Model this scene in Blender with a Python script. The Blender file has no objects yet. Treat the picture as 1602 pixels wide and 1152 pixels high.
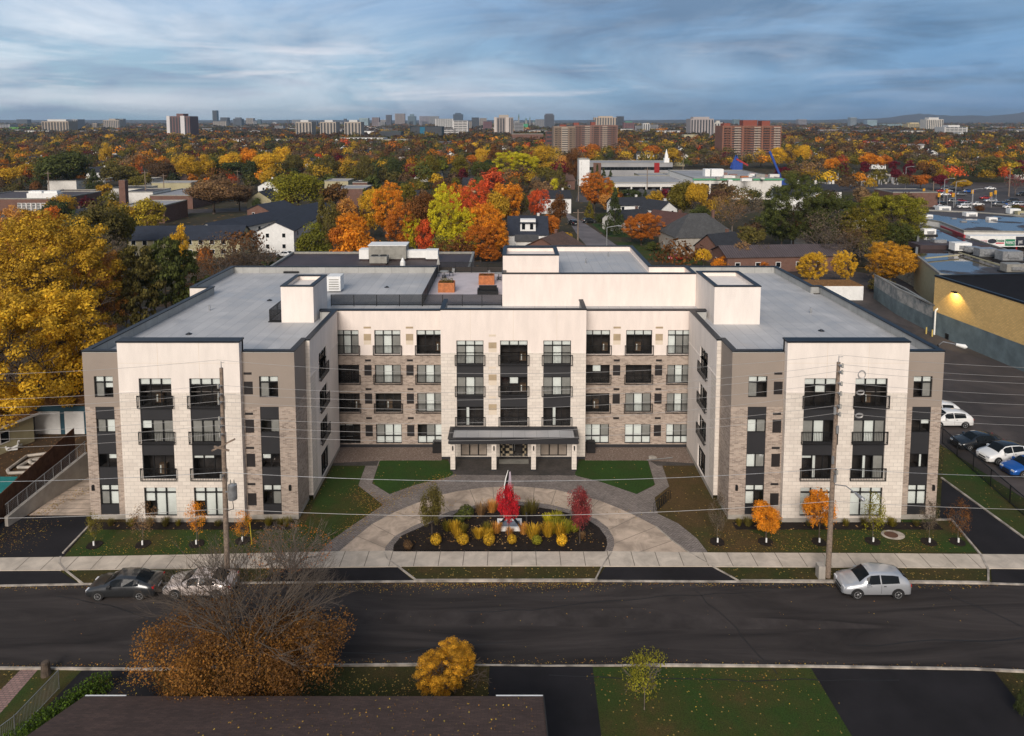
import bpy, bmesh, math, random
from mathutils import Vector, Matrix
R = math.radians
random.seed(7)
D = bpy.data
scene = bpy.context.scene
col = scene.collection

# ---------------------------------------------------------------- camera
F_PX, Y0, X0, CAM_H, PITCH = 1150.0, 298.7, 803.0, 31.0, R(5.4)
cam_d = D.cameras.new('camera'); cam = D.objects.new('camera', cam_d); col.objects.link(cam)
cam.location = (0, 0, CAM_H); cam.rotation_euler = (R(90) - PITCH, 0, 0)
cam_d.sensor_width = 36; cam_d.lens = 36 * F_PX / 1602
cam_d.shift_y = -(576 - Y0) / 1602; cam_d.shift_x = -(X0 - 801) / 1602
cam_d.clip_start = 0.5; cam_d.clip_end = 60000
scene.camera = cam

# ---------------------------------------------------------------- light, exposure, sky
SUN_EL, SUN_AZ = R(30), R(192)           # behind the camera, a little to the left
sun_d = D.lights.new('sun', 'SUN'); sun = D.objects.new('sun', sun_d); col.objects.link(sun)
sun_d.energy = 2.0; sun_d.angle = R(28); sun_d.color = (1.0, 0.915, 0.83)
sdir = Vector((math.sin(SUN_AZ) * math.cos(SUN_EL), math.cos(SUN_AZ) * math.cos(SUN_EL), math.sin(SUN_EL)))
sun.rotation_euler = sdir.to_track_quat('Z', 'Y').to_euler()
sun.location = (0, -40, 60)
scene.view_settings.view_transform = 'Standard'; scene.view_settings.look = 'None'
scene.view_settings.exposure = 0.72; scene.view_settings.gamma = 1.0

def nd(nt, typ, **kw):
    n = nt.nodes.new(typ)
    for k, v in kw.items():
        if k.startswith('i_'):
            key = k[2:]
            key = int(key) if key.isdigit() else key
            n.inputs[key].default_value = v
        else: setattr(n, k, v)
    return n
def mth(nt, op, a, b=None, clamp=False):
    n = nt.nodes.new('ShaderNodeMath'); n.operation = op; n.use_clamp = clamp
    for i, v in enumerate((a, b)):
        if v is None: continue
        if isinstance(v, (int, float)): n.inputs[i].default_value = v
        else: nt.links.new(v, n.inputs[i])
    return n.outputs[0]
def mixc(nt, fac, a, b, bt='MIX'):
    n = nt.nodes.new('ShaderNodeMix'); n.data_type = 'RGBA'; n.blend_type = bt
    for i, v in ((0, fac), (6, a), (7, b)):
        if isinstance(v, (int, float)): n.inputs[i].default_value = v
        elif isinstance(v, tuple): n.inputs[i].default_value = (*v[:3], 1)
        else: nt.links.new(v, n.inputs[i])
    return n.outputs[2]
def ramp(nt, fac, stops):
    n = nt.nodes.new('ShaderNodeValToRGB'); e = n.color_ramp.elements
    while len(e) < len(stops): e.new(0.5)
    for el, (p, c) in zip(e, stops):
        el.position = p; el.color = (*c, 1) if isinstance(c, tuple) else (c, c, c, 1)
    nt.links.new(fac, n.inputs[0]); return n.outputs[0]

world = D.worlds.new('World'); scene.world = world; world.use_nodes = True
wt = world.node_tree; wt.nodes.clear()
out = nd(wt, 'ShaderNodeOutputWorld'); bg = nd(wt, 'ShaderNodeBackground')
sky = nd(wt, 'ShaderNodeTexSky', sky_type='NISHITA', sun_disc=False, sun_elevation=SUN_EL, sun_rotation=SUN_AZ)
sky.air_density = 1.2; sky.dust_density = 2.0
tc = nd(wt, 'ShaderNodeTexCoord'); sx = nd(wt, 'ShaderNodeSeparateXYZ'); wt.links.new(tc.outputs['Generated'], sx.inputs[0])
zc = mth(wt, 'MAXIMUM', sx.outputs[2], 0.0); zz = mth(wt, 'ADD', zc, 0.15)
cb = nd(wt, 'ShaderNodeCombineXYZ'); wt.links.new(mth(wt, 'DIVIDE', sx.outputs[0], zz), cb.inputs[0]); wt.links.new(mth(wt, 'DIVIDE', sx.outputs[1], zz), cb.inputs[1])
def fbm(vec, scale, detail, rough, off, stretch, dist=0.0, rot=0.0):
    mp = nd(wt, 'ShaderNodeMapping'); mp.inputs[1].default_value = off; mp.inputs[2].default_value = (0, 0, rot); mp.inputs[3].default_value = stretch
    wt.links.new(vec, mp.inputs[0])
    n = nd(wt, 'ShaderNodeTexNoise'); n.inputs['Scale'].default_value = scale; n.inputs['Detail'].default_value = detail
    n.inputs['Roughness'].default_value = rough; n.inputs['Distortion'].default_value = dist
    wt.links.new(mp.outputs[0], n.inputs['Vector']); return n.outputs[0]
P_ = cb.outputs[0]; Q_ = tc.outputs['Generated']
n_light = fbm(P_, .50, 8, .60, (2.3, 5.1, 0), (1, .8, 1), .8, R(24))
n_dark = fbm(P_, .78, 9, .62, (9.7, 1.4, 0), (1, .9, 1), .9, R(-12))
n_streak = fbm(Q_, 3.2, 7, .60, (4.4, .6, 1.3), (1, 1, 11), .5)
n_soft = fbm(Q_, 2.1, 5, .5, (1.9, 3.6, 2.2), (1, 1, 4), .6)
left = ramp(wt, mth(wt, 'ADD', mth(wt, 'MULTIPLY', sx.outputs[0], -.85), .5), [(0.0, 0.0), (1.0, 1.0)])
up = ramp(wt, sx.outputs[2], [(0.0, 0.0), (.15, 1.0)])
lowc = mixc(wt, left, (.022, .115, .275), (.24, .38, .46)); highc = mixc(wt, left, (.055, .165, .34), (.19, .285, .42))
gap = mixc(wt, up, lowc, highc)
bl = nd(wt, 'ShaderNodeVectorMath', operation='SCALE'); wt.links.new(sky.outputs[0], bl.inputs[0]); bl.inputs['Scale'].default_value = 0.05
gap = mixc(wt, .22, gap, bl.outputs[0])
m_dark = mth(wt, 'MULTIPLY', ramp(wt, n_dark, [(.45, 0.0), (.64, 1.0)]), .90)
c = mixc(wt, m_dark, gap, mixc(wt, left, (.045, .095, .165), (.18, .235, .32)))
m_l = mth(wt, 'MULTIPLY', ramp(wt, n_light, [(.43, 0.0), (.74, 1.0)]), mth(wt, 'ADD', mth(wt, 'MULTIPLY', left, .75), .34), True)
c = mixc(wt, m_l, c, mixc(wt, left, (.20, .28, .37), (.58, .58, .59)))
m_s = mth(wt, 'MULTIPLY', ramp(wt, n_streak, [(.54, 0.0), (.70, 1.0)]), mth(wt, 'MULTIPLY', ramp(wt, sx.outputs[2], [(0.005, 0.0), (.03, 1.0), (.075, .8), (.12, 0.0)]), mth(wt, 'ADD', mth(wt, 'MULTIPLY', left, .7), .05)), True)
c = mixc(wt, m_s, c, (.66, .60, .58))
skyc = mixc(wt, 1.0, c, ramp(wt, n_soft, [(.3, (.92, .96, 1.0)), (.7, (1.32, 1.28, 1.26))]), 'MULTIPLY')
skyc = mixc(wt, 1.0, skyc, ramp(wt, sx.outputs[2], [(.17, (1, 1, 1)), (.45, (.62, .60, .58))]), 'MULTIPLY')      # unseen sky overhead darkened, to weaken the light from above
# warm glow added to the unseen sky behind the camera, to warm the facade
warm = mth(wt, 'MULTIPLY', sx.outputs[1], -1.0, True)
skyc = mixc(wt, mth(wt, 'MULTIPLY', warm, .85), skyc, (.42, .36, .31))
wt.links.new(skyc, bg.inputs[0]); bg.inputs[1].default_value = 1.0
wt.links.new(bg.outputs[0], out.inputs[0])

# ---------------------------------------------------------------- helpers
CP, SP = math.cos(PITCH), math.sin(PITCH)
def ray(px, py):
    a = (px - X0) / F_PX; b = -(py - Y0) / F_PX
    return (a, CP + b * SP, -SP + b * CP)
def gp(px, py, z=0.0):
    r = ray(px, py); t = (z - CAM_H) / r[2]; return (r[0] * t, r[1] * t)
def at(px, py, Y):
    r = ray(px, py); t = Y / r[1]; return (r[0] * t, Y, CAM_H + r[2] * t)
def tag(o, label=None, cat=None, group=None, kind=None):
    if label: o['label'] = label
    if cat: o['category'] = cat
    if group: o['group'] = group
    if kind: o['kind'] = kind
    return o
def empty(name, loc=(0, 0, 0), rz=0.0, label=None, cat=None, group=None):
    o = D.objects.new(name, None); col.objects.link(o); o.location = loc; o.rotation_euler = (0, 0, rz)
    o.empty_display_size = .3
    return tag(o, label, cat, group)
def rootloc(o):
    while o.parent: o = o.parent
    return o.location.copy()
def link(name, me, parent=None):
    o = D.objects.new(name, me); col.objects.link(o)
    if parent: o.parent = parent
    return o
def copy_tree(o, parent=None):
    c = o.copy(); col.objects.link(c); c.parent = parent
    for ch in o.children: copy_tree(ch, c)
    return c
class MB:
    def __init__(s): s.v = []; s.f = []; s.m = []; s.cm = 0
    def mat(s, i): s.cm = i; return s
    def face(s, pts):
        n = len(s.v); s.v += [tuple(p) for p in pts]; s.f.append(tuple(range(n, n + len(pts)))); s.m.append(s.cm)
    def box(s, x0, y0, z0, x1, y1, z1):
        if x0 > x1: x0, x1 = x1, x0
        if y0 > y1: y0, y1 = y1, y0
        if z0 > z1: z0, z1 = z1, z0
        n = len(s.v)
        s.v += [(x0, y0, z0), (x1, y0, z0), (x1, y1, z0), (x0, y1, z0), (x0, y0, z1), (x1, y0, z1), (x1, y1, z1), (x0, y1, z1)]
        for q in ((3, 2, 1, 0), (4, 5, 6, 7), (0, 1, 5, 4), (1, 2, 6, 5), (2, 3, 7, 6), (3, 0, 4, 7)):
            s.f.append(tuple(n + i for i in q)); s.m.append(s.cm)
        return s
    def prism(s, pts, z0, z1):
        pts = [tuple(p[:2]) for p in pts]
        a = sum(pts[i][0] * pts[(i + 1) % len(pts)][1] - pts[(i + 1) % len(pts)][0] * pts[i][1] for i in range(len(pts)))
        if a < 0: pts = pts[::-1]
        n = len(s.v); k = len(pts)
        s.v += [(x, y, z0) for x, y in pts] + [(x, y, z1) for x, y in pts]
        s.f.append(tuple(n + i for i in range(k))[::-1]); s.m.append(s.cm)
        s.f.append(tuple(n + k + i for i in range(k))); s.m.append(s.cm)
        for i in range(k):
            j = (i + 1) % k; s.f.append((n + i, n + j, n + k + j, n + k + i)); s.m.append(s.cm)
        return s
    def bar(s, p0, p1, w, h=None):
        h = h or w; p0 = Vector(p0); p1 = Vector(p1); d = (p1 - p0).normalized()
        up = Vector((0, 0, 1)) if abs(d.z) < .95 else Vector((1, 0, 0))
        a = d.cross(up).normalized() * w / 2; b = a.cross(d).normalized() * h / 2
        n = len(s.v)
        for p in (p0, p1): s.v += [tuple(p - a - b), tuple(p + a - b), tuple(p + a + b), tuple(p - a + b)]
        for q in ((0, 1, 2, 3), (7, 6, 5, 4), (0, 4, 5, 1), (1, 5, 6, 2), (2, 6, 7, 3), (3, 7, 4, 0)):
            s.f.append(tuple(n + i for i in q)); s.m.append(s.cm)
        return s
    def tube(s, p0, p1, r0, r1=None, k=8, caps=True):
        r1 = r0 if r1 is None else r1; p0 = Vector(p0); p1 = Vector(p1); d = (p1 - p0).normalized()
        up = Vector((0, 0, 1)) if abs(d.z) < .95 else Vector((1, 0, 0))
        a = d.cross(up).normalized(); b = a.cross(d).normalized(); n = len(s.v)
        for p, r in ((p0, r0), (p1, r1)):
            for i in range(k):
                t = 2 * math.pi * i / k; s.v.append(tuple(p + a * math.cos(t) * r + b * math.sin(t) * r))
        for i in range(k):
            j = (i + 1) % k; s.f.append((n + j, n + i, n + k + i, n + k + j)); s.m.append(s.cm)
        if caps:
            s.f.append(tuple(n + i for i in range(k))); s.m.append(s.cm)
            s.f.append(tuple(n + k + i for i in range(k))[::-1]); s.m.append(s.cm)
        return s
    def path(s, pts, r, k=5):
        for a, b in zip(pts[:-1], pts[1:]): s.tube(a, b, r, r, k, True)
        return s
    def ring(s, pts, off, z0, z1, closed=True, out=0.0):
        """a wall that follows pts (anticlockwise), 'off' thick to the left of travel, standing 'out' outside of it"""
        n = len(pts); L = []; O = []
        def nrm(a, b):
            dx, dy = b[0] - a[0], b[1] - a[1]; l = math.hypot(dx, dy); return (-dy / l, dx / l)
        for i in range(n):
            ns = []
            if closed or i > 0: ns.append(nrm(pts[i - 1], pts[i]))
            if closed or i < n - 1: ns.append(nrm(pts[i], pts[(i + 1) % n]))
            if len(ns) == 1: m = ns[0]
            else:
                mx, my = ns[0][0] + ns[1][0], ns[0][1] + ns[1][1]; q = mx * ns[0][0] + my * ns[0][1]
                m = (mx / q, my / q) if q > 1e-3 else ns[0]
            O.append((pts[i][0] - m[0] * out, pts[i][1] - m[1] * out)); L.append((pts[i][0] + m[0] * off, pts[i][1] + m[1] * off))
        for i in range(n if closed else n - 1):
            j = (i + 1) % n
            a, b, c, d = O[i], O[j], L[j], L[i]
            s.face([(*a, z0), (*b, z0), (*b, z1), (*a, z1)]); s.face([(*c, z0), (*d, z0), (*d, z1), (*c, z1)])
            s.face([(*a, z1), (*b, z1), (*c, z1), (*d, z1)]); s.face([(*d, z0), (*c, z0), (*b, z0), (*a, z0)])
        if not closed:
            a, d = O[0], L[0]; s.face([(*d, z0), (*a, z0), (*a, z1), (*d, z1)])
            a, d = O[-1], L[-1]; s.face([(*a, z0), (*d, z0), (*d, z1), (*a, z1)])
        return s
    def mesh(s, name, mats, off=(0, 0, 0), smooth=False):
        me = D.meshes.new(name)
        v = [(x - off[0], y - off[1], z - off[2]) for x, y, z in s.v] if any(off) else s.v
        me.from_pydata(v, [], s.f)
        if not isinstance(mats, (list, tuple)): mats = [mats]
        for m in mats: me.materials.append(m)
        if len(mats) > 1: me.polygons.foreach_set('material_index', s.m)
        if smooth: me.polygons.foreach_set('use_smooth', [True] * len(s.f))
        me.update(); return me
    def build(s, name, mats, parent=None, smooth=False, weld=False):
        off = rootloc(parent) if parent else (0, 0, 0)
        me = s.mesh(name, mats, tuple(off), smooth)
        if weld:
            bm = bmesh.new(); bm.from_mesh(me); bmesh.ops.remove_doubles(bm, verts=bm.verts, dist=1e-4)
            bmesh.ops.recalc_face_normals(bm, faces=bm.faces); bm.to_mesh(me); bm.free()
        return link(name, me, parent)

# ---------------------------------------------------------------- materials
def newmat(name):
    m = D.materials.new(name); m.use_nodes = True; nt = m.node_tree
    return m, nt, nt.nodes['Principled BSDF']
def plain(name, c, rough=.8, metal=0.0, var=0.12, scale=1.5, bump=0.0, bscale=20, spec=.5, c2=None, coat=0.0, dist=0, st=None):
    m, nt, b = newmat(name)
    b.inputs['Roughness'].default_value = rough; b.inputs['Metallic'].default_value = metal
    b.inputs['Specular IOR Level'].default_value = spec; b.inputs['Coat Weight'].default_value = coat
    t = nd(nt, 'ShaderNodeTexCoord')
    n = nd(nt, 'ShaderNodeTexNoise'); n.inputs['Scale'].default_value = scale; n.inputs['Detail'].default_value = 6; n.inputs['Roughness'].default_value = .62
    n.inputs['Distortion'].default_value = dist
    if st:
        mp = nd(nt, 'ShaderNodeMapping'); mp.inputs[3].default_value = st; nt.links.new(t.outputs['Object'], mp.inputs[0]); nt.links.new(mp.outputs[0], n.inputs['Vector'])
    else: nt.links.new(t.outputs['Object'], n.inputs['Vector'])
    hi = c2 or tuple(min(1, x * (1 + var)) for x in c); lo = c if c2 else tuple(x * (1 - var) for x in c)
    nt.links.new(ramp(nt, n.outputs[0], [(.36, lo), (.66, hi)]), b.inputs['Base Color'])
    if bump:
        n2 = nd(nt, 'ShaderNodeTexNoise'); n2.inputs['Scale'].default_value = bscale; n2.inputs['Detail'].default_value = 4
        nt.links.new(t.outputs['Object'], n2.inputs['Vector'])
        bp = nd(nt, 'ShaderNodeBump'); bp.inputs['Strength'].default_value = bump; bp.inputs['Distance'].default_value = .02
        nt.links.new(n2.outputs[0], bp.inputs['Height']); nt.links.new(bp.outputs[0], b.inputs['Normal'])
    return m
def brickmat(name, c1, c2, mortar, bw, bh, ms=.012, rough=.9, flat=False, bias=0.0, var=.25, stain=None):
    m, nt, b = newmat(name); b.inputs['Roughness'].default_value = rough
    t = nd(nt, 'ShaderNodeTexCoord'); s = nd(nt, 'ShaderNodeSeparateXYZ'); nt.links.new(t.outputs['Object'], s.inputs[0])
    cb_ = nd(nt, 'ShaderNodeCombineXYZ')
    if flat:
        nt.links.new(s.outputs[0], cb_.inputs[0]); nt.links.new(s.outputs[1], cb_.inputs[1])
    else:
        nt.links.new(mth(nt, 'ADD', s.outputs[0], s.outputs[1]), cb_.inputs[0]); nt.links.new(s.outputs[2], cb_.inputs[1])
    br = nd(nt, 'ShaderNodeTexBrick'); nt.links.new(cb_.outputs[0], br.inputs['Vector'])
    br.inputs['Scale'].default_value = 1; br.inputs['Mortar Size'].default_value = ms; br.inputs['Brick Width'].default_value = bw
    br.inputs['Row Height'].default_value = bh; br.inputs['Bias'].default_value = bias
    br.inputs['Color1'].default_value = (*c1, 1); br.inputs['Color2'].default_value = (*c2, 1); br.inputs['Mortar'].default_value = (*mortar, 1)
    n = nd(nt, 'ShaderNodeTexNoise'); n.inputs['Scale'].default_value = .7; n.inputs['Detail'].default_value = 8; n.inputs['Roughness'].default_value = .7
    nt.links.new(t.outputs['Object'], n.inputs['Vector'])
    v = ramp(nt, n.outputs[0], [(.3, 1 - var), (.7, 1 + var * .5)])
    nt.links.new(mixc(nt, 1.0, br.outputs['Color'], v, 'MULTIPLY'), b.inputs['Base Color'])
    bp = nd(nt, 'ShaderNodeBump'); bp.inputs['Strength'].default_value = .4; bp.inputs['Distance'].default_value = .01; bp.invert = True
    nt.links.new(br.outputs['Fac'], bp.inputs['Height']); nt.links.new(bp.outputs[0], b.inputs['Normal'])
    return m
def glassmat(name, tint=(1, 1, 1), refl=1.0):
    m = D.materials.new(name); m.use_nodes = True; nt = m.node_tree; nt.nodes.clear()
    o = nd(nt, 'ShaderNodeOutputMaterial'); mx = nd(nt, 'ShaderNodeMixShader'); tr = nd(nt, 'ShaderNodeBsdfTransparent'); gl = nd(nt, 'ShaderNodeBsdfGlossy')
    tr.inputs[0].default_value = (*tint, 1); gl.inputs['Roughness'].default_value = .03
    fr = nd(nt, 'ShaderNodeFresnel'); fr.inputs[0].default_value = 1.5
    nt.links.new(mth(nt, 'MULTIPLY', fr.outputs[0], refl, True), mx.inputs[0]); nt.links.new(tr.outputs[0], mx.inputs[1]); nt.links.new(gl.outputs[0], mx.inputs[2])
    nt.links.new(mx.outputs[0], o.inputs[0]); return m
def groundmat(name, stops, scale=.35, speck=None, speckscale=9.0, rough=.95, bump=.5, speckamt=.62):
    """stops: colour ramp over noise; speck: colour of fallen leaves scattered over it"""
    m, nt, b = newmat(name); b.inputs['Roughness'].default_value = rough; b.inputs['Specular IOR Level'].default_value = .25
    t = nd(nt, 'ShaderNodeTexCoord')
    n = nd(nt, 'ShaderNodeTexNoise'); n.inputs['Scale'].default_value = scale; n.inputs['Detail'].default_value = 9; n.inputs['Roughness'].default_value = .68
    nt.links.new(t.outputs['Object'], n.inputs['Vector'])
    c = ramp(nt, n.outputs[0], stops)
    n3 = nd(nt, 'ShaderNodeTexNoise'); n3.inputs['Scale'].default_value = 14; n3.inputs['Detail'].default_value = 3; nt.links.new(t.outputs['Object'], n3.inputs['Vector'])
    c = mixc(nt, 1.0, c, ramp(nt, n3.outputs[0], [(.3, .62), (.7, 1.35)]), 'MULTIPLY')
    if speck:
        v = nd(nt, 'ShaderNodeTexVoronoi'); v.inputs['Scale'].default_value = speckscale; nt.links.new(t.outputs['Object'], v.inputs['Vector'])
        n2 = nd(nt, 'ShaderNodeTexNoise'); n2.inputs['Scale'].default_value = .6; n2.inputs['Detail'].default_value = 5; nt.links.new(t.outputs['Object'], n2.inputs['Vector'])
        thr = mth(nt, 'MULTIPLY', ramp(nt, n2.outputs[0], [(.35, .05), (.75, 1.0)]), speckamt)
        cs = nd(nt, 'ShaderNodeSeparateColor'); nt.links.new(v.outputs['Color'], cs.inputs[0])
        near = mth(nt, 'LESS_THAN', v.outputs['Distance'], .33)
        on = mth(nt, 'MULTIPLY', near, mth(nt, 'LESS_THAN', cs.outputs[0], thr))
        c = mixc(nt, on, c, speck)
    nt.links.new(c, b.inputs['Base Color'])
    bp = nd(nt, 'ShaderNodeBump'); bp.inputs['Strength'].default_value = bump; bp.inputs['Distance'].default_value = .03
    nt.links.new(n3.outputs[0], bp.inputs['Height']); nt.links.new(bp.outputs[0], b.inputs['Normal'])
    return m

M = {}
M['stucco'] = plain('cream_stucco', (.79, .72, .66), .92, var=.055, st=(1.6, 1.6, .35), scale=.9, bump=.12, bscale=60)
M['stucco_warm'] = plain('warm_stucco', (.82, .725, .66), .92, var=.055, st=(1.6, 1.6, .35), scale=.9, bump=.12, bscale=60)
M['taupe'] = plain('taupe_stucco', (.30, .25, .21), .92, var=.04, scale=.5, bump=.12, bscale=60)
M['stone'] = brickmat('cream_block', (.77, .70, .62), (.68, .61, .54), (.55, .50, .44), .62, .30, .016, var=.10)
M['brick'] = brickmat('mixed_brick', (.46, .36, .29), (.17, .12, .095), (.44, .39, .34), .34, .105, .014, bias=-.25, var=.22)
M['coping'] = plain('dark_coping', (.012, .015, .021), .45, .4, var=.25, scale=.6, spec=.6)
M['black'] = plain('black_metal', (.012, .012, .013), .5, .3, var=.2)
M['panel'] = plain('charcoal_panel', (.024, .024, .027), .55, 0, var=.08, scale=.8)
M['louvre'] = plain('dark_louvre', (.018, .014, .014), .6, var=.2)
M['tan'] = plain('tan_grille', (.42, .33, .22), .8, var=.1)
M['tanpanel'] = plain('tan_panel', (.70, .60, .48), .8, var=.05)
M['roofg'] = None
M['parin'] = brickmat('parapet_membrane', (.40, .40, .38), (.36, .36, .345), (.24, .24, .235), 2.0, 3.0, .02, var=.2)
M['glass'] = glassmat('window_glass', (.94, .96, .96), 1.1)
M['blindw'] = plain('white_blind', (.82, .84, .81), .8, var=.05)
M['blindg'] = plain('grey_shade', (.33, .32, .30), .8, var=.12)
M['curtain'] = plain('pleated_curtain', (.50, .42, .36), .9, var=.1)
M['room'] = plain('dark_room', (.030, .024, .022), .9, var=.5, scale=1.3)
M['furn'] = plain('room_furniture', (.16, .10, .06), .7, var=.4)
M['found'] = plain('foundation_concrete', (.36, .33, .29), .9, var=.14, scale=1.2, bump=.3)
M['conc'] = plain('drive_concrete', (.47, .37, .285), .85, var=.30, scale=.7, bump=.2, dist=1.0)
M['walk'] = plain('sidewalk_concrete', (.52, .45, .37), .88, var=.18, scale=.8, bump=.25, dist=.6)
M['kerb'] = plain('kerb_concrete', (.38, .335, .285), .9, var=.45, scale=1.1)
M['joint'] = plain('joint_dark', (.16, .135, .11), .9)  # dark tone of the concrete joints
M['paver'] = brickmat('grey_paver', (.34, .285, .255), (.21, .175, .155), (.10, .09, .08), .24, .12, .02, flat=True, var=.25)
M['paverdark'] = brickmat('dark_paver', (.10, .085, .075), (.07, .06, .055), (.04, .035, .03), .24, .12, .02, flat=True, var=.5)  # darker paver tones for the entrance and side patios
M['pink'] = brickmat('pink_paver', (.34, .21, .18), (.26, .16, .14), (.14, .1, .09), .3, .15, .02, flat=True)
M['asph'] = plain('road_asphalt', (.022, .019, .0185), .93, var=.35, st=(.35, 2.2, 1), scale=.22, bump=.35, bscale=60, c2=(.058, .049, .046), spec=.2, dist=1.2)
M['asphnew'] = plain('fresh_asphalt', (.018, .0165, .0185), .9, var=.25, scale=.3, bump=.3, bscale=60, spec=.2)
M['asphlot'] = plain('lot_asphalt', (.034, .028, .027), .85, var=.4, scale=.09, bump=.3, bscale=40, c2=(.085, .068, .062), dist=1.5)
M['patch'] = plain('patched_asphalt', (.046, .039, .037), .93, var=.3, spec=.2, scale=.5)
LEAF1 = (.34, .22, .06)
M['lawn'] = groundmat('lawn_grass', [(.30, (.085, .052, .018)), (.44, (.045, .050, .010)), (.58, (.026, .052, .007)), (.8, (.036, .072, .009))], .22, LEAF1, 7, speckamt=.10)
M['lawnleaf'] = groundmat('leafy_lawn', [(.30, (.085, .048, .018)), (.46, (.050, .040, .011)), (.62, (.030, .036, .007)), (.8, (.026, .045, .007))], .3, LEAF1, 7, speckamt=.42)
M['lawndark'] = groundmat('court_grass', [(.3, (.036, .052, .010)), (.5, (.022, .055, .007)), (.75, (.034, .078, .009))], .4, LEAF1, 6, speckamt=.05)
M['lawnbrown'] = groundmat('browning_lawn', [(.3, (.10, .058, .024)), (.5, (.070, .048, .016)), (.66, (.045, .050, .012)), (.85, (.028, .045, .008))], .25, LEAF1, 7, speckamt=.12)
M['mulch'] = groundmat('bark_mulch', [(.3, (.010, .007, .006)), (.7, (.026, .018, .014))], 3, (.40, .24, .10), 5, speckamt=.22, bump=.9)
M['gravel'] = groundmat('river_gravel', [(.3, (.12, .085, .065)), (.7, (.26, .20, .165))], 5, (.34, .28, .24), 9, speckamt=.8, bump=1.0)
M['soil'] = groundmat('leaf_litter', [(.3, (.055, .035, .02)), (.7, (.10, .06, .03))], .6, (.30, .15, .05), 5, speckamt=.6)
M['town'] = groundmat('town_ground', [(.30, (.035, .030, .018)), (.5, (.050, .040, .022)), (.7, (.040, .045, .016))], .03, (.22, .12, .04), .5, speckamt=.4)
M['white'] = plain('white_paint', (.78, .78, .76), .6, var=.06)
M['offwhite'] = plain('offwhite_siding', (.66, .64, .60), .8, var=.08)
M['wood'] = plain('weathered_pole_wood', (.22, .165, .125), .85, var=.35, scale=6, bump=.4)
M['fencewood'] = plain('brown_fence_wood', (.12, .052, .024), .85, var=.3, scale=2.5)
M['cedar'] = plain('cedar_planter', (.44, .15, .05), .6, var=.25, scale=3)
M['steel'] = plain('galvanised_steel', (.42, .43, .44), .45, .7, var=.2, scale=3)
M['grille'] = plain('grey_unit_metal', (.30, .29, .26), .55, .3, var=.15)
M['rubber'] = plain('tyre_rubber', (.012, .012, .012), .8, var=.2)
M['wire'] = plain('wire_aluminium', (.40, .39, .38), .5, .4, var=.1)
M['bark'] = plain('bark', (.085, .062, .045), .95, var=.35, scale=4, bump=.6, bscale=14)
M['barkgrey'] = plain('grey_bark', (.17, .135, .11), .95, var=.3, scale=4)
M['patio'] = plain('patio_pavers', (.52, .47, .49), .85, var=.06, scale=.8)

def roofmat():
    m, nt, b = newmat('grey_membrane_roof'); b.inputs['Roughness'].default_value = .62; b.inputs['Specular IOR Level'].default_value = .35
    t = nd(nt, 'ShaderNodeTexCoord'); s = nd(nt, 'ShaderNodeSeparateXYZ'); nt.links.new(t.outputs['Object'], s.inputs[0])
    c_ = nd(nt, 'ShaderNodeCombineXYZ'); nt.links.new(s.outputs[1], c_.inputs[0]); nt.links.new(s.outputs[0], c_.inputs[1])
    br = nd(nt, 'ShaderNodeTexBrick'); nt.links.new(c_.outputs[0], br.inputs['Vector'])
    br.inputs['Scale'].default_value = 1; br.inputs['Mortar Size'].default_value = .018; br.inputs['Brick Width'].default_value = 7.5; br.inputs['Row Height'].default_value = 1.05
    br.inputs['Color1'].default_value = (.47, .465, .465, 1); br.inputs['Color2'].default_value = (.42, .42, .425, 1); br.inputs['Mortar'].default_value = (.30, .30, .31, 1)
    n = nd(nt, 'ShaderNodeTexNoise'); n.inputs['Scale'].default_value = .22; n.inputs['Detail'].default_value = 7; n.inputs['Distortion'].default_value = 1.4
    nt.links.new(t.outputs['Object'], n.inputs['Vector'])
    nt.links.new(mixc(nt, 1.0, br.outputs['Color'], ramp(nt, n.outputs[0], [(.32, .86), (.5, .98), (.72, 1.12)]), 'MULTIPLY'), b.inputs['Base Color'])
    nt.links.new(ramp(nt, n.outputs[0], [(.35, .35), (.6, .75)]), b.inputs['Roughness'])
    return m
M['roofg'] = roofmat()
# ================================================================= the ground, the street, the paths
def sheet(name, pts, z, mat, thick=.0):
    m = MB()
    m.face([(x, y, z) for x, y in pts]) if not thick else m.prism(pts, z - thick, z)
    o = m.build(name, mat); tag(o, kind='structure')
    if not thick:
        me = o.data
        if me.polygons[0].normal.z < 0: me.flip_normals()
    return o
def gpl(l, z=0): return [gp(x, y, z) for x, y in l]
def grid_sheet(name, x0, y0, x1, y1, z, mat):
    m = MB(); m.face([(x0, y0, z), (x1, y0, z), (x1, y1, z), (x0, y1, z)]); return tag(m.build(name, mat), kind='structure')
grid_sheet('ground', -9500, -80, 9500, 10500, -.06, M['town'])
# lot around the building
sheet('lawn', [gp(-400, 1130), gp(2000, 1130), (60, 52), (44, 98), (-42, 98), (-60, 52)], -.03, M['lawnleaf'])
FK = [(-700, 925), (0, 918), (130, 915.5), (400, 913.5), (650, 911), (935, 910.5), (1160, 911.5), (1420, 913), (1550, 914.5), (1602, 916), (2300, 925)]
NK = [(2300, 1062), (1602, 1050), (1520, 1046.5), (1270, 1042.5), (1000, 1040), (860, 1041), (700, 1039), (500, 1041), (230, 1047), (0, 1045), (-700, 1058)]
sheet('road', gpl(FK) + gpl(NK), -.012, M['asph'])
for i, l in enumerate(([(300, 962), (700, 955), (1010, 951), (1080, 962), (1300, 972), (1420, 983), (1080, 985), (800, 978), (420, 975)],)):
    sheet('road_patch', gpl(l), -.008, M['patch'])
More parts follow.
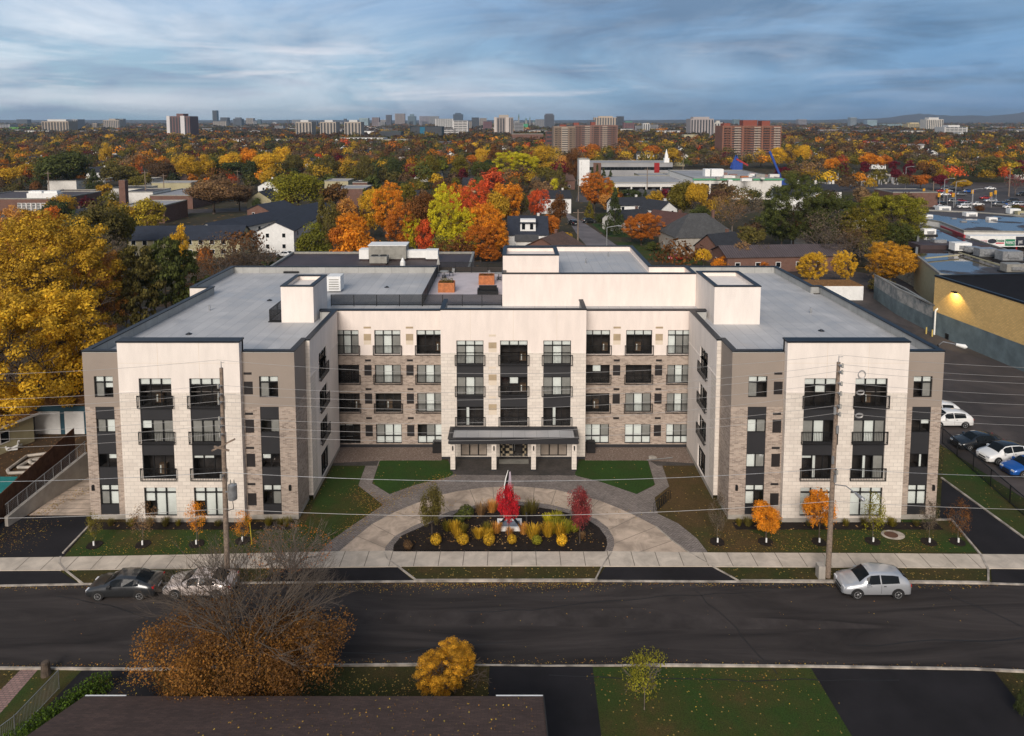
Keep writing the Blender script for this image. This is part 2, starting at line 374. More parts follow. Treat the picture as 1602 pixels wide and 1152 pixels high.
# kerbs: real steps
def kerb(name, px, w, z1=.12, z0=-.05, side=1, mat=None):
    p = [gp(*q) for q in px] if len(px[0]) == 2 else px
    m = MB(); m.ring(p, w * side, z0, z1, closed=False) if side > 0 else m.ring(p[::-1], w, z0, z1, closed=False)
    return tag(m.build(name, mat or M['kerb']), kind='structure')
def low(px): return px
kerb('kerb', FK[0:4], .16, .04); kerb('kerb', FK[3:5], .16, .04)
kerb('kerb', [(648, 911), (935, 910.5)], .18, .12); kerb('kerb', [(935, 910.5), (1160, 911.5)], .16, .04)
kerb('kerb', FK[6:9], .18, .12); kerb('kerb', FK[8:], .16, .04)
kerb('kerb', NK[0:5], .12, .09); kerb('kerb', NK[4:7], .10, .03); kerb('kerb', NK[6:], .12, .09)
# sidewalk, in one run with joints
SW_T = [(-700, 880), (0, 873.5), (93, 872.5), (330, 868), (510, 864), (600, 862.8), (800, 862), (950, 863.5), (1110, 865.5), (1350, 866.5), (1602, 868.5), (2300, 878)]
SW_B = [(2300, 903), (1602, 890.5), (1350, 888.5), (1110, 887), (800, 886), (600, 887.5), (330, 890), (93, 893), (0, 893.5), (-700, 903)]
sheet('sidewalk', gpl(SW_T) + gpl(SW_B), .05, M['walk'], thick=.1)
def interp(l, x):
    l = sorted(l)
    for (a, b), (c, d) in zip(l[:-1], l[1:]):
        if a <= x <= c: return b + (d - b) * (x - a) / (c - a)
m = MB()
X = -34.5
while X < 34:
    # a joint at world X across the walk
    ya = min((abs(gp(px, interp(SW_T, px))[0] - X), px) for px in range(-120, 1700, 4))[1]
    yb = min((abs(gp(px, interp(SW_B, px))[0] - X), px) for px in range(-120, 1700, 4))[1]
    a = gp(ya, interp(SW_T, ya)); b = gp(yb, interp(SW_B, yb))
    m.face([(X - .025, b[1], .0545), (X + .025, b[1], .0545), (X + .025, a[1], .0545), (X - .025, a[1], .0545)]); X += 1.72
tag(m.build('sidewalk_joints', M['joint']), kind='structure')
# drive ring: paver band, concrete, paver border, bed
OUT = [(498, 865), (518, 845.5), (548, 824), (599, 790), (609.5, 773), (650, 758.5), (703, 746), (713.5, 739.5), (896, 741), (903, 745), (937, 753), (996, 773), (1024, 778), (1029, 803.6), (1061, 819), (1090, 842), (1108, 865)]
CON = [(520, 867), (529, 864), (558.5, 839), (582, 820), (618, 801), (650, 788), (681.6, 776.6), (713.5, 769), (756, 763), (803, 761), (836, 763), (870, 766.5), (906, 775), (937, 783), (966.5, 794.6), (996, 808), (1027, 824), (1052, 846), (1079, 864.5), (1085, 866)]
BOR = [(602, 864.5), (603, 856), (618, 839), (645.5, 824), (664.6, 816), (703, 801), (743, 791), (777, 786), (809, 785), (836, 787), (861, 790), (888, 797), (915, 806), (933, 812.6), (951, 826), (960, 842), (961, 853), (957.5, 864.5)]
BED = [(615, 864), (616, 854), (628.5, 839), (662.5, 824), (692, 811.6), (741, 796.7), (777, 791), (809, 791), (836, 794), (870, 799), (897, 806), (922, 816), (937, 826), (948.5, 842), (950, 853), (946, 864)]
sheet('paver_band', gpl(OUT), -.012, M['paver'], thick=.04)
sheet('concrete_drive', gpl(CON), .0, M['conc'], thick=.04)
sheet('paver_border', gpl(BOR), .025, M['paver'], thick=.08)
sheet('planting_bed', gpl(BED), .05, M['mulch'], thick=.12)
m = MB()
for (a, b) in [((558.5, 839), (602, 857)), ((582, 820), (618, 839)), ((618, 801), (664, 816)), ((681.6, 776.6), (704, 800)), ((735, 766), (745, 790)), ((771, 762), (773, 786)), ((803, 761), (803, 785)), ((836, 763), (834, 786.5)), ((870, 766.5), (862, 790)), ((937, 783), (915, 805)), ((996, 808), (953, 829)), ((1027, 824), (960, 851)), ((1052, 846), (1000, 864)), ((906, 775), (888, 796))]:
    p, q = Vector((*gp(*a), 0)), Vector((*gp(*b), 0)); d = (q - p).normalized(); n = Vector((-d.y, d.x, 0)) * .02
    m.face([tuple(p + n + Vector((0, 0, .0045))), tuple(p - n + Vector((0, 0, .0045))), tuple(q - n + Vector((0, 0, .0045))), tuple(q + n + Vector((0, 0, .0045)))])
tag(m.build('drive_joints', M['joint']), kind='structure')
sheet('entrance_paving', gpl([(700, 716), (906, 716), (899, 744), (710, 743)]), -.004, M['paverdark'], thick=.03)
sheet('path', gpl([(609.5, 773), (582, 756), (594.6, 719), (572, 728), (560.6, 759.6), (600, 790.5)]), -.016, M['paver'])
sheet('path', gpl([(996, 773), (1025, 758.7), (1013.7, 720), (1036, 728), (1047, 761), (1024, 778.5)]), -.016, M['paver'])
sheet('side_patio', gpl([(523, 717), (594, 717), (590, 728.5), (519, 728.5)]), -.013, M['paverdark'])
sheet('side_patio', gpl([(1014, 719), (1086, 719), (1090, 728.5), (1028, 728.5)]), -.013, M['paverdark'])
sheet('gravel_bed', [(-16.9, 67.6), (-16.9, 64.3), (-12.0, 64.9), (-6.6, 64.9), (-6.6, 67.6)], .01, M['gravel'], thick=.06)
sheet('gravel_bed', [(16.9, 67.6), (16.9, 64.3), (12.0, 64.9), (6.6, 64.9), (6.6, 67.6)], .01, M['gravel'], thick=.06)
# lawns of the court
sheet('court_lawn', gpl([(594, 720.5), (690, 719), (712, 724), (713, 740), (703, 746), (650, 758.5), (609.5, 773), (583, 756)]), -.018, M['lawndark'])
sheet('court_lawn', gpl([(1013, 720.5), (918, 719), (896, 724), (896, 741), (903, 745), (937, 753), (996, 773), (1024.5, 758)]), -.018, M['lawndark'])
sheet('court_lawn', gpl([(523, 728), (572, 728), (560, 760), (599, 790), (548, 824), (518, 845.5), (470, 835), (490, 790)]), -.0195, M['lawn'])
sheet('court_lawn', gpl([(1087, 728), (1036, 728), (1047, 761), (1024, 778), (1029, 803), (1061, 819), (1090, 842), (1108, 864), (1250, 864), (1150, 820), (1120, 790)]), -.0195, M['lawnbrown'])
sheet('front_lawn', gpl([(100, 872), (140, 824), (150, 818), (470, 818), (520, 845), (497, 865), (330, 868)]), -.021, M['lawn'])
sheet('front_lawn', gpl([(1110, 864), (1150, 816), (1480, 812), (1530, 864)]), -.0215, M['lawn'])
sheet('verge', gpl([(95, 893), (440, 889.5), (405, 911.5), (128, 914)]), .02, M['lawnleaf'], thick=.06)
sheet('verge', gpl([(628, 887), (944, 887), (933, 909.5), (655, 910)]), .02, M['lawnleaf'], thick=.06)
sheet('verge', gpl([(1124, 888), (1543, 890), (1547, 912.5), (1162, 910.5)]), .02, M['lawnleaf'], thick=.06)
# asphalt aprons and side drives
sheet('driveway_apron', gpl([(-400, 896), (93, 893), (126, 915), (0, 917.5), (-400, 921)]), -.004, M['asphnew'])
sheet('driveway_apron', gpl([(445, 889.5), (622, 887.5), (648, 910.5), (400, 913)]), -.004, M['asphnew'])
sheet('driveway_apron', gpl([(947, 887), (1118, 887), (1158, 911), (931, 910)]), -.004, M['asphnew'])
sheet('driveway_apron', gpl([(1550, 890), (2100, 896), (2100, 921), (1552, 914)]), -.004, M['asphnew'])
sheet('left_driveway', gpl([(-300, 877), (98, 872), (141, 822), (146, 806), (45, 806), (-40, 828), (-300, 850)]), -.008, M['asphnew'])
sheet('ramp', gpl([(45, 806.5), (147, 806.5), (148, 735), (134, 744)]), -.002, M['conc'])
m = MB()
for i in range(9):
    y = 803 - i * 7
    a = gp(50 + (803 - y) * 1.42, y); b = gp(146, y)
    m.face([(a[0], a[1], .003), (b[0], b[1], .003), (b[0], b[1] + .05, .003), (a[0], a[1] + .05, .003)])
tag(m.build('ramp_joints', M['joint']), kind='structure')
sheet('right_lane', gpl([(1470, 812), (1490, 816), (1540, 868), (1640, 868.5), (1602, 842), (1474, 749)]), -.008, M['asphnew'])
kerb('kerb', [(1640, 866), (1602, 841), (1474, 748)], .15, .08)
kerb('kerb', [(1548, 915), (1548, 893), (1536, 869), (1489, 813), (1462, 813)], .13, .09)
kerb('kerb', [(100, 866), (141, 823)], .13, .08)
kerb('kerb', [(93, 872), (91, 882), (100, 893), (128, 915)], .12, .07)
kerb('kerb', [(600, 865), (605, 876), (624, 889), (653, 911)], .1, .065)
kerb('kerb', [(931, 911), (942, 889), (958, 865)], .1, .065)
kerb('kerb', [(1160, 911), (1120, 889), (1079, 865), (1052, 846), (1027, 824)], .09, .065)
# near side of the street
sheet('near_driveway', gpl([(766, 1042), (927, 1043), (942, 1160), (760, 1160)]), -.006, M['asphnew'])
sheet('near_driveway', gpl([(1268, 1044), (1555, 1049), (1640, 1160), (1338, 1160)]), -.006, M['asphnew'])
sheet('near_driveway', gpl([(128, 1049), (236, 1049), (300, 1160), (20, 1160)]), -.006, M['asphnew'])
sheet('near_path', gpl([(33, 1047), (60, 1047), (-12, 1130), (-50, 1130)]), -.010, M['pink'])
sheet('near_lawn', gpl([(927, 1044), (1268, 1044), (1338, 1160), (942, 1160)]), -.012, M['lawn'])
sheet('near_lawn', gpl([(60, 1047), (128, 1049), (20, 1160), (-60, 1160)]), -.012, M['lawn'])
sheet('near_lawn', gpl([(300, 1044), (766, 1042), (762, 1120), (300, 1120)]), -.014, M['lawnleaf'])
# right-hand parking lot and the ground behind
sheet('right_verge', gpl([(1474, 747), (1602, 840), (1900, 1000), (1900, 820), (1602, 780), (1478, 700)]), -.020, M['lawn'])
sheet('parking_lot', [gp(1478, 700), gp(1602, 780), gp(1900, 890), (120, 96), (62, 160), (44, 160), (38, 100)], -.010, M['asphlot'])
sheet('rear_yard', [(-60, 92), (42, 92), (42, 125), (-60, 125)], -.024, M['soil'])
sheet('left_yard', [(-75, 52), (-37.5, 52), (-37.5, 92), (-75, 92)], -.026, M['soil'])

# ================================================================= the apartment building
BL = empty('apartment_building', (0, 62, 0), 0, 'four-storey cream and brick U-shaped apartment building with grey flat roofs around a courtyard', 'building')
def side_frame(side):
    """front: plane Y=const facing -Y ; u = X"""
class Fac:
    def __init__(s, kind, c): s.k = kind; s.c = c
    def P(s, u, z, d=0.0):      # d = distance outwards
        if s.k == 'front': return (u, s.c - d, z)
        if s.k == 'east': return (s.c + d, u, z)      # faces +X
        if s.k == 'west': return (s.c - d, u, z)      # faces -X
        if s.k == 'back': return (u, s.c + d, z)
    def quad(s, m, u0, u1, z0, z1, d=0.0):
        q = [s.P(u0, z0, d), s.P(u1, z0, d), s.P(u1, z1, d), s.P(u0, z1, d)]
        if s.k in ('west', 'back'): q = q[::-1]
        m.face(q)
    def slab(s, m, u0, u1, z0, z1, d0, d1):
        a = s.P(u0, z0, d0); b = s.P(u1, z1, d1); m.box(*a, *b)
    def wall(s, m, u0, u1, z0, z1, holes=(), depth=.16, close=True):
        hs = [(max(a, u0), min(b, u1), max(c, z0), min(d, z1)) for a, b, c, d in holes if a < u1 and b > u0 and c < z1 and d > z0]
        us = sorted({u0, u1, *[h[0] for h in hs], *[h[1] for h in hs]}); zs = sorted({z0, z1, *[h[2] for h in hs], *[h[3] for h in hs]})
        for a, b in zip(us[:-1], us[1:]):
            for c, d in zip(zs[:-1], zs[1:]):
                cu, cz = (a + b) / 2, (c + d) / 2
                if any(h[0] < cu < h[1] and h[2] < cz < h[3] for h in hs): continue
                s.quad(m, a, b, c, d)
        for a, b, c, d in hs:      # reveals
            for (p, q) in (((a, c), (a, d)), ((b, d), (b, c)), ((b, c), (a, c)), ((a, d), (b, d))):
                f = [s.P(p[0], p[1], 0), s.P(q[0], q[1], 0), s.P(q[0], q[1], -depth), s.P(p[0], p[1], -depth)]
                m.face(f)
ROT = {'front': 0.0, 'east': R(90), 'west': R(-90), 'back': R(180)}
_wc = {}
def window(F, uc, z0, w, h, cols=3, top=0.0, lowt=0.0, pat='gwg', tpat=None, depth=.14, name='window', parent=None, lpat=None):
    """a framed window set back in its opening; pat: w white blind, g grey shade, d dark room, h blind half down, c curtain"""
    parent = parent or BL
    key = ('f', round(w, 2), round(h, 2), cols, top, lowt)
    if key not in _wc:
        m = MB(); t = .055; y0, y1 = -.03, .05
        m.box(-w / 2, y0, 0, -w / 2 + t, y1, h); m.box(w / 2 - t, y0, 0, w / 2, y1, h)
        m.box(-w / 2 + t, y0, 0, w / 2 - t, y1, t); m.box(-w / 2 + t, y0, h - t, w / 2 - t, y1, h)
        for i in range(1, cols): x = -w / 2 + w * i / cols; m.box(x - .04, y0 - .003, t, x + .04, y1, h - t)
        if top: m.box(-w / 2 + t, y0 - .006, h - top - .04, w / 2 - t, y1, h - top + .04)
        if lowt: m.box(-w / 2 + t, y0 - .006, lowt - .035, w / 2 - t, y1, lowt + .035)
        g = MB(); g.face([(-w / 2 + .02, .02, .02), (w / 2 - .02, .02, .02), (w / 2 - .02, .02, h - .02), (-w / 2 + .02, .02, h - .02)])
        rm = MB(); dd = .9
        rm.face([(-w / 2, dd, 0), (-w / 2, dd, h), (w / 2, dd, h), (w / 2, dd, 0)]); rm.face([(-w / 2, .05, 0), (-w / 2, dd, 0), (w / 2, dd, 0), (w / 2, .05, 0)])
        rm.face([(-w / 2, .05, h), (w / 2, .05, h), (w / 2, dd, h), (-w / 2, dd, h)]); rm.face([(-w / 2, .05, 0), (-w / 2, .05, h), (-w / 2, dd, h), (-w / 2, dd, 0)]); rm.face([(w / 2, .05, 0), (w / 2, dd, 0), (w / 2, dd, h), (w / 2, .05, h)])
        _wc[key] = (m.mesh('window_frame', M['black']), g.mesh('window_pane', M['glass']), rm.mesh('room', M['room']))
    fm, gm, rmm = _wc[key]
    L = rootloc(parent); p = F.P(uc, z0, -depth)
    o = link(name, fm, parent); o.location = (p[0] - L.x, p[1] - L.y, p[2] - L.z); o.rotation_euler.z = ROT[F.k]
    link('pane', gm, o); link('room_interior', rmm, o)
    bk = ('b', round(w, 2), round(h, 2), cols, top, lowt, pat, tpat, lpat)
    if bk not in _wc:
        bm_ = MB(); hb = h - top
        def blind(x0, x1, a, b, kind):
            if kind == 'd': return
            if kind in 'wg': bm_.mat(0 if kind == 'w' else 1).box(x0, .10, a, x1, .115, b)
            if kind == 'h': bm_.mat(0).box(x0, .10, a + (b - a) * .62, x1, .115, b)
            if kind == 'q': bm_.mat(0).box(x0, .10, a + (b - a) * .86, x1, .115, b)
            if kind == 'l': bm_.mat(0).box(x0, .10, a, x0 + (x1 - x0) * .35, .115, b)
            if kind == 'f': bm_.mat(3).box(x0 + .1, .45, a + .1, x1 - .1, .8, a + (b - a) * .5); bm_.mat(0).box(x0 + .2, .40, a + .2, x0 + .3, .45, a + (b - a) * .45)
            if kind == 'c':
                n = 9
                for i in range(n):
                    xa = x0 + (x1 - x0) * i / n; xb = x0 + (x1 - x0) * (i + 1) / n; xm = (xa + xb) / 2
                    bm_.mat(2).face([(xa, .14, a), (xm, .09, a), (xm, .09, b), (xa, .14, b)]); bm_.face([(xm, .09, a), (xb, .14, a), (xb, .14, b), (xm, .09, b)])
        for i, k in enumerate(pat):
            x0 = -w / 2 + w * i / cols + .03; x1 = -w / 2 + w * (i + 1) / cols - .03
            blind(x0, x1, (lowt or 0) + .03, hb - .03, k)
            if top: blind(x0, x1, h - top + .03, h - .03, (tpat or 'w' * cols)[i])
            if lowt: blind(x0, x1, .03, lowt - .03, (lpat or pat)[i])
        _wc[bk] = bm_.mesh('blind', [M['blindw'], M['blindg'], M['curtain'], M['furn']]) if bm_.f else None
    if _wc[bk]: link('blind', _wc[bk], o)
    return o
def railing(F, u0, u1, z, h=1.0, dd=.16, parent=None):
    w = abs(u1 - u0); key = ('r', round(w, 2), h)
    if key not in _wc:
        m = MB(); y = -dd
        m.box(-w / 2, y - .02, 0, w / 2, y + .02, .05); m.box(-w / 2, y - .025, h - .05, w / 2, y + .025, h)
        for s in (-1, 1):
            m.box(s * w / 2 - .03, y - .028, 0, s * w / 2 + .03, y + .028, h + .003)
            m.box(s * w / 2 - .02, y, .1, s * w / 2 + .02, .12, .14); m.box(s * w / 2 - .02, y, h - .15, s * w / 2 + .02, .12, h - .11)
        n = int(w / .12)
        for i in range(1, n): x = -w / 2 + w * i / n; m.box(x - .010, y - .010, .05, x + .010, y + .010, h - .05)
        _wc[key] = m.mesh('balcony_railing', M['black'])
    parent = parent or BL; L = rootloc(parent); p = F.P((u0 + u1) / 2, z, 0)
    o = link('balcony_railing', _wc[key], parent); o.location = (p[0] - L.x, p[1] - L.y, p[2] - L.z); o.rotation_euler.z = ROT[F.k]
    return o
def spandrel(F, u0, u1, z0, z1, depth=.10):
    m = MB(); F.slab(m, u0, u1, z0, z1, -.16, -depth); m2 = m.build('spandrel_panel', M['panel'], BL); return m2
def vent(F, u0, u1, z0, z1, mat='louvre', name='vent_grille', slats=True):
    m = MB(); F.slab(m, u0, u1, z0, z1, 0, .015)
    if slats:
        n = max(2, int((z1 - z0) / .09))
        for i in range(n): z = z0 + (z1 - z0) * (i + .5) / n; F.slab(m, u0 + .02, u1 - .02, z - .012, z + .012, .015, .03)
    return m.build(name, M[mat], BL)

WROWS = [(9.25, 2.25, 3, .55, 0), (6.41, 1.78, 3, 0, 0), (3.49, 1.90, 3, 0, 0), (.49, 2.33, 3, .45, 0)]
PATW = {(-1, 0): ['dfd', 'ddf'], (-1, 1): ['hgg', 'ggg'], (-1, 2): ['dfd', 'qqd'], (-1, 3): ['hww', 'hww'],
        (1, 0): ['dhd', 'dfd'], (1, 1): ['gwd', 'gwg'], (1, 2): ['qld', 'dlg'], (1, 3): ['wgw', 'www']}
PATN = {-1: [('gh', 'gd'), ('gw', 'dg'), ('dh', 'hd'), ('gw', 'dg')], 1: [('dg', 'gd'), ('dh', 'wg'), ('dl', 'wg'), ('ww', 'wd')]}
for sgn in (-1, 1):
    def xs(a, b):            # mirror
        return (a, b) if sgn < 0 else (-b, -a)
    FA = Fac('front', 54.9); FB = Fac('front', 54.4)
    # --- outer and inner taupe/brick bays
    for bay, (ua, ub), (wa, wb) in ((0, (-33.05, -30.05), (-32.25, -30.80)), (1, (-20.85, -16.8), (-19.55, -18.10))):
        ua, ub = xs(ua, ub); wa, wb = xs(wa, wb)
        holes = [(wa, wb, 9.81, 11.49)]
        m = MB(); FA.wall(m, ua, ub, 9.1, 13.35, holes); m.build('stucco_wall', M['taupe'], BL)
        m = MB(); FA.wall(m, ua, ub, .35, 9.1, [(wa, wb, .35, 9.1)], .12); m.build('brick_wall', M['brick'], BL)
        m = MB(); FA.slab(m, ua, ub, 9.075, 9.125, 0, .025); m.build('string_course', M['taupe'], BL)
        m = MB(); FA.wall(m, ua + (.02 if bay == 0 and sgn < 0 else 0), ub, -.1, .35, []); m.build('foundation_wall', M['found'], BL)
        p = PATN[sgn]
        window(FA, (wa + wb) / 2, 9.81, wb - wa, 1.68, 2, .5, 0, p[0][bay], 'ww')
        window(FA, (wa + wb) / 2, 7.0, wb - wa, 1.08, 2, 0, 0, p[1][bay], depth=.10)
        window(FA, (wa + wb) / 2, 4.17, wb - wa, 1.12, 2, 0, 0, p[2][bay], depth=.10)
        window(FA, (wa + wb) / 2, 1.15, wb - wa, 1.62, 2, .5, 0, p[3][bay], 'ww', depth=.10)
        for z0, z1 in ((8.08, 9.1), (5.29, 7.0), (2.77, 4.17), (.35, 1.15)): spandrel(FA, wa, wb, z0, z1, .06)
        if bay == 1:
            va, vb = xs(-20.72, -20.05)
            for z0, z1 in ((10.06, 11.07), (7.0, 8.05), (4.25, 5.3), (1.1, 2.1)): vent(FA, va, vb, z0, z1)
            for z0 in (11.62, 8.42, 5.68, 2.75): vent(FA, va, vb - .05, z0, z0 + .18)
        for lx in ((-32.75,) if bay == 0 else (-17.4,)):
            lx = lx * (1 if sgn < 0 else -1); m = MB(); FA.slab(m, lx - .09, lx + .09, 2.35, 2.75, 0, .12); FA.slab(m, lx - .07, lx + .07, 2.75, 2.79, 0, .10); m.build('wall_light', M['black'], BL)
    # --- cream block
    ua, ub = xs(-30.08, -20.82); cols = [xs(-28.55, -26.08), xs(-24.70, -22.21)]
    if sgn > 0: cols = cols[::-1]
    hol = [(a, b, z, z + h) for a, b in cols for z, h, *_ in WROWS[3:]] + [(a, b, 3.49, 11.5) for a, b in cols]
    m = MB(); FB.wall(m, ua, ub, 10.4, 14.3, hol); m.build('stucco_wall', M['stucco'], BL)
    m = MB(); FB.wall(m, ua, ub, .35, 10.4, hol, .12); m.build('stone_wall', M['stone'], BL)
    m = MB(); FB.wall(m, ua, ub, -.1, .35); m.box(ua, 54.4, -.1, ua + .003, 54.9, .35); m.build('foundation_wall', M['found'], BL)
    segs = [(ua, cols[0][0]), (cols[0][1], cols[1][0]), (cols[1][1], ub)]
    for a, b in segs: m = MB(); FB.slab(m, a, b, 10.36, 10.45, 0, .03); m.build('string_course', M['stucco'], BL)
    for k_, c_ in (('west', ua), ('east', ub)): m = MB(); Fac(k_, c_).quad(m, 54.4, 54.9, .35, 10.4); m.build('stone_return', M['stone'], BL)
    m = MB(); FE = Fac('west', ua); FE.quad(m, 54.4, 55.3, 10.4, 14.3); FE = Fac('east', ub); FE.quad(m, 54.4, 55.3, 10.4, 14.3); m.box(ua, 55.0, 12.75, ub, 55.3, 14.3); m.build('parapet', M['stucco'], BL)
    m = MB(); m.box(ua - .06, 54.33, 14.3, ub + .06, 55.36, 14.42); m.build('coping', M['coping'], BL)
    for jx in (ua + 3.05, ua + 6.2): m = MB(); FB.slab(m, jx - .012, jx + .012, 11.55, 14.28, 0, .004); m.build('control_joint', M['tanpanel'], BL)
    m = MB(); FB.slab(m, ua, ub, 12.68, 12.70, 0, .004); m.build('control_joint', M['tanpanel'], BL)
    for ci, (a, b) in enumerate(cols):
        for r, (z, h, c, t, l) in enumerate(WROWS):
            window(FB, (a + b) / 2, z, b - a, h, c, t, l, PATW[(sgn, r)][ci], 'www')
            if r < 3: railing(FB, a - .12, b + .12, z - .08, 1.02)
        spandrel(FB, a, b, 8.19, 9.25); spandrel(FB, a, b, 5.39, 6.41)
    # --- inner side wall facing the court
    kind = 'east' if sgn < 0 else 'west'
    SI = Fac(kind, sgn * 16.8); SO = Fac(kind, sgn * 16.45)
    m = MB(); SI.wall(m, 54.9, 57.9, 9.1, 13.35); m.build('stucco_wall', M['taupe'], BL)
    m = MB(); SI.wall(m, 54.9, 57.9, .35, 9.1); m.build('brick_wall', M['brick'], BL)
    m = MB(); SI.wall(m, 54.9, 57.9, -.1, .35); SO.wall(m, 57.9, 67.2, -.1, .35); m.build('foundation_wall', M['found'], BL)
    wy = (60.55, 63.1); srows = [(9.1, 2.3, .5), (6.3, 1.8, 0), (3.47, 1.85, 0), (.4, 2.1, .4)]
    hol = [(wy[0], wy[1], z, z + h) for z, h, t in srows]
    m = MB(); SO.wall(m, 57.9, 67.2, 10.4, 13.35, hol); m.build('stucco_wall', M['stucco'], BL)
    m = MB(); SO.wall(m, 59.4, 67.2, .35, 10.4, hol); m.build('stucco_wall', M['stucco'], BL)
    m = MB(); SO.wall(m, 57.9, 59.4, .35, 10.4); FQ = Fac('front', 57.9); q = sorted((sgn * 16.8, sgn * 16.45)); FQ.quad(m, q[0], q[1], .35, 13.35); m.build('stone_wall', M['stone'], BL)
    m = MB(); FQ = Fac('back', 67.2); FQ.quad(m, q[0], q[1], 0, 13.35); SI.quad(m, 67.2, 67.6, 0, 13.35); m.build('brick_wall', M['brick'], BL)
    m = MB(); SO.slab(m, 57.9, 60.55, 10.36, 10.44, 0, .03); SO.slab(m, 63.1, 67.2, 10.36, 10.44, 0, .03); m.build('string_course', M['stucco'], BL)
    for r, (z, h, t) in enumerate(srows):
        window(SO, sum(wy) / 2, z, wy[1] - wy[0], h, 3, t, 0, ['ddd', 'gdg', 'dgd', 'ddd'][r], 'gww')
        if r < 3: railing(SO, wy[0] - .1, wy[1] + .1, z - .08, 1.02)
    # --- court facade
    FC = Fac('front', 67.6)
    ua, ub = xs(-16.8, -6.6)
    cols = [xs(-16.72, -14.57), xs(-13.08, -10.63), xs(-9.12, -6.66)]
    crow = [(9.12, 2.32, .5, 0), (6.29, 1.80, 0, 0), (3.47, 1.85, 0, 0), (.38, 1.90, 0, .72)]
    hol = [(a, b, z, z + h) for a, b in cols for z, h, *_ in crow]
    m = MB(); FC.wall(m, ua, ub, 9.06, 13.3, hol); m.build('stucco_wall', M['stucco_warm'], BL)
    m = MB(); FC.wall(m, ua, ub, .30, 9.06, hol); m.build('brick_wall', M['brick'], BL)
    m = MB(); FC.slab(m, ua, ub, -.1, .30, 0, .02); m.build('base_strip', M['panel'], BL)
    m = MB(); FC.slab(m, ua, ub, 9.03, 9.10, 0, .03); m.build('string_course', M['stucco'], BL)
    CP_ = {-1: [['gwg', 'gwg', 'ddf'], ['ddd', 'gwg', 'gwg'], ['ddf', 'dfd', 'gwg'], ['qqd', 'gww', 'dgw']],
           1: [['wgg', 'dfd', 'ddf'], ['gwg', 'ddd', 'dhd'], ['gwg', 'gwg', 'dfd'], ['wgg', 'wwg', 'wwg']]}[sgn]
    if sgn > 0: cpt = [r[::1] for r in CP_]
    for ci, (a, b) in enumerate(cols):
        for r, (z, h, t, l) in enumerate(crow):
            window(FC, (a + b) / 2, z, b - a, h, 3, t, l, CP_[r][ci], 'www', lpat='www' if (r == 3 and 'w' in CP_[r][ci]) else None)
            if r < 3: railing(FC, a + (.02 if ci == 0 and sgn < 0 or ci == 2 and sgn > 0 else -.10), b + (.10 if not (ci == 2 and sgn < 0 or ci == 0 and sgn > 0) else -.02), z - .06, .95)
    for va, vb in (xs(-14.08, -13.39), xs(-10.11, -9.42)):
        vent(FC, va, vb, 10.45, 11.08, 'tan'); vent(FC, va, vb, 10.05, 10.44, 'tanpanel', 'vent_panel', False); vent(FC, va, vb, 11.6, 11.78, 'tan')
        for r, (z0, z1) in enumerate(((7.05, 8.07), (4.3, 5.3), (1.1, 2.2))):
            if r == 2 and sgn > 0 and va < 10: continue
            vent(FC, va, vb, z0, z1)
        for z0 in (8.42, 5.62, 2.78): vent(FC, va + .08, vb - .05, z0, z0 + .2)
# --- centre block
FD = Fac('front', 65.2)
cols = [(-5.17, -2.71), (-1.20, 1.30), (2.74, 5.25)]
rows = [(8.95, 2.22, .48), (6.02, 1.74, 0), (3.11, 1.82, 0)]
gh = [(-4.84, -2.42, .25, 2.60), (-1.25, 1.33, .05, 2.60), (2.50, 4.95, .25, 2.60)]
hol = [(a, b, 3.11, 11.17) for a, b in cols] + gh
m = MB(); FD.wall(m, -6.6, 6.62, 10.02, 14.0, hol); m.build('stucco_wall', M['stucco_warm'], BL)
m = MB(); FD.wall(m, -6.6, 6.62, .2, 10.02, hol); m.build('stone_wall', M['stone'], BL)
m = MB()
for a, b in ((-6.6, -1.3), (1.38, 6.62)): FD.slab(m, a, b, -.1, .2, 0, .03)
m.build('base_strip', M['panel'], BL)
for a, b in ((-6.6, -5.17), (-2.71, -1.2), (1.3, 2.74), (5.25, 6.62)): m = MB(); FD.slab(m, a, b, 9.99, 10.07, 0, .03); m.build('string_course', M['stucco'], BL)
for k, c in (('west', -6.6), ('east', 6.62)): m = MB(); Fac(k, c).quad(m, 65.2, 67.6, .0, 14.0); m.build('stone_return', M['stone'], BL)
PC = [['gwg', 'ddf', 'gwg'], ['gwg', 'dhf', 'gwg'], ['dld', 'ddd', 'dld']]
for ci, (a, b) in enumerate(cols):
    for r, (z, h, t) in enumerate(rows):
        window(FD, (a + b) / 2, z, b - a, h, 3, t, 0, PC[r][ci], 'www'); railing(FD, a - .12, b + .12, z - .08, 1.0)
    spandrel(FD, a, b, 7.76, 8.95); spandrel(FD, a, b, 4.93, 6.02)
for z in (10.05, 7.05, 4.25):
    vent(FD, -2.25, -1.52, z + .4, z + .95, 'tan'); vent(FD, -2.25, -1.52, z - .05, z + .39, 'tanpanel', 'vent_panel', False)
    vent(FD, -2.22, -1.58, z + 1.5, z + 1.68, 'tanpanel', 'vent_grille', False)
for a, b, c, d in (gh[0], gh[2]): window(FD, (a + b) / 2, c, b - a, d - c, 3, 0, 0, 'ccc')
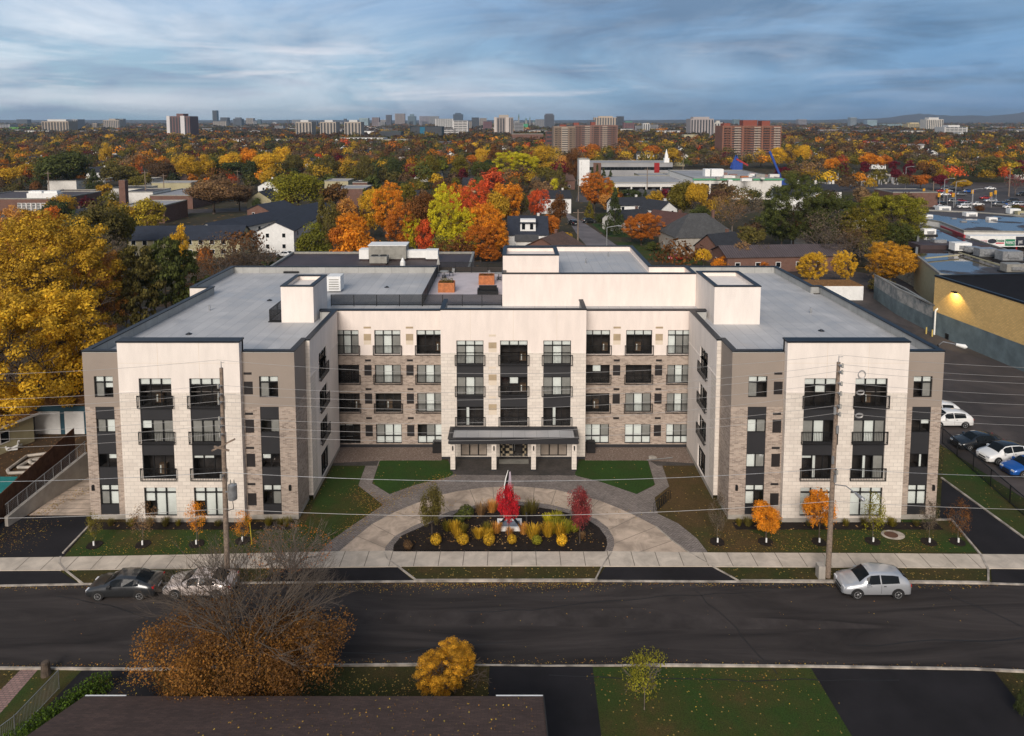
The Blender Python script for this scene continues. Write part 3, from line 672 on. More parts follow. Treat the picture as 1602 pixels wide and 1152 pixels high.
# entrance: two leaves between checkered side lights
m = MB(); F = FD
for x in (-1.25, -.80, -.02, .76, 1.25): F.slab(m, x, x + .08, .05, 2.6, -.14, -.06)
for z in (.05, 2.5): F.slab(m, -1.17, 1.25, z, z + .08, -.14, -.07)
door = m.build('entrance_door', M['black'], BL)
m = MB(); F.quad(m, -1.2, 1.3, .1, 2.55, -.10); m.build('pane', M['glass'], door)
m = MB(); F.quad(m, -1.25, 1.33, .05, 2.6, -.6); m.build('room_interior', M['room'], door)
m = MB()
for i in range(2):
    for j in range(9):
        if (i + j) % 2: continue
        for bx, w in ((-1.16, .17), (-.70, .34), (.86, .17)): F.slab(m, bx + i * w, bx + (i + 1) * w - .01, .15 + j * .265, .15 + (j + 1) * .265 - .01, -.2, -.18)
m.build('checkered_film', M['tan'], door)
m = MB(); m.tube((-.08, 64.98, .9), (-.08, 64.98, 1.5), .02); m.tube((.12, 64.98, .9), (.12, 64.98, 1.5), .02)
for x_ in (-.08, .12):
    for z_ in (.95, 1.45): m.tube((x_, 64.98, z_), (x_, 65.3, z_), .012)
m.build('door_handle', M['steel'], door)
m = MB(); m.box(-1.3, 64.2, .0, 1.4, 65.1, .012); m.build('door_mat', M['grille'], door)
# canopy on four piers
cp = MB(); cp.ring([(-5.72, 62.65), (5.76, 62.65), (5.76, 65.15), (-5.72, 65.15)], .28, 2.55, 3.02); cp.box(-5.44, 62.93, 2.60, 5.48, 64.87, 2.84)
cp.ring([(-5.72, 62.65), (5.76, 62.65), (5.76, 65.15), (-5.72, 65.15)], .18, 3.02, 3.09, out=.08); cp.ring([(-5.72, 62.65), (5.76, 62.65), (5.76, 65.15), (-5.72, 65.15)], .1, 2.62, 2.70, out=.05)
canopy = cp.build('canopy', M['panel'], BL)
m = MB(); m.box(-5.43, 62.94, 2.845, 5.47, 64.86, 2.86); m.build('canopy_roof', M['roofg'], canopy)
for x in (-5.38, -1.72, 1.80, 5.42):
    m = MB(); m.box(x - .21, 62.85, .12, x + .21, 63.27, 2.549); p_ = m.build('pier', M['stone'], BL)
    m = MB(); m.box(x - .22, 62.84, -.05, x + .22, 63.28, .12); m.build('pier_base', M['panel'], p_)
    m = MB(); m.box(x - .05, 62.74, 1.95, x + .05, 62.85, 2.3); m.box(x - .035, 62.76, 1.9, x + .035, 62.83, 1.95); m.build('wall_light', M['black'], p_)
for x in (-3.3, 3.4):
    pass

# --- roofs, parapets
LP = [(-33.05, 54.9), (-16.8, 54.9), (-16.8, 57.9), (-16.45, 57.9), (-16.45, 67.2)]
ZR = 12.70
def slabroof(pts, z, mat=None, name='roof'):
    m = MB(); m.prism(pts, z - .25, z); return m.build(name, mat or M['roofg'], BL)
slabroof([(-32.9, 55.05), (-17, 55.05), (-17, 67.9), (-9.12, 67.9), (-9.12, 87.95), (-34.0, 87.95), (-34.0, 76.7), (-32.2, 76.7)], ZR)
slabroof([(32.9, 55.05), (17, 55.05), (17, 67.9), (-9.1, 67.9), (-9.1, 87.95), (32.0, 87.95), (32.0, 76.7), (32.9, 76.7)], ZR)
# outer skins of the wings (sides and back)
LO = [(-9.1, 88.1), (-34.2, 88.1), (-34.3, 76.6), (-32.2, 76.6), (-33.05, 54.9)]
RO = [(33.05, 54.9), (33.0, 77.5), (32.1, 77.5), (31.95, 88.1), (-9.1, 88.1)]
def skin(pts, z0, z1, mat):
    m = MB()
    for a, b in zip(pts[:-1], pts[1:]): m.face([(*a, z0), (*b, z0), (*b, z1), (*a, z1)])
    return m.build('brick_wall' if mat == 'brick' else 'stucco_wall', M[mat], BL)
for pl in (LO, RO): skin(pl, -.1, 9.1, 'brick'); skin(pl, 9.1, 13.35, 'taupe')
m = MB(); m.face([(-34.3, 76.6, 11.0), (-32.2, 76.6, 11.0), (-32.2, 76.58, 13.35), (-34.3, 76.58, 13.35)]); m.build('stucco_wall', M['stucco'], BL)
# side windows of the outer walls
for sgn in (-1, 1):
    F = Fac('west' if sgn < 0 else 'east', -32.78 if sgn < 0 else 33.07)
    for yc in (59, 65, 71):
        for z in (9.6, 6.6, 3.6, .8):
            pass
def parapet(pts, z0, z1, name='parapet', th=.34, closed=False):
    m = MB(); m.ring(pts, th, z0, z1, closed); a = m.build(name, M['parin'], BL)
    m = MB(); m.ring(pts, th + .07, z1, z1 + .09, closed, out=.05); m.build('coping', M['coping'], a)
    return a
E_ = .0
PL = [(-9.1, 88.1), (-34.2, 88.1), (-34.3, 76.6), (-32.2, 76.6), (-33.05, 54.9), (-30.14, 54.9)]
PL = [(x + (.006 if x < -30 else 0), y - (.006 if y > 88 else 0) + (.006 if y < 55 else 0)) for x, y in PL]
parapet(PL, ZR, 13.42)
parapet([(-20.75, 54.906), (-16.806, 54.906), (-16.806, 57.906), (-16.456, 57.906), (-16.456, 67.1), (-17.9, 67.1)], ZR, 13.42)
PRt = [(30.14, 54.906), (33.044, 54.906), (32.994, 77.5), (32.094, 77.5), (31.944, 88.094), (-1.0, 88.094)]
parapet(PRt, ZR, 13.42)
parapet([(17.9, 67.1), (16.456, 67.1), (16.456, 57.906), (16.806, 57.906), (16.806, 54.906), (20.75, 54.906)], ZR, 13.42)
parapet([(-18.9, 67.61), (-6.67, 67.61)], ZR, 13.30, th=.4)
parapet([(6.69, 67.61), (19.0, 67.61)], ZR, 13.30, th=.4)
parapet([(-6.594, 68.9), (-6.594, 65.206), (6.614, 65.206), (6.614, 68.9)], ZR, 14.0, th=.30)
# towers on the roof (left stair box, penthouse, right stair box, small boxes)
def roofbox(name, pts, z0, z1, mat, rec=.35, th=.3, label=None):
    m = MB(); m.prism(pts, z0, z1 - rec); m.ring(pts, th, z1 - rec, z1); o = m.build(name, M[mat], BL)
    m = MB(); m.ring(pts, th + .08, z1, z1 + .09, out=.05); m.build('coping', M['coping'], o)
    q = pts; cx = sum(p[0] for p in q) / len(q); cy = sum(p[1] for p in q) / len(q)
    return o
zt = at(440, 447, 65.7)[2]
roofbox('stair_tower', [(-21.15, 65.7), (-18.2, 65.7), (-18.2, 70.6), (-21.15, 70.6)], ZR, zt - .1, 'stucco')
zp = at(786, 429, 71.7)[2]; zs_ = at(1116, 449, 65.1)[2]
pent = roofbox('penthouse', [(-1.08, 71.7), (18.12, 71.7), (18.12, 75.6), (14.4, 75.6), (14.4, 88.0), (-1.08, 88.0)], ZR, zp, 'stucco_warm', .55)
m = MB(); m.box(-.7, 72.1, zp - .55, 14.0, 87.6, zp - .535); m.build('roof', M['roofg'], pent)
roofbox('stair_tower', [(18.14, 65.1), (22.3, 65.1), (22.3, 71.8), (18.14, 71.8)], ZR, zs_, 'stucco')
zb = at(787, 398, 80)[2]
roofbox('lift_overrun', [(-1.05, 73.2), (4.6, 73.2), (4.6, 78), (-1.05, 78)], zp - .5, at(787, 400, 73.2)[2], 'stucco_warm')
m = MB(); m.tube((.9, 76, zb - 1), (.9, 76, zb - .3), .35, .3, 12); m.tube((.9, 76, zb - .3), (.9, 76, zb), .3, .1, 12); m.build('roof_vent', M['white'], BL)
# terrace
m = MB(); m.box(-9.0, 72.0, ZR, -1.1, 87.7, ZR + .03); m.build('terrace_floor', M['patio'], BL)
def guard(a, b, z=ZR, h=1.15, name='terrace_railing', step=2.1, solid=True):
    a = Vector((*a, z)); b = Vector((*b, z)); L = (b - a).length; n = max(1, round(L / step)); d = (b - a) / n; m = MB()
    for i in range(n + 1): p = a + d * i; m.bar(p, p + Vector((0, 0, h)), .06)
    m.bar(a + Vector((0, 0, h)), b + Vector((0, 0, h)), .06, .05); m.bar(a + Vector((0, 0, .12)), b + Vector((0, 0, .12)), .05, .05)
    k = 9
    for j in range(k): zz_ = .2 + j * (h - .3) / (k - 1); m.bar(a + Vector((0, 0, zz_)), b + Vector((0, 0, zz_)), .02, .075)
    o = m.build(name, M['black'], BL)
    m = MB()
    for i in range(n):
        p = a + d * (i + .02); m.bar(p + Vector((0, 0, .05)), a + d * (i + .98) + Vector((0, 0, .05)), .03)
    m.build('railing_trim', M['steel'], o); return o
guard((-18.1, 71.7), (-9.05, 71.7)); guard((-9.05, 71.9), (-9.05, 87.6)); guard((-9.0, 71.7), (-1.15, 71.7)); guard((-9.0, 87.9), (-1.1, 87.9), h=1.3)
guard((-22.3, 65.9), (-21.3, 65.9), step=1.2); guard((-22.3, 66.0), (-22.3, 70.2)); 
m = MB(); m.box(-22.4, 65.75, ZR + .002, -21.2, 66.2, ZR + .08); m.build('roof_kerb', M['black'], BL)

# roof drains, a vent stack and seams of dirt on the wings
for i, (x, y) in enumerate(((-28, 62), (-25, 74), (-22, 83), (27, 63), (25, 74), (24, 84), (-14, 80))):
    m = MB(); m.tube((x, y, ZR), (x, y, ZR + .06), .28, .24, 14); m.tube((x, y, ZR + .06), (x, y, ZR + .14), .13, .10, 10); m.build('roof_drain', M['coping'], BL)
for i, (x, y) in enumerate(((-29.5, 70), (-20.5, 78), (28.5, 69), (22.5, 80), (8, 80), (11, 84))):
    z = ZR if i < 4 else zp - .55; m = MB(); m.tube((x, y, z), (x, y, z + .55), .09, .09, 10); m.build('vent_stack', M['steel'], BL)

for jx in (-3.9, 0, 3.95): m = MB(); FD.slab(m, jx - .012, jx + .012, 11.2, 13.98, 0, .004); m.build('control_joint', M['tanpanel'], BL)
# sealed cracks in the street
m = MB(); rk = random.Random(17); M['seal'] = plain('crack_sealant', (.010, .010, .011), .6)
for x0_, y0_, dx, dy, n in ((-30, 45.5, 1.2, -.35, 12), (-3, 44, 1.3, .05, 16), (12, 46.3, .35, -.8, 10), (20, 41, 1.2, .1, 12), (27.5, 47, .8, -.75, 8), (-12, 40, 1.1, .12, 10), (2, 38.6, 1.4, -.03, 14)):
    q = Vector((x0_, y0_)); w = .03
    for i in range(n):
        r_ = q + Vector((dx + rk.uniform(-.3, .3), dy + rk.uniform(-.22, .22))); d = (r_ - q).normalized(); e = Vector((-d.y, d.x)) * w; z = -.0045
        m.face([(*(q - e), z), (*(r_ - e), z), (*(r_ + e), z), (*(q + e), z)]); q = r_
tag(m.build('road_cracks', M['seal']), kind='structure')
# ================================================================= tree library
import numpy as np
def leafmat(name, instanced=True, translucent=.25):
    m, nt, b = newmat(name); b.inputs['Roughness'].default_value = .75; b.inputs['Specular IOR Level'].default_value = .25
    at_ = nd(nt, 'ShaderNodeAttribute'); at_.attribute_name = 'lr'
    if instanced:
        oi = nd(nt, 'ShaderNodeObjectInfo'); base = oi.outputs['Color']
    else:
        a2 = nd(nt, 'ShaderNodeAttribute'); a2.attribute_name = 'tint'; base = a2.outputs['Color']
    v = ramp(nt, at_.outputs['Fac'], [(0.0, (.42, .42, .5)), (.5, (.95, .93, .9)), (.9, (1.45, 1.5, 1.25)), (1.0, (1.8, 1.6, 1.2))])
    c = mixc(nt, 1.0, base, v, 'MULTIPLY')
    nt.links.new(c, b.inputs['Base Color'])
    tr = nd(nt, 'ShaderNodeBsdfTranslucent'); nt.links.new(c, tr.inputs[0])
    mx = nd(nt, 'ShaderNodeMixShader'); mx.inputs[0].default_value = translucent
    o = nt.nodes['Material Output']; nt.links.new(b.outputs[0], mx.inputs[1]); nt.links.new(tr.outputs[0], mx.inputs[2]); nt.links.new(mx.outputs[0], o.inputs[0])
    return m
M['leaf'] = leafmat('autumn_leaves'); M['leafm'] = leafmat('woodland_leaves', False)
rng = np.random.default_rng(11)
def leaves(cent, nrm, size, rs):
    """kite-shaped leaf faces at cent, facing nrm"""
    n = len(cent); r = rs.normal(size=(n, 3)); a = np.cross(nrm, r); a /= np.linalg.norm(a, axis=1)[:, None] + 1e-9; b = np.cross(nrm, a)
    s = size * rs.uniform(.6, 1.35, n)[:, None]; k = rs.uniform(.45, .8, n)[:, None]; bend = nrm * s * rs.uniform(-.3, .3, n)[:, None]
    v = np.empty((n, 4, 3)); v[:, 0] = cent - a * s; v[:, 1] = cent - b * s * k + bend; v[:, 2] = cent + a * s; v[:, 3] = cent + b * s * k + bend
    return v.reshape(-1, 3)
def quadmesh(name, v, mat, lr=None, tint=None):
    n = len(v) // 4; me = D.meshes.new(name); me.vertices.add(len(v)); me.vertices.foreach_set('co', v.astype(np.float32).ravel())
    me.loops.add(len(v)); me.loops.foreach_set('vertex_index', np.arange(len(v), dtype=np.int32))
    me.polygons.add(n); me.polygons.foreach_set('loop_start', np.arange(0, len(v), 4, dtype=np.int32))
    me.update(calc_edges=True)
    a = me.attributes.new('lr', 'FLOAT', 'FACE'); a.data.foreach_set('value', (lr if lr is not None else rng.random(n)).astype(np.float32))
    if tint is not None:
        c = np.ones((n, 4), np.float32); c[:, :3] = tint; a = me.attributes.new('tint', 'FLOAT_COLOR', 'FACE'); a.data.foreach_set('color', c.ravel())
    me.materials.append(mat); return me
def unit(rs, n): d = rs.normal(size=(n, 3)); return d / np.linalg.norm(d, axis=1)[:, None]
def clumps(shape, n, rs):
    """clump centres and radii within a crown one unit tall and one unit wide"""
    C = []; Rr = []; LB = unit(rs, 7); LA = rs.uniform(-.48, .30, 7)
    while len(C) < n:
        d = unit(rs, 1)[0]; q = rs.uniform(.3, 1) ** .5 * (1.02 + sum(a * max(0, float(d @ b)) ** 3 for a, b in zip(LA, LB)))
        if shape == 'round': c = np.array([d[0] * .37 * q, d[1] * .37 * q, .60 + d[2] * .29 * q]); r = .135
        elif shape == 'oval':
            c = np.array([d[0] * .38 * q, d[1] * .38 * q, .55 + d[2] * .36 * q]); r = .14
            if c[2] > .78: c[:2] *= .8
        elif shape == 'spread':
            c = np.array([d[0] * .40 * q, d[1] * .40 * q, .62 + abs(d[2]) * .27 * q - .12 * (d[2] < 0) * rs.random()]); r = .115
        elif shape == 'cone':
            z = rs.uniform(.08, .97) ** 1.15; rad = (1 - z) * .46 * q + .01; t = rs.uniform(0, 6.283); c = np.array([math.cos(t) * rad, math.sin(t) * rad, z]); r = .05 + .05 * (1 - z)
        elif shape == 'pine':
            z = rs.uniform(.28, .96); rad = (.5 - abs(z - .55) * .55) * q; t = rs.uniform(0, 6.283); c = np.array([math.cos(t) * rad * .9, math.sin(t) * rad * .9, z]); r = .085
        elif shape == 'willow': c = np.array([d[0] * .38 * q, d[1] * .38 * q, .66 + abs(d[2]) * .24 * q]); r = .12
        elif shape == 'airy': c = np.array([d[0] * .44 * q, d[1] * .44 * q, .56 + d[2] * .40 * q]); r = .056
        elif shape == 'bush': c = np.array([d[0] * .36 * q, d[1] * .36 * q, .48 + d[2] * .34 * q]); r = .15
        C.append(c); Rr.append(r * rs.uniform(.7, 1.3))
    return np.array(C), np.array(Rr)
def crown_mesh(name, shape, nclump, nleaf, leaf, seed, drop=.0):
    rs = np.random.default_rng(seed); C, Rr = clumps(shape, nclump, rs)
    if drop: keep = rs.random(len(C)) > drop; C, Rr = C[keep], Rr[keep]
    idx = rs.integers(0, len(C), nleaf); d = unit(rs, nleaf); d[:, 2] = np.where(rs.random(nleaf) < .35, np.abs(d[:, 2]), d[:, 2])
    rad = Rr[idx] * rs.uniform(.25, 1.05, nleaf) ** .6
    flat = np.array([1, 1, .42 if shape == 'pine' else .75])
    p = C[idx] + d * rad[:, None] * flat
    if shape == 'willow':
        st = rs.random(nleaf) < .6; p[:, 2] -= np.where(st, rs.random(nleaf) * .5 * np.hypot(p[:, 0], p[:, 1]) / .4, 0)
    nrm = d + unit(rs, nleaf) * .8; nrm[:, 2] += .35; nrm /= np.linalg.norm(nrm, axis=1)[:, None]
    clr = rs.random(len(C)) * .34
    lr = np.clip(clr[idx] * 1.25 + .27 + rs.normal(0, .17, nleaf), 0, 1)
    p[:, 2] = np.maximum(p[:, 2], .03)
    return quadmesh(name, leaves(p, nrm, leaf, rs), M['leaf'], lr)
def limb(m, p, d, L, r, depth, rs, twig=.002, spread=.55):
    q = p + d * L; m.tube(p, q, r, r * .62, 5 if r > .006 else 3, False)
    if depth == 0: return
    for _ in range(3 if depth > 1 else 3):
        nd_ = (d + Vector(rs.normal(size=3)) * spread); nd_.z = nd_.z * .7 + .18; nd_.normalize()
        limb(m, q - d * L * rs.uniform(0, .35), nd_, L * rs.uniform(.55, .8), max(twig, r * .58), depth - 1, rs, twig, spread)
def trunk_mesh(name, seed, r=.022, h=.42, depth=2, mat='bark', lean=.0, tall=False, L=.2, twig=.0025, spread=.55):
    rs = np.random.default_rng(seed); m = MB()
    top = Vector((lean, 0, .9 if tall else h)); m.tube((0, 0, -.02), (0, 0, .04), r * 1.5, r * 1.1, 8); m.tube((0, 0, .04), top, r * 1.1, r * (.25 if tall else .7), 8)
    for i in range(6):
        a = i * 1.05 + rs.random(); z = h * rs.uniform(.75, 1.0) if not tall else rs.uniform(.3, .8)
        d = Vector((math.cos(a) * .8, math.sin(a) * .8, rs.uniform(.45, 1.1) if not tall else .15)).normalized()
        limb(m, Vector((lean * z / max(h, .1), 0, z)), d, L if not tall else .22 * (1 - z) + .05, r * (.5 if not tall else .2), depth, rs, twig, spread)
    if not tall: limb(m, top, Vector((0, 0, 1)), L, r * .6, depth, rs, twig, spread)
    return m.mesh(name, M[mat], smooth=True)
PR = {}
def proto(kind, lod):
    """(trunk mesh, crown mesh) one unit tall, one unit wide"""
    key = (kind, lod)
    if key in PR: return PR[key]
    sh, var = kind[:-1] if kind[-1].isdigit() else kind, int(kind[-1]) if kind[-1].isdigit() else 0
    N = {'hero': (130, 42000, .0105), 'near': (70, 14000, .016), 'mid': (48, 5200, .024), 'far': (34, 1500, .043), 'vfar': (22, 520, .07)}[lod]
    nc, nl, ls = N; sd = hash_(sh) + var * 17
    if sh == 'bare': tm = trunk_mesh('trunk', sd, .016, .25, 4 if lod in ('hero', 'near', 'mid') else 3, 'barkgrey', L=.22, twig=.0016 if lod in ('hero', 'near') else .003); cm = crown_mesh('crown', 'round', nc, nl // 9, ls * .8, sd)
    elif sh in ('cone', 'pine'): tm = trunk_mesh('trunk', sd, .016, .4, 1, tall=True); cm = crown_mesh('crown', sh, nc * 2, nl, ls * .9, sd)
    elif sh == 'thin': tm = trunk_mesh('trunk', sd, .009, .30, 3, 'barkgrey', L=.2, twig=.002); cm = crown_mesh('crown', 'oval', nc, nl // 9, ls * 1.0, sd, .35)
    elif sh == 'airy': tm = trunk_mesh('trunk', sd, .018, .26, 4, L=.24, twig=.0028, spread=.6); cm = crown_mesh('crown', 'airy', 280, int(nl * 1.1), ls * .76, sd)
    elif sh == 'sparse': tm = trunk_mesh('trunk', sd, .018, .35, 3, L=.2); cm = crown_mesh('crown', 'round', nc, nl // 2, ls, sd, .2)
    else: tm = trunk_mesh('trunk', sd, .020, .38, 2 if lod in ('far', 'vfar') else 3); cm = crown_mesh('crown', {'oval': 'oval', 'round': 'round', 'spread': 'spread', 'willow': 'willow', 'bush': 'bush'}[sh], nc, nl, ls, sd)
    PR[key] = (tm, cm); return PR[key]
def hash_(s): return sum(ord(c) * (i + 3) for i, c in enumerate(s)) % 997
def tree(kind, x, y, h, w, color, label, lod='mid', name='tree', group=None, z=0.0, cat='tree', rz=None):
    tm, cm = proto(kind, lod)
    r = empty(name, (x, y, z), rz if rz is not None else random.uniform(0, 6.28), label, cat, group); r.scale = (w, w, h)
    t = link('trunk', tm, r); c = link('crown', cm, r); c.color = (*color, 1); return r
# leaf colours (albedo)
K = dict(yellow=(.74, .45, .032), gold=(.54, .33, .028), orange=(.78, .30, .022), dorange=(.56, .18, .022), rust=(.19, .080, .024), red=(.72, .125, .035), crimson=(.60, .022, .036),
         maroon=(.16, .012, .026), plum=(.27, .045, .05), brown=(.15, .088, .045), tan=(.28, .165, .080), olive=(.15, .125, .032), dgreen=(.062, .078, .024), green=(.095, .110, .026),
         lime=(.64, .56, .026), ygreen=(.26, .24, .022), grey=(.15, .115, .08), ogreen=(.19, .155, .020), pale=(.60, .29, .07))
K['amber'] = (.66, .34, .028); K['sun'] = (.64, .39, .030)
CN = dict(amber='amber', sun='golden yellow', yellow='bright yellow', gold='golden', orange='orange', dorange='deep orange', rust='rust brown', red='red orange', crimson='bright red', maroon='dark maroon', plum='purple red', brown='brown', tan='tan brown',
          olive='olive', dgreen='dark green', green='green', lime='lime yellow', ygreen='yellow green', grey='grey brown', ogreen='olive green', pale='pale orange')
# ================================================================= vehicles
def paint(name, c, metal=.3, rough=.3): return plain(name, c, rough, metal, var=.05, scale=.5, coat=.8)
M['silver'] = paint('silver_paint', (.52, .54, .57), .5, .32); M['gunmetal'] = paint('gunmetal_paint', (.055, .058, .062), .6, .3); M['carwhite'] = paint('white_car_paint', (.78, .78, .77), 0, .35)
M['carpink'] = paint('beige_car_paint', (.58, .50, .46), .3, .35); M['carblack'] = paint('black_car_paint', (.015, .017, .02), .2, .25); M['carblue'] = paint('blue_car_paint', (.010, .10, .40), .3, .25)
M['carred'] = paint('red_car_paint', (.35, .02, .02), .2, .3); M['cargrey'] = paint('grey_car_paint', (.20, .21, .22), .4, .3)
M['autoglass'] = plain('tinted_car_glass', (.010, .013, .016), .10, 0, var=.1, spec=.12); M['lamp'] = plain('headlight_lens', (.75, .77, .80), .15, .2, var=.05); M['tail'] = plain('red_taillight', (.40, .012, .012), .2, var=.05)
M['rim'] = plain('alloy_rim', (.55, .55, .56), .3, .8, var=.1); M['trim'] = plain('black_plastic_trim', (.018, .018, .019), .6, var=.1)
SUV = dict(L=4.4, st=[(-2.20, .80, .84, .62, .74), (-2.16, 1.00, 1.06, .66, .84), (-2.0, 1.12, 1.30, .62, .88), (-1.70, 1.10, 1.49, .62, .90), (-1.0, 1.06, 1.62, .63, .91), (-.1, 1.02, 1.66, .63, .91), (.42, .99, 1.60, .61, .91), (.78, .99, 1.36, .64, .91), (1.15, .98, 1.08, .70, .90), (1.6, .93, 1.00, .62, .88), (1.98, .84, .90, .55, .83), (2.14, .70, .75, .50, .76), (2.20, .52, .56, .45, .70)], side=(2, 7), ws=(6, 8), rw=(1, 3), wx=(-1.30, 1.34), wr=.35, low=.24)
SEDAN = dict(L=4.5, st=[(-2.25, .78, .82, .60, .72), (-2.20, .92, .97, .64, .82), (-1.78, .97, 1.03, .66, .86), (-1.35, .97, 1.22, .60, .88), (-.90, .95, 1.38, .58, .88), (-.2, .93, 1.43, .58, .88), (.32, .92, 1.40, .57, .88), (.72, .91, 1.20, .60, .88), (1.10, .90, .98, .68, .87), (1.6, .84, .90, .60, .86), (2.0, .74, .79, .55, .81), (2.18, .62, .66, .50, .74), (2.25, .46, .50, .44, .68)], side=(3, 7), ws=(6, 8), rw=(2, 4), wx=(-1.32, 1.36), wr=.325, low=.20)
_cars = {}
def car(spec, key, body, label, x, y, rz, z=0.0, cat='car', group=None, roof=None, name='parked_car', scale=1.0):
    ck = (key, body, roof)
    if ck in _cars:
        r = copy_tree(_cars[ck]); r.location = (x, y, z); r.rotation_euler.z = rz; tag(r, label, cat, group)
        r.scale = (scale,) * 3; return r
    r = empty(name, (0, 0, 0), 0, label, cat, group)
    st = spec['st']; lo = spec['low']
    def sec(s, side):
        X_, zb, zt, wt, wb = s; pk = side
        return [Vector((X_, 0, zt)), Vector((X_, pk * wt * .6, zt - .012)), Vector((X_, pk * wt, zt - .055)), Vector((X_, pk * wb, zb)), Vector((X_, pk * (wb + .015), zb * .55 + lo * .45)), Vector((X_, pk * (wb - .01), lo + .1)), Vector((X_, pk * (wb - .07), lo)), Vector((X_, 0, lo))]
    m = MB()
    for side in (-1, 1):
        S = [sec(s, side) for s in st]
        for i in range(len(S) - 1):
            for j in range(7):
                q = [S[i][j], S[i + 1][j], S[i + 1][j + 1], S[i][j + 1]]
                m.cm = 1 if (roof and j < 2 and spec['side'][0] <= i < spec['side'][1]) or j >= 5 else 0
                if roof is None and j < 5: m.cm = 0
                m.face(q if side < 0 else q[::-1])
        for k, ii in ((0, 0), (1, -1)):
            f = S[ii]; m.cm = 0; m.face(f if (side < 0) == (k == 0) else f[::-1])
    b = m.build('body', [M[body], M[roof] if roof else M['trim']], r, weld=True)
    b.data.polygons.foreach_set('use_smooth', [True] * len(b.data.polygons))
    def bil(a, b_, c, d, u, v): return (a * (1 - u) + b_ * u) * (1 - v) + (d * (1 - u) + c * u) * v
    def off(p, side, k=.03): return p + Vector((0, side * k, k * .5))
    for side in (-1, 1):                                   # side windows, front and rear door
        i0, i1 = spec['side']; xs_ = [st[i][0] for i in range(i0, i1 + 1)]
        def edge(xq, row):
            for a, c in zip(st[i0:i1 + 1][:-1], st[i0:i1 + 1][1:]):
                if a[0] <= xq <= c[0]:
                    t = (xq - a[0]) / (c[0] - a[0]); sa, sc = sec(a, side), sec(c, side); return sa[row].lerp(sc[row], t)
        xa, xb = xs_[0] + (.62 if spec is SUV else .12), xs_[-1] - .10; mid = (xa * .42 + xb * .58)
        for u0, u1 in ((xa, mid - .04), (mid + .04, xb)):
            g = MB(); cuts = sorted({u0, u1, *[x_ for x_ in xs_ if u0 < x_ < u1]})
            for p, q in zip(cuts[:-1], cuts[1:]):
                f = [off(edge(p, 3).lerp(edge(p, 2), .06), side), off(edge(q, 3).lerp(edge(q, 2), .06), side), off(edge(q, 3).lerp(edge(q, 2), .88), side), off(edge(p, 3).lerp(edge(p, 2), .88), side)]
                g.face(f if side < 0 else f[::-1])
            g.build('side_window', M['autoglass'], r)
        dm = MB(); dm.box(mid - .02, side * (st[5][4] + .016), lo + .2, mid - .008, side * (st[5][4] + .022), st[5][1] - .02); dm.box(mid - .32, side * (st[5][4] + .010), st[5][1] - .12, mid - .16, side * (st[5][4] + .035), st[5][1] - .08); dm.box(mid + .62, side * (st[5][4] + .010), st[5][1] - .12, mid + .78, side * (st[5][4] + .035), st[5][1] - .08)
        dm.build('door_handle', M['trim'], r)
        mm = MB(); mm.box(xb - .12, side * (st[6][4] + .02), st[6][1] - .02, xb + .08, side * (st[6][4] + .2), st[6][1] + .12); mm.build('wing_mirror', M[body], r)
    for (i0, i1), nm in ((spec['ws'], 'windscreen'), (spec['rw'], 'rear_window')):
        g = MB(); fr = nm == 'windscreen'
        for i in range(i0, i1):
            n = Vector((st[i1][0] - st[i0][0], 0, 0)); nz = Vector((abs(st[i1][2] - st[i0][2]), 0, abs(st[i1][0] - st[i0][0]))) if fr else Vector((-abs(st[i1][2] - st[i0][2]), 0, abs(st[i1][0] - st[i0][0])))
            nz = nz.normalized() * .014
            a, c = sec(st[i], 1), sec(st[i + 1], 1); ta, tb = (.12 if i == i0 else 0), (.9 if i == i1 - 1 else 1)
            L = [a[j].lerp(c[j], ta) + nz for j in range(3)]; Q = [a[j].lerp(c[j], tb) + nz for j in range(3)]
            for s2 in (-1, 1):
                for j in range(2):
                    f = [L[j], Q[j], Q[j + 1], L[j + 1]]; f = [Vector((p.x, p.y * s2 * .95, p.z)) for p in f]; g.face(f if s2 < 0 else f[::-1])
        g.build(nm, M['autoglass'], r)
    W2 = spec['st'][5][4]
    for wxx in spec['wx']:
        for side in (-1, 1):
            yo = side * (W2 + .03); yi = side * (W2 - .2); R_ = spec['wr']
            w = MB(); w.tube((wxx, yi, R_), (wxx, yo, R_), R_, R_, 20); o = w.build('wheel', M['rubber'], r)
            a = MB()
            for k in range(14):                      # dark arch over the tyre
                t0, t1 = math.pi * (k / 14) * 1.1 - .16, math.pi * ((k + 1) / 14) * 1.1 - .16
                p = [(wxx + math.cos(t) * q, side * (W2 + .018), R_ + math.sin(t) * q) for t, q in ((t0, R_ * .9), (t1, R_ * .9), (t1, R_ + .075), (t0, R_ + .075))]; a.face(p if side < 0 else p[::-1])
            a.build('wheel_arch', M['trim'], r)
            q = MB(); q.tube((wxx, side * (W2 - .0), R_), (wxx, side * (W2 + .036), R_), R_ * .18, R_ * .16, 10)
            for k in range(5):
                t = k * 1.2566; q.bar((wxx, side * (W2 + .034), R_), (wxx + math.cos(t) * R_ * .62, side * (W2 + .034), R_ + math.sin(t) * R_ * .62), .07, .012)
            q.ring([(wxx + math.cos(t * .4488) * .001, 0) for t in range(0)], .1, 0, 0) if False else None
            n = 18
            for k in range(n):
                t0, t1 = 6.2832 * k / n, 6.2832 * (k + 1) / n
                p = [(wxx + math.cos(t) * u, side * (W2 + .037), R_ + math.sin(t) * u) for t, u in ((t0, R_ * .56), (t1, R_ * .56), (t1, R_ * .68), (t0, R_ * .68))]; q.face(p if side < 0 else p[::-1])
            q.build('rim', M['rim'], o)
    f = st[-2]; g = st[1]
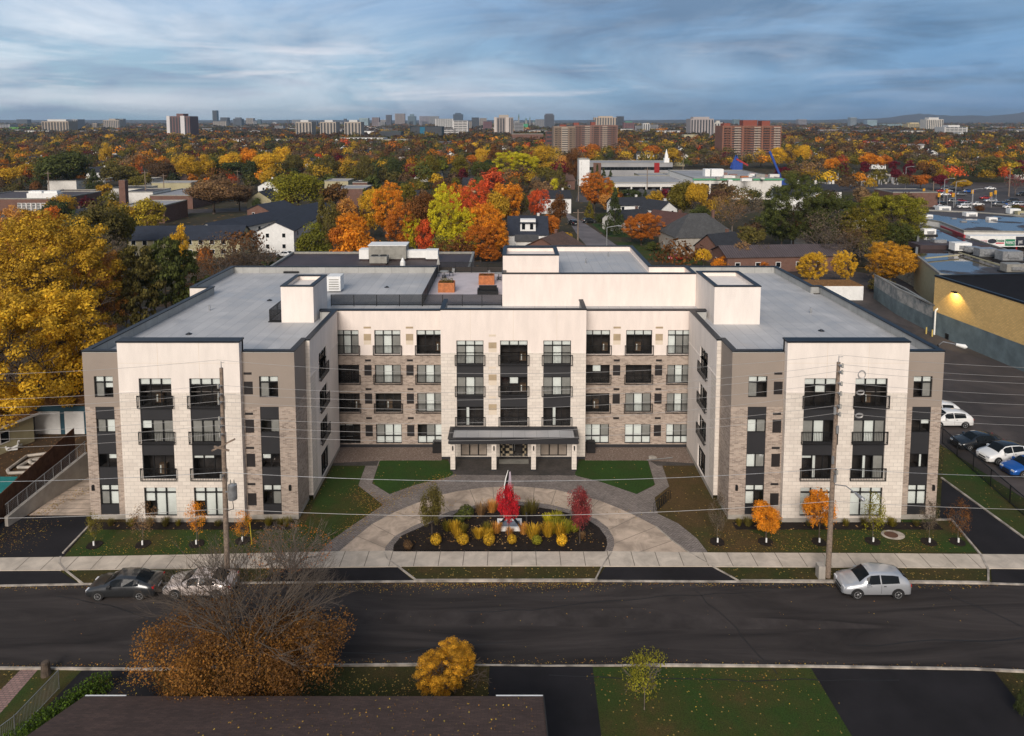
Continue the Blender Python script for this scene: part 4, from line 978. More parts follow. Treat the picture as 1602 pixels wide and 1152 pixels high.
    for side in (-1, 1):
        h = MB(); h.box(f[0] - .16, side * .42, f[2] - .13, f[0] + .03, side * (f[4] - .0), f[2] + .005); h.build('headlight', M['lamp'], r)
        h = MB(); h.box(g[0] - .03, side * (g[4] - .22), g[1] - .16, g[0] + .16, side * (g[4] + .012), g[1] + .0); h.build('taillight', M['tail'], r)
    h = MB(); h.box(st[-1][0] - .06, -.42, .30, st[-1][0] + .02, .42, .42); h.box(st[-1][0] - .1, -.36, st[-1][2] - .02, st[-1][0] + .03, .36, st[-1][2] + .06); h.build('grille', M['trim'], r)
    h = MB(); h.box(st[0][0] - .015, -.26, .55, st[0][0] + .02, .26, .68); h.build('number_plate', M['white'], r)
    _cars[ck] = r; r.location = (x, y, z); r.rotation_euler.z = rz; r.scale = (scale,) * 3; return r
px = gp(1374, 939); car(SUV, 's', 'silver', 'silver compact hatchback SUV parked at the far kerb beside the right wooden pole', px[0], px[1] + .95, R(180), z=-.012)
px = gp(183, 941); car(SEDAN, 'd', 'gunmetal', 'dark grey sedan parked at the far kerb near the left asphalt driveway', px[0] + .1, px[1] + .93, R(181), z=-.012, scale=1.0)
px = gp(306, 939); car(SEDAN, 'p', 'carpink', 'pale beige sedan at the kerb, half hidden behind the large rusty tree', px[0], px[1] + .93, R(180), z=-.012)

# ================================================================= poles, lamps, wires
def pole(X_, Y_, ztop, label, wires, lampz=None, transformer=None):
    r = empty('utility_pole', (X_, Y_, 0), 0, label, 'utility pole')
    m = MB(); m.tube((X_, Y_, -.1), (X_ + .12, Y_, ztop), .19, .12, 14); m.build('shaft', M['wood'], r, smooth=False)
    for z in wires:
        s = MB(); s.box(X_ - .06 + .008 * z, Y_ - .62, z - .05, X_ + .06 + .008 * z, Y_ - .1, z + .04); s.build('bracket', M['steel'], r)
        s = MB(); c = (X_ + .008 * z, Y_ - .58)
        for k in range(3): s.tube((*c, z + .04 + k * .07), (*c, z + .1 + k * .07), .075, .055, 10)
        s.build('insulator', M['grille'], r)
    m = MB(); m.tube((X_ + .12, Y_, ztop - .02), (X_ + .12, Y_, ztop + .45), .03, .02, 6); m.bar((X_ + .12, Y_, ztop + .35), (X_ + .35, Y_ - .1, ztop + .42), .03); m.build('top_pin', M['steel'], r)
    if transformer:
        t = MB(); tx, tz = X_ + .62, transformer
        t.tube((tx, Y_ - .15, tz - .5), (tx, Y_ - .15, tz + .5), .3, .3, 18); t.tube((tx, Y_ - .15, tz + .5), (tx, Y_ - .15, tz + .58), .24, .12, 18); tr_ = t.build('transformer', M['steel'], r)
        t = MB(); t.tube((tx - .12, Y_ - .15, tz + .55), (tx - .12, Y_ - .15, tz + .85), .05, .03, 8); t.tube((tx + .12, Y_ - .15, tz + .55), (tx + .12, Y_ - .15, tz + .85), .05, .03, 8); t.build('bushing', M['grille'], tr_)
        t = MB(); t.bar((X_ + .1, Y_ - .1, tz), (tx - .25, Y_ - .15, tz), .08); t.build('bracket', M['steel'], r)
        t = MB(); pts = [Vector((tx, Y_ - .2, tz - .5)), Vector((tx + .1, Y_ - .3, tz - 1.1)), Vector((X_ + .3, Y_ - .2, tz - 1.3)), Vector((X_ + .2, Y_, tz - .6))]; t.path(pts, .025); t.build('service_cable', M['black'], r)
    if lampz:
        l = MB(); l.path([(X_ + .1, Y_ - .1, lampz), (X_ + .5, Y_ - 1.0, lampz + .35), (X_ + .75, Y_ - 1.9, lampz + .30)], .035, 8); a = l.build('lamp_arm', M['steel'], r)
        l = MB(); l.tube((X_ + .75, Y_ - 1.85, lampz + .30), (X_ + .9, Y_ - 2.5, lampz + .24), .08, .15, 12); l.tube((X_ + .9, Y_ - 2.5, lampz + .24), (X_ + .93, Y_ - 2.65, lampz + .21), .15, .05, 12); l.build('lamp_head', M['steel'], a)
    b = MB(); b.tube((X_ - .28, Y_ - .02, -.05), (X_ - .22, Y_ - .02, 1.5), .045, .045, 8); b.build('conduit', M['grille'], r)
    return r
YP_ = 47.5
LPX, RPX = at(352, 800, YP_)[0], at(1301, 760, YP_)[0]
lw = [at(350, y, YP_)[2] for y in (566, 602, 615, 627, 652, 664, 677)] ; rw = [at(1305, y, YP_)[2] for y in (558, 570, 580, 598, 613, 633, 645)]
lw += [at(350, 741, YP_)[2], at(355, 798, YP_)[2]]; rw += [at(1303, 735, YP_)[2], at(1303, 786, YP_)[2]]
pl = pole(LPX, YP_, at(350, 576, YP_)[2], 'weathered wooden utility pole with grey transformer in front of the left wing', lw[1:8], transformer=at(375, 768, YP_)[2])
pr_ = pole(RPX, YP_, at(1308, 567, YP_)[2], 'tall weathered wooden utility pole with lamp arm in front of the right wing', rw[1:8], lampz=at(1300, 757, YP_)[2])
m = MB(); m.prism([(RPX - .75, YP_ - .3), (RPX - .3, YP_ - .3), (RPX - .3, YP_ + .25), (RPX - .75, YP_ + .25)], -.05, .95); m.build('concrete_footing', M['found'], pr_)
for (dx, z) in ((-.1, 8.2), (.1, 6.9), (-.1, 11.6), (.12, 10.3)):
    m = MB(); m.tube((RPX + dx, YP_ - .25, z), (RPX + dx, YP_ - .25, z + .5), .09, .09, 10); m.build('splice_box', M['steel'], pr_)
m = MB(); m.bar((LPX - .7, YP_ - .05, 9.0), (LPX + .95, YP_ - .25, 9.9), .1); m.bar((LPX - .5, YP_ - .15, 9.35), (LPX + .5, YP_ - .15, 9.05), .1); m.build('cross_arm', M['wood'], pl)
ordn = ['topmost', 'second from top', 'third from top', 'fourth from top', 'fifth from top', 'sixth from top', 'seventh from top', 'second lowest', 'lowest']
SPAN = RPX - LPX
for k, (a, b) in enumerate(zip(lw, rw)):
    pts = []
    yo = YP_ - (.58 if 0 < k < 7 else .2)
    XS = [LPX - SPAN, LPX, RPX, RPX + SPAN]; ZS = [a + .1, a, b, b + .2]
    sag = 1.1 if k < 7 else .75
    for (xa, za), (xb, zb_) in zip(list(zip(XS, ZS))[:-1], list(zip(XS, ZS))[1:]):
        n = 16
        for i in range(n if xb != XS[-1] else n + 1):
            t = i / n; pts.append((xa + (xb - xa) * t, yo, za + (zb_ - za) * t - 4 * sag * t * (1 - t) + .18))
    m = MB(); m.path(pts, .010 if k < 7 else .016, 4); o = m.build('overhead_wire', M['wire' if k != 7 else 'steel'])
    tag(o, f'{ordn[k]} of the overhead wires strung along the street between the poles', 'wire', 'overhead wires along the street')
for i, (px_, z_) in enumerate(((1348, 587), (1346, 615), (1344, 651))):
    c = at(px_, z_, YP_ - .6); m = MB(); n = 14
    p = [(c[0] + math.cos(t * 6.283 / n) * .24, c[1], c[2] + math.sin(t * 6.283 / n) * (.26 if i == 0 else .13)) for t in range(n + 1)]
    m.path(p, .03, 5); m.path([(q[0] * 1 + .05, q[1] + .05, q[2] + .04) for q in p], .02, 5)
    tag(m.build('cable_coil', M['wire']), ['upper', 'middle', 'lowest'][i] + ' coil of spare cable hanging from wires right of the right pole', 'cable coil', 'coils of spare cable')
# lane lamp behind the right wing
lc = at(1500, 541, 62); m = empty('street_lamp', (lc[0] - 1.0, 63, 0), 0, 'cobra head street lamp peeking past the roof corner of the right wing', 'street lamp')
q = MB(); q.tube((lc[0] - 1.2, 63, 0), (lc[0] - 1.2, 63, lc[2] - .2), .09, .06, 10); q.build('post', M['black'], m)
q = MB(); q.path([(lc[0] - 1.2, 63, lc[2] - .3), (lc[0] - .9, 62.8, lc[2] + .1), (lc[0] - .2, 62, lc[2] + .1)], .04, 6); q.build('arm', M['steel'], m)
q = MB(); q.tube((lc[0] - .25, 62, lc[2] + .1), (lc[0] + .35, 61.7, lc[2]), .12, .2, 12); q.tube((lc[0] + .35, 61.7, lc[2]), (lc[0] + .5, 61.6, lc[2] - .03), .2, .06, 12); q.build('lamp_head', M['white'], m)

# ================================================================= foreground: house roof, fences, stump
def shingle(name, c1, c2):
    return brickmat(name, c1, c2, tuple(x * .55 for x in c1), .32, .14, .012, flat=True, var=.3)
M['shbrown'] = shingle('brown_shingle', (.135, .078, .058), (.088, .052, .040)); M['shdark'] = shingle('slate_shingle', (.030, .033, .042), (.022, .024, .031)); M['shgrey'] = shingle('grey_shingle', (.085, .085, .085), (.06, .06, .062))
M['shred'] = shingle('reddish_shingle', (.11, .050, .040), (.08, .036, .030)); M['shleaf'] = groundmat('leaf_covered_shingle', [(.3, (.10, .05, .02)), (.6, (.26, .13, .045))], 3, (.42, .22, .07), 4, speckamt=.9)
M['siding_y'] = plain('yellow_siding', (.40, .36, .22), .8, var=.06); M['brickred'] = brickmat('red_brick', (.18, .072, .046), (.13, .052, .036), (.19, .15, .125), .3, .1, .012); M['bluewall'] = plain('teal_blue_wall', (.025, .085, .12), .7, var=.1)
h = empty('house', (-9.8, 28, 0), 0, 'bungalow with brown shingled gable roof, gutter and vents in the near left foreground', 'house')
x0, x1 = -21.0, 1.45; ye, yr, ze, zr = 33.5, 27.3, 2.98, 5.4
m = MB()
for s in (0, 1):
    ya = ye if s == 0 else 2 * yr - ye
    f = [(x0, ya, ze), (x1, ya, ze), (x1, yr, zr), (x0, yr, zr)]; g = [(a, b, c - .18) for a, b, c in f]
    m.face(f if s else f[::-1]); m.face(g[::-1] if s else g)
    for i in range(4): a, b = f[i], f[(i + 1) % 4]; m.face([a, b, (b[0], b[1], b[2] - .18), (a[0], a[1], a[2] - .18)])
m.build('roof', M['shbrown'], h)
m = MB(); m.box(x0, ye - .02, ze - .2, x0 + 2.0, ye + .12, ze - .03); m.box(x1 - 2.3, ye - .02, ze - .2, x1, ye + .12, ze - .03); m.build('gutter', M['white'], h)
m = MB(); m.box(x0 + .5, 21.6, -.1, x1 - .5, 33.0, 2.8); m.build('wall', M['brickred'], h)
m = MB(); m.bar((x1 + .03, yr, zr - .05), (x1 + .03, ye, ze - .05), .05, .2); m.build('rake_board', M['trim'], h)
# chain link fence and hedge, stump
def post_fence(name, pts, hgt, label, mat, step=2.0, mesh=True, cat='fence', dense=.12, r=.03, z=0):
    pts = [(p[0], p[1], p[2] if len(p) > 2 else z) for p in pts]
    o = empty(name, pts[0], 0, label, cat); pn = MB(); hasp = False
    for a, b in zip(pts[:-1], pts[1:]):
        a = Vector(a); b = Vector(b); n = max(1, round((b - a).length / step))
        for i in range(n + (1 if tuple(b) == tuple(Vector(pts[-1])) else 0)):
            p = a.lerp(b, i / n); q = MB(); q.tube(p, p + Vector((0, 0, hgt + .05)), r, r, 8); q.build('post', mat, o)
        pn.bar(a + Vector((0, 0, hgt)), b + Vector((0, 0, hgt)), r * 1.3); pn.bar(a + Vector((0, 0, .08)), b + Vector((0, 0, .08)), r)
        if mesh:
            k = int((b - a).length / dense)
            for i in range(k): p = a.lerp(b, (i + .5) / k); pn.bar(p + Vector((0, 0, .08)), p + Vector((0, 0, hgt)), .018 if dense > .1 else .012)
    pn.build('panel', mat, o); return o
a = gp(93, 1078); b = gp(24, 1152)
post_fence('chain_link_fence', [(a[0], a[1]), (b[0], b[1]), (b[0] - 2.5, b[1] - 6)], 1.1, 'galvanised chain link fence beside the hedge in the lower left corner', M['steel'], 2.2, dense=.09, r=.022)
c = gp(72, 1056); m = MB(); m.tube((c[0], c[1], -.1), (c[0], c[1], .75), .27, .21, 12); m.tube((c[0], c[1], .75), (c[0], c[1], .80), .21, .16, 12); tag(m.build('tree_stump', M['bark']), 'short dark tree stump on the near left lawn by the pink paver path', 'tree stump')
# wooden fence, retaining wall with mesh rail beside the ramp
m = empty('retaining_wall', (-36, 56, 0), 0, 'sloping concrete retaining wall with wire mesh rail beside the left ramp', 'retaining wall')
A, B = gp(13, 824), gp(139, 746); q = MB(); hA, hB = .75, 2.2
d = (Vector(B) - Vector(A)).normalized(); n = Vector((-d.y, d.x)) * .3
f = [A, B, tuple(Vector(B) + n), tuple(Vector(A) + n)]
lo_ = [(x, y, -.3) for x, y in f]; hi = [(x, y, (hA, hB, hB, hA)[i]) for i, (x, y) in enumerate(f)]
q.face(hi); q.face([lo_[0], lo_[1], hi[1], hi[0]]); q.face([lo_[1], lo_[2], hi[2], hi[1]]); q.face([lo_[2], lo_[3], hi[3], hi[2]]); q.face([lo_[3], lo_[0], hi[0], hi[3]]); q.build('wall', M['found'], m)
q = MB(); a3, b3 = Vector((*(Vector(A) + n / 2), hA)), Vector((*(Vector(B) + n / 2), hB)); N_ = 9
for i in range(N_ + 1): p = a3.lerp(b3, .03 + .96 * i / N_); q.tube(p, p + Vector((0, 0, 1.0)), .025, .025, 6)
q.bar(a3 + Vector((0, 0, 1)), b3 + Vector((0, 0, 1)), .045)
for i in range(60): p = a3.lerp(b3, (i + .5) / 60); q.bar(p + Vector((0, 0, .05)), p + Vector((0, 0, 1)), .008)
for i in range(6): q.bar(a3 + Vector((0, 0, .1 + i * .15)), b3 + Vector((0, 0, .1 + i * .15)), .008)
q.build('mesh_rail', M['steel'], m)
fo = empty('wooden_fence', (-39, 56, 0), 0, 'tall brown board fence running along the left side of the ramp', 'fence')
A2, B2 = Vector(gp(-30, 852)), Vector(gp(134, 722)); q = MB(); nB = 60
A2 += Vector((-.5, .2)); B2 += Vector((-.9, 0))
for i in range(nB):
    p, r_ = A2.lerp(B2, i / nB), A2.lerp(B2, (i + .93) / nB); hh = 2.0 + (i / nB) * 1.2 + (.0 if i % 12 else .06)
    dd = (B2 - A2).normalized(); nn = Vector((-dd.y, dd.x)) * .03
    q.prism([tuple(p - nn), tuple(r_ - nn), tuple(r_ + nn), tuple(p + nn)], -.1, hh)
q.build('boards', M['fencewood'], fo)
# black mesh fence by the parking lot
f0, f1 = gp(1474, 694), gp(1612, 816)
post_fence('black_fence', [f0, f1, (f1[0] + 8, f1[1] - 7)], 1.5, 'black picket fence between the right lawn and the parking lot', M['black'], 2.6, dense=.13, r=.045)

# parked cars on the lot
LOT = [(SEDAN, 'k', 'carblack', None, (1530, 703), 187, 'black sedan parked nose to the fence, leftmost of the lot row'),
       (SUV, 'w', 'carwhite', 'carblack', (1572, 724), 190, 'white SUV with black roof parked between the black and the blue car'),
       (SEDAN, 'b', 'carblue', None, (1612, 744), 190, 'bright blue car parked right of the white SUV with black roof'),
       (SUV, 'v', 'carwhite', None, (1484, 669), 180, 'white SUV whose tail shows beyond the right wing of the building'),
       (SUV, 'v', 'carwhite', None, (1466, 655), 180, 'white SUV mostly hidden behind the right wing, only its tail lamp showing')]
for sp, k, b_, rf, (px_, py_), rz, lab in LOT:
    c = gp(px_, py_); car(sp, k, b_, lab, c[0] + .2, c[1] + .6, R(rz), z=-.01, roof=rf, group='cars on the right parking lot')

# ================================================================= planting
def tuft_mesh(name, seed, n=160, w=.32, hh=.9, lean=.5, mat='leaf', sz=.018):
    rs = np.random.default_rng(seed); V = np.empty((n, 4, 3)); a = rs.uniform(0, 6.283, n); l = rs.uniform(.15, 1, n) * lean; H_ = hh * rs.uniform(.55, 1.0, n); r0 = rs.random(n) * w * .4
    bx, by = np.cos(a) * r0, np.sin(a) * r0; tx, ty = bx + np.cos(a) * l * w, by + np.sin(a) * l * w; px_, py_ = -np.sin(a) * sz, np.cos(a) * sz
    V[:, 0] = np.stack([bx - px_, by - py_, 0 * a], 1); V[:, 1] = np.stack([bx + px_, by + py_, 0 * a], 1)
    V[:, 2] = np.stack([tx + px_ * .6, ty + py_ * .6, H_], 1); V[:, 3] = np.stack([tx - px_ * .6, ty - py_ * .6, H_], 1)
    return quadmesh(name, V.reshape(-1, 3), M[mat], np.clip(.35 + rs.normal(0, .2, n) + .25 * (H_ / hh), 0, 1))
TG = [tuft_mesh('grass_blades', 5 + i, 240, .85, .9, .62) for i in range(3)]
SH = [quadmesh('shrub_leaves', (lambda rs: leaves((d := unit(rs, 900)) * (rs.uniform(.55, 1, 900) ** .5)[:, None] * np.array([.45, .45, .42]) + np.array([0, 0, .45]), d + unit(rs, 900) * .6, .05, rs))(np.random.default_rng(50 + i)), M['leaf']) for i in range(3)]
def plant(kind, x, y, s, colr, label, group, name):
    me = (TG if kind == 'g' else SH)[random.randrange(3)]
    o = D.objects.new(name, me); col.objects.link(o); o.location = (x, y, .04 if kind != 'f' else .0); o.scale = (s * random.uniform(.8, 1.15), s * random.uniform(.8, 1.15), s * random.uniform(.75, 1.25)); o.rotation_euler.z = random.uniform(0, 6); o.color = (*colr, 1); return tag(o, label, 'shrub' if kind == 's' else 'plant', group)
GX = [(700, 829, 'ogreen', 1.0), (712, 833, 'gold', 1.1), (716, 842, 'gold', .8), (733, 832, 'ogreen', 1.15), (724, 835, 'ogreen', .9), (749, 841, 'gold', 1.05), (762, 833, 'ogreen', 1.1), (764, 845, 'gold', 1.0), (742, 829, 'ygreen', .9), (777, 833, 'pale', .9), (797, 837, 'pale', .7), (819, 835, 'pale', .9), (834, 841, 'gold', 1.1), (848, 833, 'ygreen', 1.2), (857, 838, 'gold', 1.15), (866, 831, 'ygreen', 1.25), (876, 838, 'gold', 1.1), (886, 832, 'ygreen', 1.1), (897, 836, 'ygreen', .9), (770, 800, 'pale', 1.1), (752, 806, 'tan', 1.1), (832, 802, 'olive', 1.2), (822, 806, 'olive', 1.0), (844, 820, 'ygreen', 1.1), (858, 818, 'lime', 1.0), (872, 818, 'ygreen', 1.1), (911, 842, 'tan', .6), (640, 858, 'tan', .5)]
def ordinal(i, n):
    w = ['leftmost', 'second from left', 'third from left', 'fourth from left', 'fifth from left', 'sixth from left', 'seventh from left', 'eighth from left', 'ninth from left', 'tenth from left']
    if i == n - 1 and n > 2: return 'rightmost'
    if i < 10: return w[i]
    k = n - 1 - i; v = ['rightmost', 'second from right', 'third from right', 'fourth from right', 'fifth from right', 'sixth from right', 'seventh from right', 'eighth from right', 'ninth from right', 'tenth from right']
    return v[k] if k < 10 else f'number {i + 1} from left'
def order_labels(items, fmt):
    """items: list of (x, colourname, obj); give each its ordinal among its own colour"""
    by = {}
    for it in items: by.setdefault(it[1], []).append(it)
    for cn, l in by.items():
        l.sort(key=lambda t: t[0])
        for i, (x, c_, o) in enumerate(l):
            o['label'] = fmt(cn, ordinal(i, len(l)) if len(l) > 1 else 'only')
its = []
for px_, py_, c_, s in [g_ for i_, g_ in enumerate(GX) if i_ % 5 != 3]:
    s *= .86
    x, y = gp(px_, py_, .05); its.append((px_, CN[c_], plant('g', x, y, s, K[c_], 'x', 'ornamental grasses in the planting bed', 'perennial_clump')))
order_labels(its, lambda c_, o: f'{c_} clump of ornamental grass in the round bed, {o} of its colour')
its = []
for px_, py_, c_, s in [(682, 853, 'gold', 1.0), (724, 852, 'gold', .9), (765, 853, 'gold', .95), (801, 851, 'gold', .85), (840, 852, 'ygreen', 1.0), (879, 854, 'yellow', 1.05), (638, 860, 'brown', .8), (729, 812, 'green', 1.3), (719, 818, 'green', 1.0), (899, 832, 'ygreen', .8)]:
    x, y = gp(px_, py_, .05); its.append((px_, CN[c_], plant('s', x, y, s, K[c_], 'x', 'low shrubs in the planting bed', 'shrub')))
order_labels(its, lambda c_, o: f'{c_} low round shrub in the round planting bed, {o} of its colour')
# beds and grasses along the wing fronts
for sgn in (-1, 1):
    sd = 'left' if sgn < 0 else 'right'
    m = MB(); xa, xb = (-32.8, -17) if sgn < 0 else (17, 32.8); m.box(xa, 53.4, -.05, xb, 54.38, .02); tag(m.build('foundation_bed', M['mulch']), kind='structure')
    its = []
    for i, X_ in enumerate([-31.0, -29.3, -28.1, -26.9, -25.6, -24.2, -22.6, -20.4, -19.0, -17.9, -17.4]):
        o = plant('g', -sgn * X_ + random.uniform(-.2, .2), 53.9, random.uniform(.45, .7), K['ogreen'] if i % 3 else K['olive'], 'x', f'grasses at the foot of the {sd} wing', 'perennial_clump'); its.append((o.location.x, 'olive', o))
    order_labels(its, lambda c_, o_: f'small {c_} grass clump at the foot of the {sd} wing, {o_}')
# young street trees in mulch rings
YT = [(148, 853, 'thin1', 3.0, 1.5, 'ogreen', 'thin young tree with few green leaves at the left end of the front lawn'),
      (224, 852, 'thin2', 3.3, 2.0, 'tan', 'nearly bare young tree second from left on the left front lawn'),
      (308, 851, 'thin3', 3.9, 1.9, 'orange', 'slim young tree with orange leaves in front of the left wing ground floor windows'),
      (380, 846, 'thin4', 2.6, 1.6, 'orange', 'small orange leaved sapling beside the left utility pole'),
      (1122, 848, 'thin5', 4.0, 1.7, 'grey', 'leafless sapling at the inner corner of the right wing lawn'),
      (1198, 848, 'round6', 3.3, 2.5, 'orange', 'young orange tree left of the right utility pole against brick'),
      (1281, 848, 'sparse7', 4.3, 2.6, 'orange', 'young orange tree just left of the right utility pole shaft'),
      (1365, 847, 'thin8', 4.2, 2.3, 'ygreen', 'young yellow green tree in front of the right wing windows'),
      (1453, 848, 'thin9', 4.0, 1.5, 'grey', 'leafless sapling near the right corner of the building'),
      (1498, 848, 'thin2', 3.6, 2.1, 'rust', 'young brown leaved tree beside the right lane kerb')]
for px_, py_, kd, hh, ww, c_, lab in YT:
    x, y = gp(px_, py_); t = tree(kd, x, y, hh, ww, K[c_], lab, 'near' if kd[:4] != 'thin' else 'near', 'young_tree', 'young trees on the front lawns')
    m = MB(); n = 16; m.prism([(x + math.cos(i * 6.283 / n) * .55 * random.uniform(.9, 1.1), y + math.sin(i * 6.283 / n) * .55) for i in range(n)], -.03, .03); tag(m.build('mulch_ring', M['mulch']), kind='structure')
    g = MB(); g.box(x - .05, y - .14, 0, x + .05, y - .06, .35); go = g.build('trunk_guard', M['white']); go.parent = t; go.matrix_parent_inverse = Matrix.LocRotScale(t.location, t.rotation_euler.to_quaternion(), t.scale).inverted()
# trees in the round bed
for px_, py_, kd, hh, ww, c_, lab in [(796, 845, 'sparse3', 4.8, 2.0, 'crimson', 'bright red young maple in the middle of the round bed'), (676, 847, 'sparse4', 4.6, 2.2, 'olive', 'dull olive brown young tree at the left of the round bed'), (907, 850, 'sparse5', 4.8, 2.3, 'plum', 'purple red young tree at the right of the round bed')]:
    x, y = gp(px_, py_, .05); tree(kd, x, y, hh, ww, K[c_], lab, 'near', 'young_tree')
# feather banner and the framed light well with black braces
sx_, sy_ = gp(788, 812); s = empty('feather_banner', (sx_, sy_, 0), 0, 'tall curved feather banner in white, black and lilac behind the red maple', 'banner')
def strip(name, L, Rr, mt, yo):
    m = MB(); A_ = [at(*q, sy_ + yo) for q in L]; B_ = [at(*q, sy_ + yo) for q in Rr]
    for a, b, c_, d in zip(A_[:-1], A_[1:], B_[1:], B_[:-1]):
        m.face([a, d, c_, b]); m.face([(q[0], q[1] + .03, q[2]) for q in (a, b, c_, d)])
        m.face([a, b, (b[0], b[1] + .03, b[2]), (a[0], a[1] + .03, a[2])]); m.face([c_, d, (d[0], d[1] + .03, d[2]), (c_[0], c_[1] + .03, c_[2])])
    m.build(name, M[mt] if mt in M else mt, s)
c0_ = [(788, 815), (788, 775), (788.3, 760), (790.5, 748), (794.6, 735.5)]; c1_ = [(789.1, 815), (789.1, 775), (789.6, 761), (792, 749), (795.2, 736)]; c2_ = [(793, 812), (793, 775), (794, 761), (796, 748), (796.4, 739)]; c3_ = [(799, 806), (800, 775), (800.2, 760), (799.6, 748), (798.8, 738)]
strip('banner_pole', c0_, c1_, 'white', 0); strip('black_edge', c1_, c2_, 'black', .02); strip('cloth', c2_, c3_, plain('lilac_cloth', (.42, .36, .42), .8), .04)
wx, wy_ = gp(797, 829); s = empty('light_well', (wx, wy_, 0), 0, 'low white framed light well with blue grid in the round bed', 'light well')
m = MB(); m.ring([(wx - .95, wy_ - .3), (wx + .95, wy_ - .3), (wx + .95, wy_ + 1.0), (wx - .95, wy_ + 1.0)], .16, 0, .35); m.build('frame', M['white'], s)
m = MB(); m.box(wx - .79, wy_ - .14, .1, wx + .79, wy_ + .84, .25); m.build('panel', plain('blue_grid_panel', (.10, .15, .22), .4), s)
m = MB()
for i in range(1, 12): m.box(wx - .79 + i * .13, wy_ - .14, .25, wx - .785 + i * .13, wy_ + .84, .262)
for i in range(1, 8): m.box(wx - .79, wy_ - .14 + i * .12, .25, wx + .79, wy_ - .135 + i * .12, .264)
m.build('grid', M['steel'], s)
m = MB(); m.bar((wx - 1.0, wy_ - .35, .25), (wx - .05, wy_ + .5, 1.0), .12); m.bar((wx + 1.0, wy_ - .35, .25), (wx + .05, wy_ + .5, 1.0), .12); m.bar((wx + 1.3, wy_ + .2, 0), (wx + 1.3, wy_ + .5, 1.1), .12); tag(m.build('timber_brace', M['black']), 'black crossed braces standing over the light well', 'brace')
# bike rack, condenser units, manhole, marker, rubble
bx, by = gp(1034, 797); m = MB()
for i in range(7):
    t = i / 6; c = Vector(gp(1027 + 18 * t, 800 - 17 * t)); e = Vector((.45, .35)).normalized() * .32
    pts = [(c.x - e.x, c.y - e.y, 0), (c.x - e.x, c.y - e.y, .75), (c.x, c.y, .9), (c.x + e.x, c.y + e.y, .75), (c.x + e.x, c.y + e.y, 0)]; m.path(pts, .022, 6)
p0, p1 = gp(1027, 800), gp(1045, 783); m.path([(*p0, .06), (*p1, .06)], .03, 6)
tag(m.build('bike_rack', M['black']), 'black looped bicycle rack at the edge of the right paver band', 'bike rack')
for px_, lab in ((924, 'black air conditioner unit at the right of the centre block'), (684, 'black air conditioner unit at the left of the centre block')):
    x = at(px_, 700, 66.6)[0]; s = empty('air_conditioner', (x, 66.6, 0), 0, lab, 'air conditioner')
    m = MB(); m.box(x - .4, 66.25, .05, x + .4, 66.95, 1.05); m.build('case', M['black'], s); m = MB(); m.tube((x, 66.6, 1.05), (x, 66.6, 1.09), .3, .3, 16); [m.box(x - .42, 66.24, .15 + i * .12, x + .42, 66.25, .2 + i * .12) for i in range(7)]; m.build('fan_grille', M['louvre'], s)
cx, cy = gp(1398, 838); n = 24; m = MB(); m.prism([(cx + math.cos(i * 6.283 / n) * .85, cy + .1 + math.sin(i * 6.283 / n) * .62) for i in range(n)], -.03, .02); s = m.build('manhole', M['kerb']); tag(s, 'oval concrete collared manhole with rusty lid in the right front lawn', 'manhole')
m = MB(); m.prism([(cx - .15 + math.cos(i * 6.283 / n) * .5, cy + .08 + math.sin(i * 6.283 / n) * .42) for i in range(n)], .02, .035); m.build('lid', plain('rusty_lid', (.10, .045, .025), .8), s)
cx, cy = gp(394, 852); m = MB(); m.tube((cx, cy, 0), (cx - .1, cy, 1.7), .035, .03, 8); tag(m.build('marker_post', plain('yellow_marker', (.55, .42, .03), .6)), 'thin yellow marker post near the left utility pole', 'marker post')
cx, cy = gp(1023, 718); m = MB(); random.seed(4)
for i in range(5): a = random.uniform(-.5, .5); m.prism([(cx + a + math.cos(k) * random.uniform(.12, .25), cy + random.uniform(-.05, .05) + math.sin(k) * .18) for k in range(6)], 0, random.uniform(.12, .3))
tag(m.build('rock_pile', M['found']), 'small pile of pale rocks on the right gravel bed', 'rocks')
m = MB(); a, b = gp(1012, 722), gp(1052, 718); m.bar((*a, .12), (*b, .12), .06, .06); tag(m.build('downspout', M['steel']), 'grey drainpipe lying on the gravel by the right side path', 'pipe')

# ================================================================= roof terrace and rooftop things
def planter(px_, py_, lab, dead):
    x, y = gp(px_, py_, ZR + .03); w, d, hh = 1.75, 1.3, 1.05; z = ZR + .03; s = empty('planter', (x, y + d / 2, z), 0, lab, 'planter')
    m = MB(); m.ring([(x - w / 2, y), (x + w / 2, y), (x + w / 2, y + d), (x - w / 2, y + d)], .07, z, z + hh)
    for i in range(1, 6): m.ring([(x - w / 2, y), (x + w / 2, y), (x + w / 2, y + d), (x - w / 2, y + d)], .02, z + i * hh / 6 - .012, z + i * hh / 6 + .012, out=.015)
    m.build('box', M['cedar'], s)
    m = MB(); m.box(x - w / 2 + .07, y + .07, z + .1, x + w / 2 - .07, y + d - .07, z + hh - .12); m.build('soil', M['mulch'], s)
    q = quadmesh('dead_plants', leaves(np.stack([rng.uniform(x - .7, x + .7, 500), rng.uniform(y + .15, y + d - .15, 500), rng.uniform(z + hh - .15, z + hh + dead, 500)], 1), unit(rng, 500), .05, rng) - np.array([x, y + d / 2, z]), M['leaf'])
    o = link('plants', q, s); o.color = (*K['olive' if dead > .2 else 'rust'], 1)
planter(698, 458, 'orange cedar planter with dry plants at the left of the roof terrace', .35); planter(761, 446, 'orange cedar planter with bare soil at the back of the roof terrace', .05)
